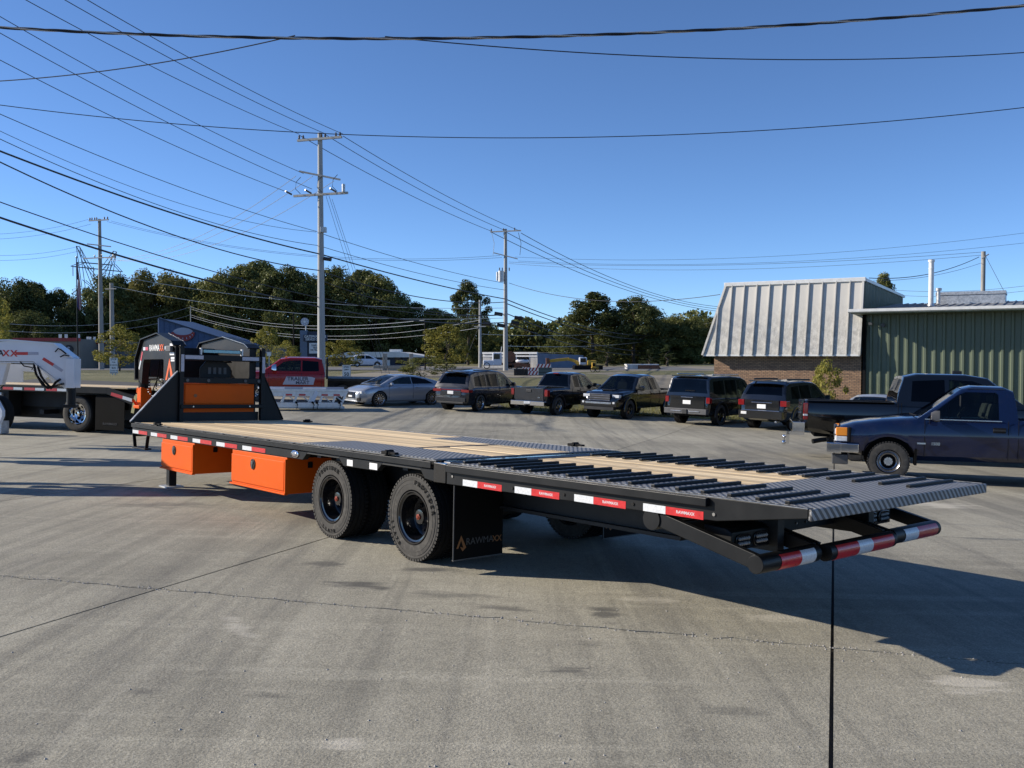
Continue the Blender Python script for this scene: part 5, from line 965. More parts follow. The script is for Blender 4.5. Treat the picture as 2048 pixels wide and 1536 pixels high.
for y in (.87, 1.22, 1.86, 2.10): b = MB(); b.tube([(.012, y, 1.58), (.026, y, 1.58)], .026, 12); b.build('bolt', 'plastic_grey', tr, smooth=40)
for y in (.96, 1.93): b = MB(); b.tube([(.05, y, 1.155), (.058, y, 1.155)], .012, 8); b.build('bolt', 'alloy', tr, smooth=40)
hb = sub('front_toolbox', tr)
b = MB(); b.box(-.75, -.06, .84, 2.06, 1.05, 1.53); b.build('case', 'orange_paint', hb, bevel=.01); b = MB(); b.box(-.058, -.045, .86, 2.04, 1.20, 1.51); b.build('back_panel', 'orange_paint', hb, bevel=.006); b = MB(); b.tube([(-.046, 1.03, 1.33), (-.040, 1.03, 1.33)], .028, 14); b.build('emblem', 'dim_orange', hb, smooth=40)
bx('headboard_panel', 'black_frame', -.10, -.06, .82, 2.14, ZD, 1.06)
lbx = sub('light_bar', tr); b = MB(); b.box(-.06, .0, 1.10, 1.80, 2.03, 2.09); b.build('housing', 'black_gloss', lbx, bevel=.008); b = MB(); b.box(.0, .006, 1.14, 1.76, 2.036, 2.082); b.build('lens', 'cyan_lens', lbx)
for y in (1.095, 1.805): b = MB(); b.box(-.05, .01, y - .012, y + .012, 2.0, 2.11); b.build('bracket', 'galvanised', lbx)
b = MB(); b.prism([(1.22, 1.63), (1.76, 1.63), (1.76, 1.80), (1.66, 1.90), (1.32, 1.90), (1.22, 1.78)], 'x', -.36, -.34); b.build('winch_plate', 'black_steel', tr)
for y in (1.36, 1.45, 1.54, 1.63): bx('winch_slot', 'plastic_grey', -.338, -.334, y, y + .05, 1.69, 1.80)
# gooseneck ----------------------------------------------------------------------------
NPF = [(-.07, 1.0), (-.07, 2.125), (-.16, 2.19), (-.80, 2.335), (-1.52, 2.250), (-1.76, 1.93), (-1.74, 1.60), (-1.50, 1.47)]
for s, ya, yb, ks in ((1, .70, .82, 1.0), (-1, 1.98, 2.10, 1.38)):
    op = [(-.56, 1.47), (-.56, 1.88), (-.62, 1.92), (-1.46, 1.92), (-1.50, 1.86)]
    b = MB(); outer = NPF; n1 = len(outer)
    # side plate with the opening cut out: a strip between the outer outline and the opening
    strip = [((-.07, 1.0), (-.07, 2.125), (-.16, 2.19), (-.56, 1.90), (-.56, 1.0)), ((-.16, 2.19), (-.80, 2.335), (-1.52, 2.25), (-1.46, 1.92), (-.60, 1.92), (-.56, 1.90)), ((-1.52, 2.25), (-1.76, 1.93), (-1.74, 1.58), (-1.56, 1.50), (-1.50, 1.86), (-1.46, 1.92))]
    for poly in strip: b.prism([(x * ks, z) for x, z in poly], 'y', ya, yb)
    if s < 0: b.prism([(x * ks, z) for x, z in ((-.56, 1.0), (-.56, 1.90), (-.60, 1.92), (-1.46, 1.92), (-1.50, 1.86), (-1.50, 1.45))], 'y', ya + .04, yb - .04)
    b.build('neck_plate', 'black_steel', tr, bevel=.0)
    b = MB(); tl = [(-.05, 2.135), (-.16, 2.205), (-.80, 2.352), (-1.535, 2.265), (-1.785, 1.935), (-1.76, 1.58)]; tl = [(x * ks, z) for x, z in tl]
    for (x0, z0), (x1, z1) in zip(tl, tl[1:]): b.bar((x0, (ya + yb) / 2, z0), (x1, (ya + yb) / 2, z1), yb - ya + .09, .018)
    b.build('neck_flange', 'black_steel', tr)
    b = MB()
    for (x0, z0), (x1, z1) in zip(tl[:3], tl[1:3]): b.bar((x0, yb + .045 if s > 0 else ya - .045, z0 + .009), (x1, yb + .045 if s > 0 else ya - .045, z1 + .009), .012, .008)
    b.build('flange_edge', 'edge_steel', tr)
bx('neck_crossbeam', 'black_steel', -1.75, -1.5, .82, 1.98, 1.62, 2.15, bevel=.01)
b = MB(); b.loft([[Vector((-1.7, 1.05, 1.6)), Vector((-1.7, 1.91, 1.6)), Vector((-1.7, 1.91, 2.14)), Vector((-1.7, 1.05, 2.14))], [Vector((-3.2, 1.14, 1.55)), Vector((-3.2, 1.45, 1.55)), Vector((-3.2, 1.45, 1.90)), Vector((-3.2, 1.14, 1.90))]]); b.build('neck_nose', 'black_steel', tr, bevel=.01)
b = MB(); b.tube([(-3.1, 1.30, 1.58), (-3.1, 1.30, 1.40)], .105, 20); b.build('coupler_sleeve', 'black_steel', tr, smooth=40)
b = MB(); b.box(-3.20, -3.0, 1.20, 1.40, 1.02, 1.42); b.box(-3.25, -2.95, 1.15, 1.45, 1.02, 1.08); b.build('coupler', 'orange_paint', tr, bevel=.012)
b = MB(); b.tube([(-3.21, 1.22, 1.40), (-3.21, 1.22, 1.31)], .03, 8); b.tube([(-3.26, 1.20, 1.10), (-3.12, 1.10, 1.18)], .025, 8); b.tube([(-3.26, 1.22, 1.08), (-3.30, 1.30, 1.14)], .022, 8); b.build('coupler_latch', 'orange_paint', tr, smooth=40)
rc = random.Random(2); b = MB()
for k in range(26):
    t = k / 25; p = Vector((-1.68 + .75 * t, .84 + .03 * math.sin(k), 1.60 - .34 * math.sin(math.pi * min(1, t * 1.2)) - .02 * t)); m = Matrix.Translation(p) @ Matrix.Rotation(k * 1.57, 4, 'X')
    b.add([m @ Vector(q) for q in [(-.022, -.008, .004), (.022, -.008, .004), (.022, .008, .004), (-.022, .008, .004), (-.022, -.008, -.004), (.022, -.008, -.004), (.022, .008, -.004), (-.022, .008, -.004)]], [(0, 1, 2, 3), (7, 6, 5, 4), (0, 4, 5, 1), (1, 5, 6, 2), (2, 6, 7, 3), (3, 7, 4, 0)])
b.build('safety_chain', 'galvanised', tr)
for q in ([(-1.1, .84, 1.9), (-1.22, .83, 1.5), (-1.15, .80, 1.25), (-1.0, .80, 1.22), (-.8, .82, 1.42)], [(-1.0, .84, 1.88), (-.9, .83, 1.45), (-1.1, .82, 1.35), (-1.2, .82, 1.2)], [(-.55, .69, 1.52), (-.75, .67, 1.58), (-.95, .68, 1.42), (-1.0, .70, 1.3)]): b = MB(); b.tube(q, .010, 6); b.build('hose', 'rubber_dark', tr, smooth=60)
# neck graphics
text('lettering', 'RAWMA', .150, axes((-.98, .698, 2.105), (1, 0, 0), (0, 0, 1)), 'sign_white', tr, width=.80, bold=.015); text('lettering', 'XX', .150, axes((-.66, .698, 2.105), (1, 0, 0), (0, 0, 1)), 'orange_decal', tr, width=.80, bold=.02)
for x0, x1, mt_ in ((-1.50, -1.40, 'tape_white'), (-1.40, -1.27, 'tape_red'), (-.52, -.45, 'tape_white'), (-.45, -.36, 'tape_red')): bx('reflective_tape', mt_, x0, x1, .6975, .6995, 2.075, 2.13)
b = MB(); b.bar((-1.68, .697, 1.75), (-1.60, .697, 1.90), .05, .003, (0, 1, 0)); b.build('reflective_tape', 'tape_white', tr); b = MB(); b.bar((-1.60, .697, 1.90), (-1.53, .697, 2.05), .05, .003, (0, 1, 0)); b.build('reflective_tape', 'tape_red', tr)
b = MB(); b.box(-.34, -.14, .640, .69, 2.04, 2.13); b.box(-.27, -.21, .68, .70, 2.05, 2.12); b.build('work_lamp', 'plastic_grey', tr, bevel=.006)
bx('data_label', 'white_print', -.30, -.14, .697, .6992, 2.13, 2.17); bx('data_label', 'white_print', -.30, -.12, .697, .6992, 1.98, 2.03)
for z in (1.92, 1.88): bx('data_label', 'white_print', -.25, -.10, .697, .6992, z, z + .03)
logo_a((-.30, .698, 1.72), .34, tr, 'orange_decal', (1, 0, 0), (0, 0, 1))
# ------------------------------------------------------------------ trailers at the left
def chain(pts, n, parent, mat='black_steel'):
    b = MB(); P = [Vector(p) for p in pts]
    for k in range(n):
        t = k / (n - 1) * (len(P) - 1); i = min(int(t), len(P) - 2); p = P[i].lerp(P[i + 1], t - i); d = (P[i + 1] - P[i]).normalized()
        q = d.to_track_quat('X', 'Z').to_matrix().to_4x4(); m = Matrix.Translation(p) @ q @ Matrix.Rotation(math.pi / 2 * (k % 2), 4, 'X')
        for yy in (-.018, .018): b.box(-.035, .035, yy - .006, yy + .006, -.006, .006, m)
        for xx in (-.035, .035): b.box(xx - .006, xx + .006, -.02, .02, -.006, .006, m)
    return b.build('chain', mat, parent)
# black dual-wheel flatbed seen behind the white gooseneck
h = Vector((.955, -.295)); p = gpix(163, 864)
LT = frame_on_ground(p.x - h.x * 0, p.y, h.x, h.y); lt = thing('flatbed_trailer', 'black flatbed trailer with polished wheels, pine deck and sloping tail behind the white gooseneck', 'trailer', LT)
# x rearward (to the right in the picture), y away
def lbx_(name, mat, x0, x1, y0, y1, z0, z1, bevel=0.0, parent=lt): b = MB(); b.box(x0, x1, y0, y1, z0, z1); return b.build(name, mat, parent, bevel=bevel)
for k in range(13): lbx_('deck_plank', 'deck_wood', -7.0, 1.6, -.16 + k * .19 + .003, -.16 + (k + 1) * .19 - .003, 1.20, 1.235)
lbx_('side_rail', 'black_steel', -7.0, 1.0, -.24, -.165, 1.06, 1.23, .005); lbx_('side_rail', 'black_steel', -7.0, 1.0, 2.32, 2.40, 1.06, 1.23, .005)
lbx_('main_beam', 'black_frame', -7.0, 1.2, .40, .52, .62, 1.18); lbx_('main_beam', 'black_frame', -7.0, 1.2, 1.64, 1.76, .62, 1.18)
for k in range(9):
    x = -3.2 + .37 * k
    if x < -.35: lbx_('reflective_tape', 'tape_red' if k % 2 == 0 else 'tape_white', x, x + .36 - (.06 if k % 2 else 0), -.2425, -.2405, 1.09, 1.16)
for s, yy in ((1, -.22), (-1, 2.38)):
    b = MB(); b.prism([(1.0, 1.06), (1.0, 1.23), (2.95, .78), (2.95, .60), (2.4, .60)], 'y', yy - .02, yy + .05); b.build('dovetail_beam', 'black_steel', lt)
b = MB(); b.add([(1.0, -.2, 1.225), (2.95, -.2, .775), (2.95, 2.36, .775), (1.0, 2.36, 1.225), (1.0, -.2, 1.19), (2.95, -.2, .74), (2.95, 2.36, .74), (1.0, 2.36, 1.19)], [(0, 1, 2, 3), (7, 6, 5, 4), (0, 4, 5, 1), (1, 5, 6, 2), (2, 6, 7, 3), (3, 7, 4, 0)]); b.build('dovetail_deck', 'black_steel', lt)
b = MB(); b.box(1.1, 3.0, .3, 2.3, 1.19, 1.225); b.build('ramp_deck', 'deck_wood', lt)
for a, c, mt_ in ((1.15, 1.52, 'tape_red'), (1.52, 1.82, 'tape_white'), (1.82, 2.30, 'tape_red')): b = MB(); b.bar((a, -.243, 1.10 - (a - 1.0) * .23), (c, -.243, 1.10 - (c - 1.0) * .23), .085, .004, (0, 1, 0)); b.build('reflective_tape', mt_, lt)
b = MB(); b.bar((2.35, -.26, 1.18), (1.95, -.26, 1.02), .10, .004, (0, 1, 0)); b.bar((1.95, -.262, 1.03), (1.85, -.262, .58), .09, .004, (0, 1, 0)); b.bar((2.35, -.26, 1.18), (2.9, .3, 1.21), .09, .004); b.build('tie_strap', 'strap_yellow', lt)
m = MB(); m.sphere((2.8, -.25, .68), .05, 12, 8, 1, .4, 1); m.build('marker_lamp', 'lamp_amber', lt, smooth=50)
WR2 = .50; tyb = MB(); hh = .14
tyb.lathe([(-hh * .8, .29), (-hh, .31), (-hh * 1.04, .38), (-hh * .98, .46), (-hh * .8, .49), (-hh * .3, WR2), (hh * .3, WR2), (hh * .8, .49), (hh, .46), (hh * 1.04, .38), (hh, .31), (hh * .8, .29)], (0, 0, 0), 'y', 48); T2 = tyre_shade(tyb.mesh('tyre', 'rubber', 35), hh)
rmb = MB(); rmb.lathe([(-hh * .84, .295), (-hh * 1.0, .292), (-hh * .98, .275), (-hh * .6, .265), (hh * .4, .25), (hh * .55, .20), (hh * .40, .12), (hh * .2, .09), (-hh * .3, .08), (-hh * .35, .001)], (0, 0, 0), 'y', 40); R2 = rmb.mesh('rim', 'chrome', 35)
hl = MB()
for k in range(8): a = k * math.pi / 4; hl.tube([(math.cos(a) * .185, hh * .53, math.sin(a) * .185), (math.cos(a) * .185, hh * .34, math.sin(a) * .185)], .034, 12)
H2 = hl.mesh('hand_hole', 'black_matte', 40)
def w2(x, y, flip): o = sub('wheel', lt, Matrix.Translation((x, y, WR2)) @ (Matrix.Rotation(math.pi, 4, 'Z') if flip else Matrix.Identity(4)) @ Matrix.Rotation(R(x * 31), 4, 'Y')); put('tyre', T2, o); put('rim', R2, o); put('hand_hole', H2, o)
w2(0, -.04, False); w2(0, .28, True)
for x in (0, -1.35): w2(x, 2.2, True); w2(x, 1.9, False)
lbx_('axle', 'black_frame', -.07, .07, 0, 2.2, .44, .56); lbx_('axle', 'black_frame', -1.42, -1.28, 0, 2.2, .44, .56); lbx_('belly_frame', 'black_frame', -5.5, 0.6, .55, 1.62, .30, .75)
f = sub('mud_flap', lt); b = MB(); b.box(.62, .64, -.20, .52, .06, 1.0); b.box(.64, 1.55, -.20, -.18, .10, 1.0); b.build('flap', 'rubber_dark', f); text('lettering', 'RAWMAXX', .09, axes((1.1, -.203, .26), (1, 0, 0), (0, 0, 1)), 'grey_print', f)
lbx_('side_box', 'black_frame', -6.9, -2.4, -.10, .35, .36, 1.05); lbx_('landing_leg', 'black_steel', -3.2, -3.05, -.12, .03, .02, 1.0)
for k, x in enumerate((-2.9, -2.6)): lbx_('bracket', 'galvanised', x, x + .05, -.20, -.14, .86, 1.0)
# white gooseneck neck
h = Vector((.985, .172)); p = at(140, 800, 20.6); gz = g(p.x, p.y)
WG = frame_on_ground(p.x, p.y, h.x, h.y); wg = thing('gooseneck_trailer', 'white gooseneck trailer front with coupler and hanging safety chains', 'trailer', WG)
def wq(x, y): r_ = ray(x, y); o_ = WG.inverted() @ Vector((0, 0, CAM_H)); dd_ = WG.inverted().to_3x3() @ r_; t_ = (-.30 - o_.y) / dd_.y; q_ = o_ + dd_ * t_; return q_.x, q_.z
prof = [wq(*q) for q in [(-120, 684), (0, 683), (20, 681), (108, 688), (148, 718), (148, 776), (129, 776), (112, 758), (66, 723), (-120, 722)]]
for yy, nm in ((-.30, 'neck_plate'), (.06, 'neck_plate')): b = MB(); b.prism(prof, 'y', yy, yy + .09); b.build(nm, 'paint_white', wg, bevel=.008)
tp = [wq(*q) for q in [(-120, 683), (20, 680), (108, 687), (146, 716)]]
for (x0, z0), (x1, z1) in zip(tp, tp[1:]): b = MB(); b.bar((x0, -.08, z0), (x1, -.08, z1), .52, .03); b.build('neck_top', 'paint_white', wg)
bt = [wq(*q) for q in [(-120, 724), (66, 725), (112, 760), (130, 777)]]
for (x0, z0), (x1, z1) in zip(bt, bt[1:]): b = MB(); b.bar((x0, -.08, z0), (x1, -.08, z1), .42, .02); b.build('neck_underside', 'paint_white', wg)
x0, z0 = wq(131, 776); x1, z1 = wq(150, 717); b = MB(); b.box(x0, x1, -.34, .17, z0, z1); b.build('coupler_housing', 'paint_white', wg, bevel=.01)
b = MB(); b.tube([((x0 + x1) / 2, -.2, z0 + .02), ((x0 + x1) / 2, -.2, z0 - .38)], .095, 18); b.box((x0 + x1) / 2 - .13, (x0 + x1) / 2 + .13, -.33, -.07, z0 - .44, z0 - .37); b.build('coupler_tube', 'black_steel', wg, smooth=40)
xx, zz = wq(12, 707); text('lettering', 'XX', .19, axes((xx + .08, -.303, zz), (1, 0, 0), (0, 0, 1)), 'tape_red', wg, spacing=1.25, bold=.03); text('lettering', 'RAWMA', .19, axes((xx - .42, -.303, zz), (1, 0, 0), (0, 0, 1)), 'sign_ink', wg, spacing=1.1, bold=.02)
for a, c, mt_ in (((31, 707), (56, 707), 'tape_red'), ((56, 707), (77, 707), 'tape_grey'), ((86, 717), (107, 730), 'tape_red'), ((107, 730), (125, 742), 'tape_grey')):
    (xa, za), (xb, zb_) = wq(*a), wq(*c); b = MB(); b.bar((xa, -.3035, za), (xb, -.3035, zb_), .065, .004, (0, 1, 0)); b.build('reflective_tape', mt_, wg)
for q in ([(-6, 722), (12, 725), (0, 770), (-40, 770)], [(-90, 722), (-50, 722), (-60, 770), (-110, 770)]): b = MB(); b.prism([wq(*k) for k in q], 'y', -.22, .02); b.build('neck_upright', 'paint_white', wg, bevel=.01)
a, c = wq(76, 733), wq(104, 768); b = MB(); b.bar((a[0], .2, a[1]), (c[0], .2, c[1]), .10, .16); b.build('neck_brace', 'paint_white', wg)
b = MB(); b.prism([wq(*k) for k in [(16, 728), (76, 730), (80, 746), (60, 762), (52, 762), (44, 744), (16, 742)]], 'y', .55, .60); b.build('far_brace', 'paint_white', wg); logo_a((wq(41, 736)[0], .545, wq(41, 736)[1]), .10, wg, 'sign_ink', (1, 0, 0), (0, 0, 1))
b = MB(); b.prism([wq(*k) for k in [(-120, 722), (16, 728), (16, 765), (-120, 765)]], 'y', .62, .66); b.build('far_brace', 'paint_white', wg)
def wp(x, y, dy=-.36): a = wq(x, y); return (a[0], dy, a[1])
chain([wp(70, 730), wp(74, 748), wp(86, 768), wp(98, 776), wp(112, 772), wp(126, 768)], 34, wg); chain([wp(78, 735), wp(84, 752), wp(92, 764), wp(104, 776), wp(114, 764), wp(120, 760)], 32, wg)
for q in ([(42, 723), (50, 732), (66, 735)], [(112, 704), (118, 697), (124, 700), (134, 708)], [(122, 714), (130, 710), (140, 712)], [(70, 731), (76, 750), (90, 768), (96, 776)]): b = MB(); b.tube([wp(*k) for k in q], .014, 6); b.build('hose', 'rubber_dark', wg, smooth=60)
# two more gooseneck fronts of the same row, just outside the left edge; their shadows fall across the lot
for (tx, ty_, lab) in ((315, 980, 'white gooseneck trailer just beyond the left edge, nearer of two casting long shadows'), (318, 926, 'white gooseneck trailer just beyond the left edge, farther of two casting long shadows')):
    q_ = gpix(tx, ty_); o_ = Vector((q_.x, q_.y)) - Vector((SUN_H.x, SUN_H.y)) * (1.72 / math.tan(SUN_EL)); c_ = copy_tree(wg); c_.matrix_basis = frame_on_ground(o_.x - .1, o_.y, .985, .172); c_['label'] = lab; c_['group'] = 'gooseneck trailers in a row'
wg['group'] = 'gooseneck trailers in a row'
# white fender of a third trailer at the very edge of the picture
p = gpix(-26, 868); FR = frame_on_ground(p.x, p.y, .97, -.243); fr = thing('trailer_corner', 'white fender corner with black tyre cut by the left edge', 'trailer', FR)
b = MB(); b.prism([(-1.2, .38), (.52, .30), (.60, .48), (.60, .62), (.40, .92), (-1.2, 1.0)], 'y', -.16, -.06); b.build('fender', 'paint_white', fr, bevel=.01)
b = MB(); b.box(.2, .48, -.05, .2, .03, .35); b.build('bracket', 'galvanised', fr)
o = sub('wheel', fr, Matrix.Translation((.0, .25, .5))); put('tyre', T2, o); put('rim', R2, o)
b = MB(); b.tube([(-.2, -.1, 1.18), (.1, -.08, 1.22), (.35, -.05, 1.12), (.5, -.02, 1.26)], .02, 6); b.build('hose', 'rubber_dark', fr)
# aluminium trailer in front of the red truck
p = gpix(622, 821); AM = frame_on_ground(p.x, p.y, .94, .34); al = thing('aluminium_trailer', 'low bare aluminium trailer with red reflectors in front of the red truck', 'trailer', AM)
def ab(name, mat, x0, x1, y0, y1, z0, z1, bevel=0.0): b = MB(); b.box(x0, x1, y0, y1, z0, z1); return b.build(name, mat, al, bevel=bevel)
ab('top_rail', 'aluminium', -2.0, 1.55, -.06, .06, .80, .90, .01); ab('top_rail', 'aluminium', -2.0, 1.55, 2.0, 2.1, .80, .90, .01); ab('deck', 'aluminium', -2.0, 1.5, .06, 2.0, .83, .87)
ab('rear_plate', 'aluminium', -2.0, 1.4, -.02, .03, .60, .80); ab('lower_beam', 'aluminium', -1.6, 1.3, -.10, .05, .12, .34, .01); ab('lower_beam', 'galvanised', -1.6, 1.4, .0, .8, .08, .16)
for x in (-1.2, -.7, -.1, .35, .9, 1.3): b = MB(); b.bar((x, -.03, .34), (x + .18, -.03, .82), .09, .05, (0, 1, 0)); b.build('post', 'aluminium', al)
for x in (-.9, -.35, .5, 1.05): b = MB(); b.bar((x, -.08, .58), (x + .30, -.08, .36), .04, .03, (0, 1, 0)); b.build('strut', 'galvanised', al)
for x in (-1.05, -.5, .42, .92): ab('reflector', 'tape_red', x, x + .26, -.068, -.061, .62, .69)
for x in (-.62, .05, .22, 1.15): b = MB(); b.tube([(x, -.12, .36), (x + .05, -.2, .25), (x + .02, -.14, .08)], .018, 6); b.tube([(x, -.16, .34), (x, -.06, .34)], .05, 8); b.build('tie_down', 'black_matte', al)
for x in (-1.1, .6): ab('sign_panel', 'tape_grey', x, x + .75, -.05, -.04, .90, .99)
b = MB(); b.bar((.02, -.07, .35), (.22, -.07, .80), .16, .02, (0, 1, 0)); b.build('upright_plate', 'paint_white', al)

# ------------------------------------------------------------------ poles
ARM = Vector((.95, -.31, 0)).normalized()
def pole(name, label, x, ytop, Y, r0, r1, mat='pole_wood', lean=0.0, group='utility poles'):
    top = at(x, ytop, Y); zb = g(top.x, Y) - .1; t = thing(name, label, 'pole', Matrix.Translation((top.x, Y, zb)), group); H = top.z - zb
    b = MB(); b.tube([(lean * (1 - k / 6), 0, H * k / 6) for k in range(7)], r0, 14, True, r1); b.build('shaft', mat, t, smooth=40); t['H'] = H; return t
def arm(t, zpx, x, Y, hl, mat='pole_grey', w=.11, off=0.0, d=None):
    p = at(x, zpx, Y); z = p.z - t.matrix_basis.translation.z; dd = d or ARM; b = MB(); c = Vector((0, -.18, z)) + dd * off; b.bar(c - dd * hl, c + dd * hl, w, w); b.build('crossarm', mat, t); return z
def ins(t, z, offs, h=.28, r=.06, d=None, name='insulator', mat='insulator'):
    dd = d or ARM
    for o in offs:
        p = Vector((0, -.18, z)) + dd * o; b = MB(); b.lathe([(0, .02), (h * .25, r * .6), (h * .35, r), (h * .5, r * .6), (h * .62, r), (h * .8, r * .7), (h, r * .3), (h, .001)], p, 'z', 10); b.build(name, mat, t, smooth=40)
A = pole('utility_pole', 'tallest grey utility pole, behind the red truck, with three crossarms', 640, 266, 60, .26, .15, 'pole_grey')
z = arm(A, 279, 640, 60, 1.62, w=.14); ins(A, z, (-1.5, -1.2, .15, .42, 1.2, 1.5), .34, .075)
z = arm(A, 352, 640, 60, 1.45, d=Vector((.93, -.2, -.22)).normalized()); z = arm(A, 390, 640, 60, 1.98, off=.05, w=.14)
for o in (-1.95, -.5, 1.3): b = MB(); b.tube([Vector((0, -.2, z)) + ARM * o + Vector((-.05, -.3, .05)), Vector((0, -.2, z)) + ARM * o + Vector((-.35, -.7, .2))], .06, 8); b.build('insulator', 'insulator', A, smooth=40)
b = MB(); b.tube([Vector((0, -.3, z + .05)) + ARM * 1.75, Vector((0, -.3, z + .55)) + ARM * 1.75], .11, 12); b.build('cutout', 'galvanised', A, smooth=40)
for dx in (-1.4, .2, 1.3):
    b = MB(); q = Vector((0, -.2, z + 1.2)) + ARM * dx; b.tube([q, q + Vector((-.25, -.2, -.35)), q + Vector((-.3, -.2, -.8)), q + Vector((.0, -.1, -1.1))], .02, 6); b.build('jumper_wire', 'wire', A)
b = MB(); zz = at(640, 462, 60).z - A.matrix_basis.translation.z; b.box(.05, .42, -.35, -.05, zz - .12, zz + .22); b.build('junction_box', 'galvanised', A, bevel=.02)
b = MB(); zz = at(640, 518, 60).z - A.matrix_basis.translation.z; b.tube([(.25, -.3, zz), (.75, -.35, zz - .08)], .12, 12); b.build('splice_case', 'plastic_black', A, smooth=40)
B_ = pole('utility_pole', 'grey utility pole behind the charcoal SUV carrying a transformer', 1011, 458, 86, .24, .14, 'pole_grey')
z = arm(B_, 463, 1011, 86, 1.5); ins(B_, z, (-1.4, -.2, .9), .3, .07); z = arm(B_, 512, 1011, 86, 1.2, w=.09, d=Vector((.9, -.2, -.25)).normalized())
zz = at(1005, 552, 86).z - B_.matrix_basis.translation.z; b = MB(); b.tube([(-.42, -.3, zz - .55), (-.42, -.3, zz + .45)], .26, 16); b.tube([(-.75, -.2, zz - .45), (-.75, -.2, zz + .35)], .12, 12); b.build('transformer', 'galvanised', B_, smooth=40)
for o in (-.55, -.3, .35): b = MB(); b.tube([(o, -.3, zz + .45), (o, -.3, zz + .75)], .05, 8); b.build('bushing', 'insulator', B_)
for (dx, dy) in ((-1.3, 0), (-.2, 0), (1.2, 0)): b = MB(); zt_ = at(1011, 466, 86).z - B_.matrix_basis.translation.z; b.tube([(dx, -.3, zt_), (dx + .25, -.4, zt_ - 1.0), (dx + .15, -.35, zt_ - 2.1)], .025, 6); b.build('jumper_wire', 'wire_bright' if dx < -1 else 'wire', B_)
for (x, y) in ((997, 628), (1037, 636), (974, 648), (1002, 651), (1030, 646)): q = at(x, y, 85.6) - A.matrix_basis.translation * 0 - B_.matrix_basis.translation; b = MB(); b.tube([q + Vector((-.38, 0, .06)), q + Vector((.38, 0, -.06))], .17, 12); b.build('splice_case', 'plastic_black', B_, smooth=40)
for (x, y) in ((972, 640), (1051, 655)):
    q = at(x, y, 85.6) - B_.matrix_basis.translation; b = MB(); b.tube([q + Vector((math.cos(a) * .2, 0, math.sin(a) * .42)) for a in [k * .5236 for k in range(13)]], .02, 6, False); b.build('cable_coil', 'wire', B_)
C_ = pole('utility_pole', 'brown utility pole with a row of insulators left of the young tree', 199, 438, 93, .27, .15); z = arm(C_, 441, 199, 93, 1.22); ins(C_, z, (-1.1, -.85, -.5, -.25, .7, 1.1), .32, .08); arm(C_, 491, 199, 93, 1.35, d=Vector((.93, -.2, -.12)).normalized()); z = arm(C_, 516, 199, 93, 1.95, off=.0); ins(C_, z, (-.55, .3), .35, .07); b = MB(); b.sphere((1.6, -.4, z + .2), .16, 10, 6); b.build('cutout', 'galvanised', C_, smooth=40)
D_ = pole('utility_pole', 'shorter bare pole right behind the school bus stop sign', 223, 566, 95, .26, .19, 'pole_wood'); z = arm(D_, 578, 223, 95, .7, w=.08)
E_ = pole('utility_pole', 'thin pale pole with one short crossarm left of the transformer pole', 960, 600, 108, .20, .13, 'pole_grey'); arm(E_, 653, 958, 108, .72, w=.09)
F_ = pole('utility_pole', 'wooden pole rising behind the green metal building', 1967, 503, 62, .16, .14, 'pole_wood'); b = MB(); zf = F_['H']; b.tube([(-.2, -.2, zf - .5), (.25, -.2, zf - .2)], .04, 8); b.build('bracket', 'galvanised', F_)
G_ = pole('utility_pole', 'far thin white pole left of the brick office', 1328, 648, 170, .22, .18, 'gutter_white'); arm(G_, 652, 1331, 170, 1.15, 'gutter_white', .10); arm(G_, 676, 1330, 170, .75, 'gutter_white', .10)
for x, yt, Y, lab in ((587, 624, 92, 'thin dark lamp pole left of the tire shop sign'), (850, 636, 92, 'thin dark pole in front of the shop with the white roof'), (381, 612, 150, 'slender far pole above the blue gabled building')): t = pole('light_pole', lab, x, yt, Y, .08, .06, 'black_matte' if Y < 100 else 'pole_grey', group='thin poles'); b = MB(); b.bar((0, 0, t['H'] - .1), (-.9, 0, t['H'] - .02), .1, .06); b.build('arm', 'black_matte', t)
# flagpole and flag
fp = thing('flagpole', 'flagpole with a limp striped flag in front of the tan shop', 'flagpole', Matrix.Translation(gp(156, 92))); top = at(156, 516, 92).z - fp.matrix_basis.translation.z
b = MB(); b.tube([(0, 0, -.1), (0, 0, top)], .07, 10, True, .045); b.build('pole', 'black_steel', fp, smooth=40); b = MB(); b.sphere((0, 0, top + .08), .10); b.build('finial', 'galvanised', fp, smooth=40)
z1 = at(156, 524, 92).z - fp.matrix_basis.translation.z; z0 = at(156, 622, 92).z - fp.matrix_basis.translation.z
for k in range(9):
    a, c = k / 9, (k + 1) / 9; b = MB(); rows = []
    for f_ in (0, .25, .5, .75, 1):
        row = []
        for e_ in range(8): zz = z1 + (z0 - z1) * (e_ / 7) * (.35 + .65 * (1 - .35 * abs((a + (c - a) * f_) - .4))); row.append(Vector((.06 + (a + (c - a) * f_) * .34 * (.25 + e_ / 7) , .10 * math.sin(5 * (a + (c - a) * f_) + e_ * .7) , zz)))
        rows.append(row)
    b.loft(rows, False, False); b.build('flag_stripe', 'flag_blue' if k < 3 else ('flag_red' if k % 2 else 'flag_white'), fp, smooth=60)
b = MB()
rows = [[Vector((.05 + .02 * i, -.10 + .05 * math.sin(i + j), z1 + (z0 - z1) * .36 * j / 5)) for j in range(6)] for i in range(8)]; b.loft(rows, False, False); b.build('flag_canton', 'flag_blue', fp, smooth=60)
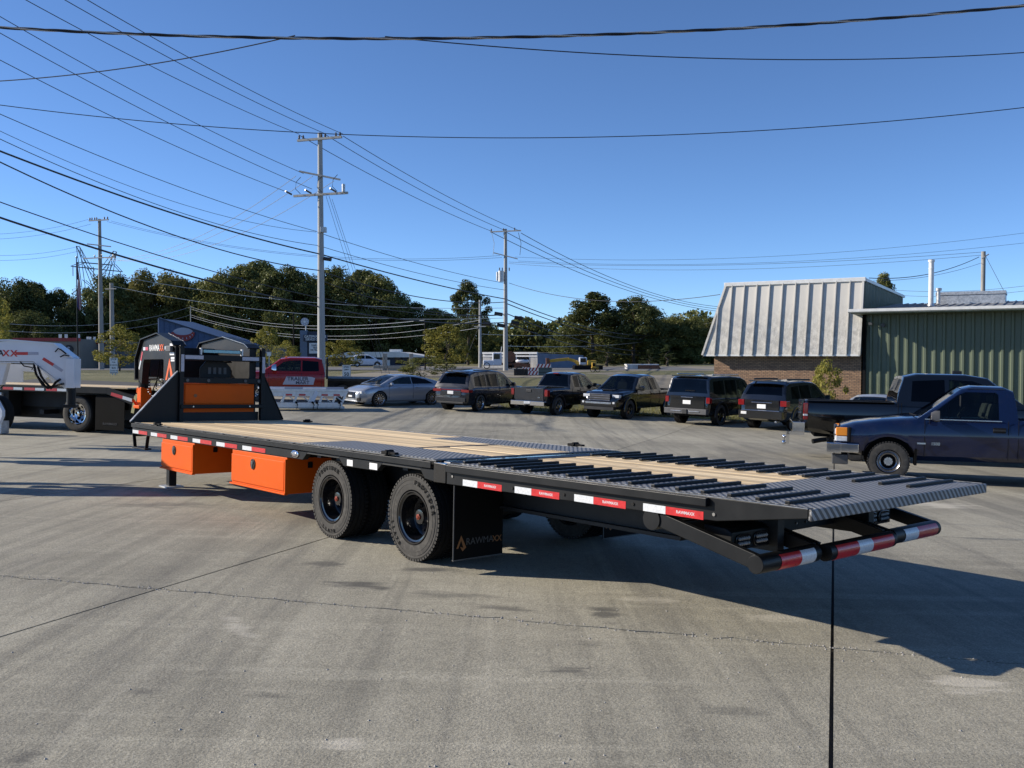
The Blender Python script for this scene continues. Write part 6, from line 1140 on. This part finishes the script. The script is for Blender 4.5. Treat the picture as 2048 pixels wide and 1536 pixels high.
# lattice transmission tower far off
LT_ = thing('lattice_tower', 'far steel lattice transmission tower behind the left poles', 'tower', Matrix.Translation((at(192, 700, 300).x, 300, .4)))
def tq(x, y): p = at(x, y, 300) - LT_.matrix_basis.translation; return Vector((p.x, 0, p.z))
b = MB(); sg = lambda a, c, r_=.11: b.tube([a, c], r_, 5)
L1 = [((156, 493), (176, 640)), ((158, 497), (192, 585)), ((230, 503), (206, 640)), ((229, 508), (200, 585)), ((176, 640), (182, 655)), ((206, 640), (212, 655)), ((145, 533), (242, 543)), ((145, 533), (166, 525)), ((242, 543), (228, 528)), ((166, 525), (222, 530)), ((171, 530), (196, 560)), ((215, 533), (190, 562)), ((168, 560), (205, 590)), ((206, 560), (172, 592)), ((172, 592), (208, 618)), ((207, 592), (175, 618)), ((175, 618), (210, 640)), ((207, 618), (178, 640)), ((156, 493), (178, 532)), ((230, 503), (206, 536)), ((178, 532), (186, 540)), ((192, 560), (192, 548))]
for (p0, p1) in L1:
    for dy in (-1.2, 1.2): q0, q1 = tq(*p0), tq(*p1); q0.y = q1.y = dy; sg(q0, q1)
for (x, y) in ((156, 493), (230, 503), (145, 533), (242, 543), (166, 525), (222, 530), (192, 585)): q0, q1 = tq(x, y), tq(x, y); q0.y = -1.2; q1.y = 1.2; sg(q0, q1)
b.build('lattice', 'lattice_steel', LT_)
for (x, y) in ((146, 552), (241, 562), (187, 552)): b = MB(); q = tq(x, y); b.tube([q + Vector((0, 0, 3)), q], .12, 6); b.build('insulator', 'insulator', LT_)
# ------------------------------------------------------------------ wires
def wire(label, p0, Y0, p1, Y1, sag, r=.02, mat='wire', ext0=0.0, ext1=0.0, group='overhead wires', name='power_line', n=26):
    a, c = at(*p0, Y0), at(*p1, Y1); d = c - a; a2, c2 = a - d * ext0, c + d * ext1; pts = []
    for k in range(n):
        t = k / (n - 1); p = a2.lerp(c2, t); tt = (t * (1 + ext0 + ext1) - ext0); p.z -= sag * 4 * tt * (1 - tt); pts.append(p)
    b = MB(); b.tube(pts, r, 5); return tag(b.build(name, mat, smooth=60), label, 'wire', group)
NL = 39.5
for p0, p1, lab in (((52, 0), (598, 268), 'left'), ((130, 0), (652, 268), 'middle'), ((175, 0), (686, 268), 'right')): wire(f'thin wire from the tallest pole top arm to the upper left, {lab} of three', p0, 37, p1, 60, .25, .018, ext0=.35)
for p0, p1, lab in (((0, 33), (607, 347), 'upper'), ((0, 66), (624, 378), 'middle'), ((0, 120), (583, 387), 'lower')): wire(f'thin wire ending on the tallest pole lower arms, {lab} of three from the left', p0, NL, p1, 60, .3, .018, ext0=.3)
for p0, p1, lab in (((598, 270), (982, 462), 'left'), ((652, 270), (1008, 460), 'middle'), ((686, 272), (1040, 462), 'right')): wire(f'wire linking the tops of the two grey poles, {lab} of three', p0, 60, p1, 86, .35, .022)
for p0, p1, lab in (((982, 464), (1432, 622), 'lower'), ((1012, 464), (1428, 617), 'middle'), ((1042, 466), (1424, 612), 'upper')): wire(f'wire falling from the transformer pole behind the mansard roof, {lab} of three', p0, 86, p1, 125, 1.2, .03, ext1=.12)
for (x0, y0_), (x1, y1_), sg_, r_, lab in (((0, 228), (634, 463), .35, .018, 'thin wire from the left edge to the box on the tallest pole'), ((0, 262), (632, 464), .8, .013, 'thin lashed wire from the left edge to the tallest pole'), ((0, 278), (636, 491), .7, .018, 'slack thin wire just above the thick black cable'), ((0, 302), (640, 508), .35, .045, 'thick black cable from the left edge to the tallest pole'), ((0, 324), (640, 541), .75, .032, 'second black cable below the thick one, with a slack loop at the pole'), ((0, 404), (1008, 630), 1.6, .026, 'lower black cable crossing in front of the far wood'), ((0, 435), (1008, 645), 1.5, .05, 'lowest thick black cable from the left edge past the striped flag')): wire(lab, (x0, y0_), NL, (x1, y1_), 60 if x1 < 700 else 86, sg_, r_, ext0=.3)
for (x0, y0_), (x1, y1_), sg_, r_, lab in (((640, 466), (1008, 566), .3, .02, 'wire between the two grey poles at the transformer'), ((640, 492), (1010, 580), .3, .02, 'thin wire between the two grey poles above the thick cable'), ((640, 508), (1011, 598), .2, .045, 'thick black cable between the two grey poles'), ((640, 542), (1011, 604), .75, .035, 'slack black cable between the two grey poles'), ((640, 560), (1011, 628), .9, .03, 'lowest cable between the two grey poles')): wire(lab, (x0, y0_), 60, (x1, y1_), 86, sg_, r_)
for (x0, y0_), (x1, y1_), lab in (((1011, 598), (1328, 668), 'thick cable running on from the transformer pole into the far wood, upper'), ((1011, 606), (1328, 676), 'slack cable running on from the transformer pole into the far wood'), ((1011, 626), (1328, 700), 'black cable with splice cases right of the transformer pole'), ((1011, 645), (1328, 706), 'lowest black cable right of the transformer pole')): wire(lab, (x0, y0_), 86, (x1, y1_), 170, 1.4, .05)
for p0, p1, lab in (((592, 352), (205, 516), 'upper'), ((626, 352), (214, 520), 'middle'), ((668, 362), (236, 521), 'lower')): wire(f'pale sunlit wire from the tallest pole down to the brown pole, {lab} of three', p0, 60, p1, 93, 1.6, .016, 'wire_bright')
for p0, p1, lab in (((222, 442), (1000, 511), 'upper'), ((214, 443), (1004, 515), 'lower')): wire(f'long thin wire from the brown pole top to the transformer pole, {lab}', p0, 93, p1, 86, 1.6, .014)
for p0, p1, lab in (((0, 468), (176, 439), 'upper'), ((0, 478), (182, 448), 'lower'), ((0, 511), (160, 492), 'third'), ((0, 521), (166, 500), 'fourth')): wire(f'faint wire from the left edge to the brown pole, {lab}', p0, 84, p1, 93, .25, .013, ext0=.5)
for p0, Y0, p1, Y1, sg_, r_, lab in (((1018, 566), 86, (1440, 589), 60, 1.0, .022, 'dark service wire from the transformer pole to the mansard roof'), ((1030, 514), 86, (2048, 466), 74, 1.0, .012, 'faint wire from the transformer pole to the right edge, upper'), ((1036, 522), 86, (2048, 486), 74, .9, .012, 'faint wire from the transformer pole to the right edge, lower'), ((1018, 524), 86, (1966, 504), 62, .6, .013, 'faint wire meeting the wooden pole behind the green building, upper'), ((1018, 527), 88, (1966, 510), 62, .8, .012, 'faint wire meeting the wooden pole behind the green building, lower'), ((1738, 556), 50, (1958, 514), 61, .45, .022, 'dark wire from the mansard corner up to the wooden pole'), ((1738, 562), 50, (1962, 526), 62, .3, .012, 'thin wire under the dark one at the wooden pole'), ((1968, 506), 62, (2012, 590), 58, .0, .014, 'guy wire right of the wooden pole'), ((1786, 580), 90, (2048, 572), 80, .3, .016, 'distant wire behind the flue, upper'), ((1790, 590), 90, (2048, 582), 80, .3, .016, 'distant wire behind the flue, lower')): wire(lab, p0, Y0, p1, Y1, sg_, r_, ext1=.25 if p1[0] == 2048 else 0)
for p0, p1, lab in (((652, 392), (764, 748), 'left'), ((658, 392), (772, 745), 'middle'), ((664, 398), (780, 750), 'right')): wire(f'guy wire falling from the tallest pole to the right, {lab} of three', p0, 60, p1, 66, .0, .012, 'wire')
wire('guy wire left of the thin pale pole', (957, 655), 108, (925, 736), 104, 0, .02)
# near cables across the top of the picture
def braid(label, p0, p1, Y0, Y1, sag, r, tw, n=260):
    a, c = at(*p0, Y0), at(*p1, Y1); a, c = a - (c - a) * .12, c + (c - a) * .12; t_ = thing('service_cable', label, 'wire', None, 'near cables overhead')
    for s in range(3):
        pts = []
        for k in range(n + 1):
            t = k / n; p = a.lerp(c, t); p.z -= sag * 4 * t * (1 - t); an = tw * t + s * 2.094; p += Vector((0, math.cos(an), math.sin(an))) * r * (1.15 if s else .9); pts.append(p)
        b = MB(); b.tube(pts, r, 6); b.build('strand', 'wire' if s else 'wire_bright', t_, smooth=60)
braid('twisted three-strand cable sweeping across the top of the picture', (0, 34), (1990, -4), 12.5, 12.5, .40, .0105, 85)
wire('thin near cable rising from the left edge to the twisted cable', (0, 162), 13.5, (590, 71), 12.5, .09, .008, ext0=.12, group='near cables overhead'); wire('thin near cable leaving the twisted cable toward the right edge', (770, 73), 12.5, (2048, 105), 15, .20, .0085, ext1=.1, group='near cables overhead')
wire('single thin cable crossing the whole sky above the tallest pole', (0, 210), 26, (2048, 215), 24, .85, .012, ext0=.1, ext1=.1, group='near cables overhead', n=50)
# pale wires against the wood
for p0, Y0, p1, Y1, sg_, lab in (((201, 545), 93, (1008, 616), 86, 1.1, 'pale wire across the dark wood, upper'), ((224, 572), 95, (1008, 636), 86, 1.2, 'pale wire across the dark wood, second'), ((-60, 640), 96, (380, 614), 148, 1.6, 'pale wire from the left to the slender far pole, upper'), ((-60, 655), 96, (380, 630), 148, 1.5, 'pale wire from the left to the slender far pole, lower'), ((382, 614), 148, (850, 640), 92, 1.6, 'pale wire from the slender far pole to the right, upper'), ((382, 618), 148, (850, 648), 92, 1.6, 'pale wire from the slender far pole to the right, second'), ((382, 630), 148, (960, 640), 108, 2.6, 'pale wire from the slender far pole to the right, third'), ((382, 634), 148, (960, 655), 108, 2.4, 'pale wire from the slender far pole to the right, lowest'), ((960, 668), 108, (1330, 652), 170, .8, 'pale wire from the thin pale pole to the white pole, upper'), ((1011, 692), 86, (1330, 676), 170, .6, 'pale wire from the thin pale pole to the white pole, lower'), ((1332, 652), 170, (1440, 640), 150, .5, 'pale wire right of the white pole')): wire(lab, p0, Y0, p1, Y1, sg_, .022, 'wire_bright')
# ------------------------------------------------------------------ signs
def rsign(name, label, x, yt, yb, Y, wpx, lines, posts, ybase=None):
    p0, p1 = at(x - wpx / 2, yt, Y), at(x + wpx / 2, yb, Y); zb = g((p0.x + p1.x) / 2, Y) - .1; t = thing(name, label, 'sign', Matrix.Translation(((p0.x + p1.x) / 2, Y, zb))); w = (p1.x - p0.x) / 2; z1, z0 = p0.z - zb, p1.z - zb
    b = MB(); b.box(-w, w, -.01, .01, z0, z1); b.build('plate', 'sign_white', t, bevel=.004)
    for px in posts: b = MB(); b.box(px - .03, px + .03, .012, .06, 0, z1 - .05); b.build('post', 'galvanised', t)
    b = MB(); 
    for q in ((-w + .03, w - .03, z0 + .02, z0 + .03), (-w + .03, w - .03, z1 - .03, z1 - .02), (-w + .02, -w + .03, z0 + .02, z1 - .02), (w - .03, w - .02, z0 + .02, z1 - .02)): b.box(q[0], q[1], -.014, -.011, q[2], q[3])
    b.build('border', 'sign_ink', t)
    for s, f, size in lines: text('lettering', s, size, axes((0, -.0135, z0 + (z1 - z0) * f), (1, 0, 0), (0, 0, 1)), 'sign_ink', t, ext=.001, bold=.02)
rsign('speed_limit_sign', 'white speed limit 50 sign right of the red truck', 693, 730, 756, 54, 17, [('SPEED', .84, .125), ('LIMIT', .64, .125), ('50', .28, .30)], (0,))
rsign('school_bus_sign', 'white stop for school bus sign by the twin poles', 227.5, 716, 747, 66, 17, [('STOP', .90, .17), ('FOR', .72, .13), ('SCHOOL', .54, .14), ('BUS', .36, .17), ('LOADING OR', .18, .085), ('UNLOADING', .07, .085)], (-.10, .10))
rsign('small_sign', 'small white sign in front of the young tree right of the gooseneck', 538, 704, 712, 80, 9, [], (0,))
gs = thing('tire_shop_sign', 'tall blue brick sign of the tire service center with a round emblem on top', 'sign', Matrix.Translation(gp(609, 92)))
def sq(x, y): p = at(x, y, 92) - gs.matrix_basis.translation; return p.x, p.z
x0, z1 = sq(601, 661); x1, _ = sq(615, 661); b = MB(); b.box(x0, x1, -.25, .25, 0, z1); b.build('column', 'brick_blue', gs); x2, _ = sq(650, 661); b = MB(); b.box(x1, x2, -.1, .2, 0, z1 - .1); b.build('back_panel', 'sign_blue', gs)
x0, z0 = sq(608.5, 682.5); x1, z1 = sq(656, 669.5); b = MB(); b.box(x0, x1, -.40, -.26, z0, z1); b.build('name_board', 'sign_blue', gs, bevel=.01); cx = (x0 + x1) / 2
text('lettering', 'GATEWAY TIRE', .36, axes((cx, -.41, z0 + (z1 - z0) * .70), (1, 0, 0), (0, 0, 1)), 'sign_white', gs, width=.86, bold=.02); text('lettering', 'SERVICE CENTER', .30, axes((cx, -.41, z0 + (z1 - z0) * .26), (1, 0, 0), (0, 0, 1)), 'sign_white', gs, width=.86, bold=.02)
x0, z0 = sq(620, 707); x1, z1 = sq(644, 686); b = MB(); b.box(x0, x1, -.38, -.26, z0, z1); b.build('message_board', 'sign_white', gs); 
for s, f in (('TUNE UP', .76), ('TIRES', .53), ('WE TRADE', .32)): text('lettering', s, .24, axes(((x0 + x1) / 2, -.39, z0 + (z1 - z0) * f), (1, 0, 0), (0, 0, 1)), 'sign_ink', gs, bold=.02, width=.8)
cx, cz = sq(609.5, 643.5); b = MB(); b.tube([(cx, -.06, cz), (cx, .06, cz)], .40, 26); b.build('round_emblem', 'tape_grey', gs, smooth=40); b = MB(); b.tube([(cx, -.07, cz), (cx, -.06, cz)], .12, 14)
for k in range(8): a = k * .785; b.bar((cx + .2 * math.cos(a), -.065, cz + .2 * math.sin(a)), (cx + .34 * math.cos(a), -.065, cz + .34 * math.sin(a)), .05, .01, (0, 1, 0))
b.build('emblem_marks', 'sign_white', gs); b = MB(); b.tube([(cx + .1, 0, cz - .4), (cx + .1, 0, cz - 1.1)], .06, 8); b.build('emblem_post', 'galvanised', gs)
# ------------------------------------------------------------------ far buildings
def far_box(name, label, xl, xr, ytop, Y, depth, wall, parts=None, cat='building'):
    a, c = at(xl, ytop, Y), at(xr, ytop, Y); zb = .30; t = thing(name, label, cat, Matrix.Translation((a.x, Y, zb))); b = MB(); b.box(0, c.x - a.x, 0, depth, 0, a.z - zb); b.build('wall', wall, t)
    def q(x, y): p = at(x, y, Y) - t.matrix_basis.translation; return p.x, p.z
    return t, q, c.x - a.x, a.z - zb
t, q, w, H = far_box('shop_building', 'long tan shop with round S logo beyond the white gooseneck', 28, 160, 678, 100, 14, 'tan_wall')
b = MB(); b.box(-.1, w + .1, -.12, .0, H - .25, H + .12); b.build('parapet', 'red_trim', t); cx, cz = q(138, 699); b = MB(); b.tube([(cx, -.10, cz), (cx, -.01, cz)], .50, 26); b.build('logo_disc', 'sign_ink', t, smooth=40); text('lettering', 'S', .7, axes((cx, -.105, cz), (1, 0, 0), (0, 0, 1)), 'tape_grey', t, bold=.03)
for x in (110, 122, 147): a, zz = q(x, 672); b = MB(); b.box(a - .1, a + .1, 1, 1.3, H, H + .55); b.build('roof_vent', 'gutter_white', t)
for x in (20, 60, 95): a, zz = q(x, 745); b = MB(); b.box(a, a + 1.4, -.03, .05, .9, 2.3); b.build('window', 'glass_dark', t)
t, q, w, H = far_box('annex_building', 'grey annex with a red and white roof edge behind the brown pole', 160, 280, 684, 104, 12, 'grey_wall')
b = MB(); b.box(-.1, 2.9, -.2, -.02, H - .05, H + .16); b.build('fascia', 'gutter_white', t); b = MB(); b.box(-.1, 2.9, -.16, -.01, H - .22, H - .05); b.build('fascia', 'red_trim', t)
for x in (170, 175, 184): a, zz = q(x, 680); b = MB(); b.box(a - .07, a + .07, .5, .8, H, H + .6); b.build('roof_vent', 'gutter_white', t)
for k in range(9): b = MB(); b.box(.2 + k * .7, .26 + k * .7, -.04, .0, 0, H - .25); b.build('wall_rib', 'grey_wall', t)
t, q, w, H = far_box('darkshop_building', 'dark low shop wall under the blue gabled building', 280, 520, 690, 118, 14, 'grey_wall')
t = thing('gabled_building', 'blue metal building with a slanting roof and oval sign behind the gooseneck', 'building', Matrix.Translation((at(318, 700, 112).x, 112, .3)))
def q(x, y): p = at(x, y, 112) - t.matrix_basis.translation; return p.x, p.z
b = MB(); pts = [q(318, 637), q(440, 676), q(470, 690)]; pts = [(pts[0][0], 0)] + pts + [(pts[-1][0], 0)]; b.prism(pts, 'y', 0, 12); b.build('wall', 'blue_metal', t); b = MB(); (xa, za), (xb, zb_) = q(318, 637), q(440, 676); b.bar((xa, 0, za + .05), (xb, 0, zb_ + .05), .5, .14); b.build('roof_edge', 'sign_blue', t); b = MB(); b.box(-.08, .04, -.06, .2, 0, za); b.build('corner_trim', 'tape_grey', t)
for k in range(10): x = .6 + k * .7; zt_ = za + (zb_ - za) * (x - xa) / (xb - xa); b = MB(); b.box(x, x + .05, -.05, .0, 0, zt_ - .05); b.build('wall_rib', 'blue_metal', t)
cx, cz = q(367, 668); b = MB(); b.prism([(cx + math.cos(a) * 1.35, cz + math.sin(a) * .78) for a in [k * math.pi / 16 for k in range(32)]], 'y', -.18, -.06); b.build('oval_sign', 'tape_grey', t)
arc = [(cx + math.cos(a) * 1.45, cz + .15 + math.sin(a) * 1.05) for a in [math.pi + k * math.pi / 14 for k in range(15)]] + [(cx + math.cos(a) * 1.15, cz + .28 + math.sin(a) * .42) for a in [2 * math.pi - k * math.pi / 14 for k in range(15)]]
b = MB()
for k in range(14): b.prism([arc[k], arc[k + 1], arc[28 - k], arc[29 - k]], 'y', -.26, -.19)
b.build('sign_band', 'red_trim', t)
for k in range(7): a = math.pi + (k + 1) * math.pi / 8; b = MB(); b.bar((cx + math.cos(a) * 1.22, -.27, cz + .18 + math.sin(a) * .62), (cx + math.cos(a) * 1.32, -.27, cz + .16 + math.sin(a) * .86), .09, .02, (0, 1, 0)); b.build('sign_stroke', 'tape_grey', t)
t, q, w, H = far_box('tire_shop', 'low navy shop with a bright white roof across the road', 655, 852, 714, 125, 12, 'navy_wall')
b = MB(); x0, z0 = q(640, 715); x1, z1 = q(700, 704); x2, _ = q(800, 704); x3, z3 = q(858, 713); b.prism([(x0, z0), (x3, z3 - .1), (x3, z3), (x2, z1), (x1, z1), (x0, z0 + .1)], 'y', -.6, 12); b.build('roof', 'roof_white', t); x0, z0 = q(775, 704); x1, z1 = q(798, 700); b = MB(); b.box(x0, x1, 2, 4, z0, z1 + .1); b.build('roof_unit', 'gutter_white', t)
for xa, xb in ((752, 780),): a, c = q(xa, 737), q(xb, 720); b = MB(); b.box(a[0], c[0], -.1, -.02, 0, c[1]); b.build('gate', 'gutter_white', t)
for xa in (700, 790, 815, 838): a = q(xa, 732); b = MB(); b.box(a[0], a[0] + 1.0, -.05, .02, .4, 1.3); b.build('window', 'glass_dark', t)
# concrete planter frame
pt = thing('concrete_planter', 'concrete block wall with two stub columns across the road', 'wall', Matrix.Translation(gp(778, 86))); 
def q(x, y): p = at(x, y, 86) - pt.matrix_basis.translation; return p.x, p.z
for (xl, xr, yt, yb, d) in ((766, 774, 707, 752, .4), (819, 826, 707, 748, .4), (747, 812, 731, 737, .5), (777, 812, 737, 746, .3), (747, 766, 747, 754, .4)): a, c = q(xl, yb), q(xr, yt); b = MB(); b.box(a[0], c[0], -d / 2, d / 2, a[1], c[1]); b.build('block', 'concrete_block', pt, bevel=.02)
# white car at the shop
S = dict(cat='car', paint='paint_white', R=.32, Ra=.37, zb=.22, tw=.2, rim=.2, style='five', wx=(-1.2, 1.2), top=[(-1.95, .8), (-1.9, .98), (-1.0, 1.0), (1.0, .95), (1.8, .8), (2.0, .6)], hw=[(-1.95, .7), (-1.6, .85), (1.5, .85), (2.0, .6)], belt=.95, wb=.80, wr=.62, roof=[(-1.9, .96), (-1.5, 1.40), (-.8, 1.50), (.1, 1.48), (.5, 1.38), (1.2, .96)], wsh=(.42, 1.15), rwin=(-1.85, -1.5), win=[[(-1.3, 1.0), (-1.2, 1.35), (-.3, 1.40), (-.3, .99)], [(-.22, .99), (-.22, 1.40), (.2, 1.38), (.85, 1.0)]])
p = gp(734, 112); vehicle('car', 'small white car in front of the tire shop', S, frame_on_ground(p.x, p.y, .97, .2))
# grey storage shed and yard machines
t = thing('storage_shed', 'grey storage shed with open white front bays behind the transformer pole', 'shed', Matrix.Translation((at(1075, 700, 104).x, 104, .3)))
def q(x, y, Y=104): p = at(x, y, Y) - t.matrix_basis.translation; return p.x, p.z
xl, zt_ = q(964, 707); xr, zr_ = q(1175, 712); zc = q(1075, 706)[1]
b = MB(); b.add([(0, 0, 0), (xl, 3, 0), (xl, 3, zc), (0, 0, zc), (xr, 6, 0), (xr, 6, zr_ * 1.06), (xl + xr, 9, 0), (xl + xr, 9, zc)], [(0, 4, 5, 3), (4, 6, 7, 5), (6, 1, 2, 7), (3, 5, 7, 2)]); b.build('wall', 'shed_blue', t)
def fpnt(f, z): return (xl * f, 3 * f, z)
for f0, f1 in ((0, .14), (.62, 1.0)): b = MB(); b.add([fpnt(f0, 0), fpnt(f1, 0), fpnt(f1, zc), fpnt(f0, zc)] + [(x, y + .1, z) for x, y, z in (fpnt(f0, 0), fpnt(f1, 0), fpnt(f1, zc), fpnt(f0, zc))], [(0, 1, 2, 3), (7, 6, 5, 4), (0, 4, 5, 1), (1, 5, 6, 2), (2, 6, 7, 3), (3, 7, 4, 0)]); b.build('front_panel', 'shed_white', t)
b = MB(); b.bar(fpnt(0, zc), fpnt(1, zc), .3, .22); b.bar(fpnt(0, zc - .35), fpnt(1, zc - .35), .1, .16); b.build('fascia', 'gutter_white', t); b = MB(); b.add([(.0, 0, zc + .05), (xl, 3, zc + .05), (xl + xr, 9, zc + .12), (xr, 6, zc + .05)], [(0, 1, 2, 3)]); b.build('roof', 'roof_metal', t)
for f in (.14, .38, .62): b = MB(); x, y, z = fpnt(f, 0); b.box(x - .06, x + .06, y - .02, y + .12, 0, zc); b.build('post', 'gutter_white', t)
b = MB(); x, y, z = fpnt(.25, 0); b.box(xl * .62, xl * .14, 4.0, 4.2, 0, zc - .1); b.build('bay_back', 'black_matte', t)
mc = thing('boat', 'small white boat stored in the open bay of the grey shed', 'boat', Matrix.Translation((at(1045, 733, 102.8).x, 103.6, .75))); b = MB(); b.sphere((0, 0, .45), .8, 14, 8, 1.0, .6, .36); b.build('hull', 'paint_white', mc, smooth=50); b = MB(); b.box(-.5, .5, -.35, .35, .55, .85); b.build('cabin', 'glass_dark', mc, bevel=.1); b = MB(); b.box(-.9, .9, -.4, .4, -.55, .15); b.build('cradle', 'rust', mc)
mc = thing('yard_truck', 'small white yard truck with a rusty tank left of the transformer pole', 'truck', Matrix.Translation((at(985, 738, 98).x, 98, .4)))
b = MB(); b.box(-1.0, .1, -.8, .8, .35, .95); b.build('hood', 'paint_white', mc, bevel=.1); b = MB(); b.box(.0, 1.0, -.8, .8, .35, 1.75); b.build('cab', 'paint_white', mc, bevel=.12); b = MB(); b.box(.15, .8, -.83, -.79, 1.05, 1.6); b.build('window', 'glass_dark', mc); b = MB(); b.tube([(1.9, -.5, 1.3), (1.9, .5, 1.3)], .6, 14); b.build('tank', 'rust', mc, smooth=40); b = MB(); b.box(1.0, 2.8, -.7, .7, .4, .65); b.build('frame', 'rust', mc); b = MB(); b.tube([(.9, .0, 1.7), (1.0, 0, 2.4)], .04, 6); b.build('exhaust', 'galvanised', mc)
for x in (-.6, 1.9): o = sub('wheel', mc, Matrix.Translation((x, -.7, .35))); put('tyre', WM[list(WM)[0]][0], o)
mc = thing('excavator', 'yellow excavator with its boom lowered before the grey shed wall', 'excavator', Matrix.Translation((at(1160, 745, 92).x, 92, .4)))
def q(x, y): p = at(x, y, 92) - mc.matrix_basis.translation; return Vector((p.x, 0, p.z))
b = MB(); P_ = [q(1164, 734), q(1150, 722), q(1136, 718)]; 
for a, c, w in ((P_[0], P_[1], .34), (P_[1], P_[2], .30)): b.bar(a, c, .25, w)
b.build('boom', 'paint_yellow', mc, bevel=.03); b = MB(); b.bar(q(1138, 718), q(1098, 722), .2, .30); b.build('stick', 'paint_yellow', mc, bevel=.03); b = MB(); b.bar(q(1122, 717), q(1108, 721), .08, .08); b.build('cylinder', 'alloy', mc); b = MB(); b.prism([(q(1098, 716).x, q(1098, 716).z), (q(1092, 716).x, q(1092, 716).z), (q(1092, 730).x, q(1092, 730).z), (q(1100, 727).x, q(1100, 727).z)], 'y', -.35, .35); b.build('bucket', 'rust', mc)
x0 = q(1158, 750); b = MB(); b.box(x0.x, x0.x + .75, -.6, .5, .5, 1.25); b.build('cab', 'paint_white', mc, bevel=.08); b = MB(); b.box(x0.x + .1, x0.x + .65, -.63, -.58, .75, 1.15); b.build('window', 'glass_dark', mc); b = MB(); b.box(x0.x + .76, x0.x + 1.7, -.8, .8, .45, .95); b.build('engine_house', 'paint_yellow', mc, bevel=.08); b = MB(); b.box(x0.x - .6, x0.x + 2.3, -1.2, -.7, 0, .45); b.box(x0.x - .6, x0.x + 2.3, .7, 1.2, 0, .45); b.build('track', 'black_matte', mc, bevel=.1)
mc = thing('crash_trailer', 'dark roadwork trailer with red and white chevron boards behind the black pickups', 'trailer', Matrix.Translation((at(1078, 745, 64).x, 64, .35)))
def q(x, y): p = at(x, y, 64) - mc.matrix_basis.translation; return p.x, p.z
def chev(x0, x1, y0, y1):
    a, c = q(x0, y1), q(x1, y0); b = MB(); b.box(a[0], c[0], -.02, .02, a[1], c[1]); b.build('chevron_board', 'sign_white', mc); n = max(2, int((c[0] - a[0]) / .22)); hgt = c[1] - a[1]
    for k in range(n):
        x = a[0] + (c[0] - a[0]) * k / n; dx = (c[0] - a[0]) / n * .45; s = .12; b = MB(); b.prism([(x, a[1]), (x + dx, a[1]), (min(c[0], x + dx + s), c[1]), (min(c[0] - .02, x + s), c[1])], 'y', -.026, -.021); b.build('chevron_stripe', 'red_trim', mc)
chev(1073, 1102, 728, 735); chev(1056, 1076, 735, 742); chev(1056, 1077, 742.5, 750); chev(1056, 1077, 750.5, 758); chev(1045, 1056, 734, 738)
a, c = q(1077, 762), q(1104, 735); b = MB(); b.box(a[0], c[0], .05, 1.6, a[1], c[1]); b.build('crate', 'paint_teal', mc)
for k in range(4): z = a[1] + (c[1] - a[1]) * (k + .5) / 4; b = MB(); b.box(a[0], c[0], .03, .05, z, z + .03); b.build('slat_gap', 'black_matte', mc)
a, c = q(1028, 762), q(1056, 738); b = MB(); b.box(a[0], c[0], .1, 1.8, a[1], c[1]); b.build('frame', 'black_frame', mc); b = MB(); b.box(a[0], q(1104, 760)[0], .2, 1.4, 0, .35); b.build('chassis', 'black_frame', mc)
for x in (1040, 1090): o = sub('wheel', mc, Matrix.Translation((q(x, 760)[0], .2, .35))); put('tyre', WM[list(WM)[0]][0], o)
mc = thing('loader', 'small yellow loader at the edge of the yard by the conifers', 'loader', Matrix.Translation((at(1190, 750, 80).x, 80, .38)) @ Matrix.Scale(.62, 4)); b = MB(); b.box(-.5, .5, -.5, .5, .3, .75); b.build('body', 'paint_yellow', mc, bevel=.08); b = MB(); b.box(-.45, .05, -.4, .4, .75, 1.35); b.build('cab_frame', 'paint_yellow', mc, bevel=.05); b = MB(); b.box(-.38, -.02, -.43, .43, .82, 1.25); b.build('window', 'glass_dark', mc)
for x in (-.35, .35): o = sub('wheel', mc, Matrix.Translation((x, -.5, .3))); put('tyre', WM[list(WM)[0]][0], o)
mc = thing('box_trailer', 'old rust-streaked box trailer by the far white pole', 'trailer', Matrix.Translation((at(1295, 750, 96).x, 96, .42)))
def q(x, y): p = at(x, y, 96) - mc.matrix_basis.translation; return p.x, p.z
a, c = q(1254, 752), q(1276, 729); b = MB(); b.box(a[0], c[0], 0, 2, a[1], c[1]); b.build('end_wall', 'shed_white', mc, bevel=.05); a2, c2 = q(1277, 752), q(1318, 730); b = MB(); b.box(a2[0], c2[0], .02, 2, a2[1], c2[1]); b.build('side_wall', 'rust', mc); b = MB(); b.box(a[0] - .05, c2[0], -.03, 2, c[1] - .06, c[1] + .03); b.build('roof_edge', 'gutter_white', mc); b = MB(); b.prism([(c2[0], a2[1]), (q(1336, 745)[0], a2[1]), (c2[0], c2[1] - .1)], 'y', .2, 1.8); b.build('ramp', 'rust', mc)

# lettering becomes plain mesh
dg = bpy.context.evaluated_depsgraph_get()
for o in [o for o in scene.objects if o.type == 'FONT']:
    me = bpy.data.meshes.new_from_object(o.evaluated_get(dg)); n_ = o.name.split('.')[0]; par, mb = o.parent, o.matrix_basis.copy()
    bpy.data.objects.remove(o); put(n_, me, par, mb)
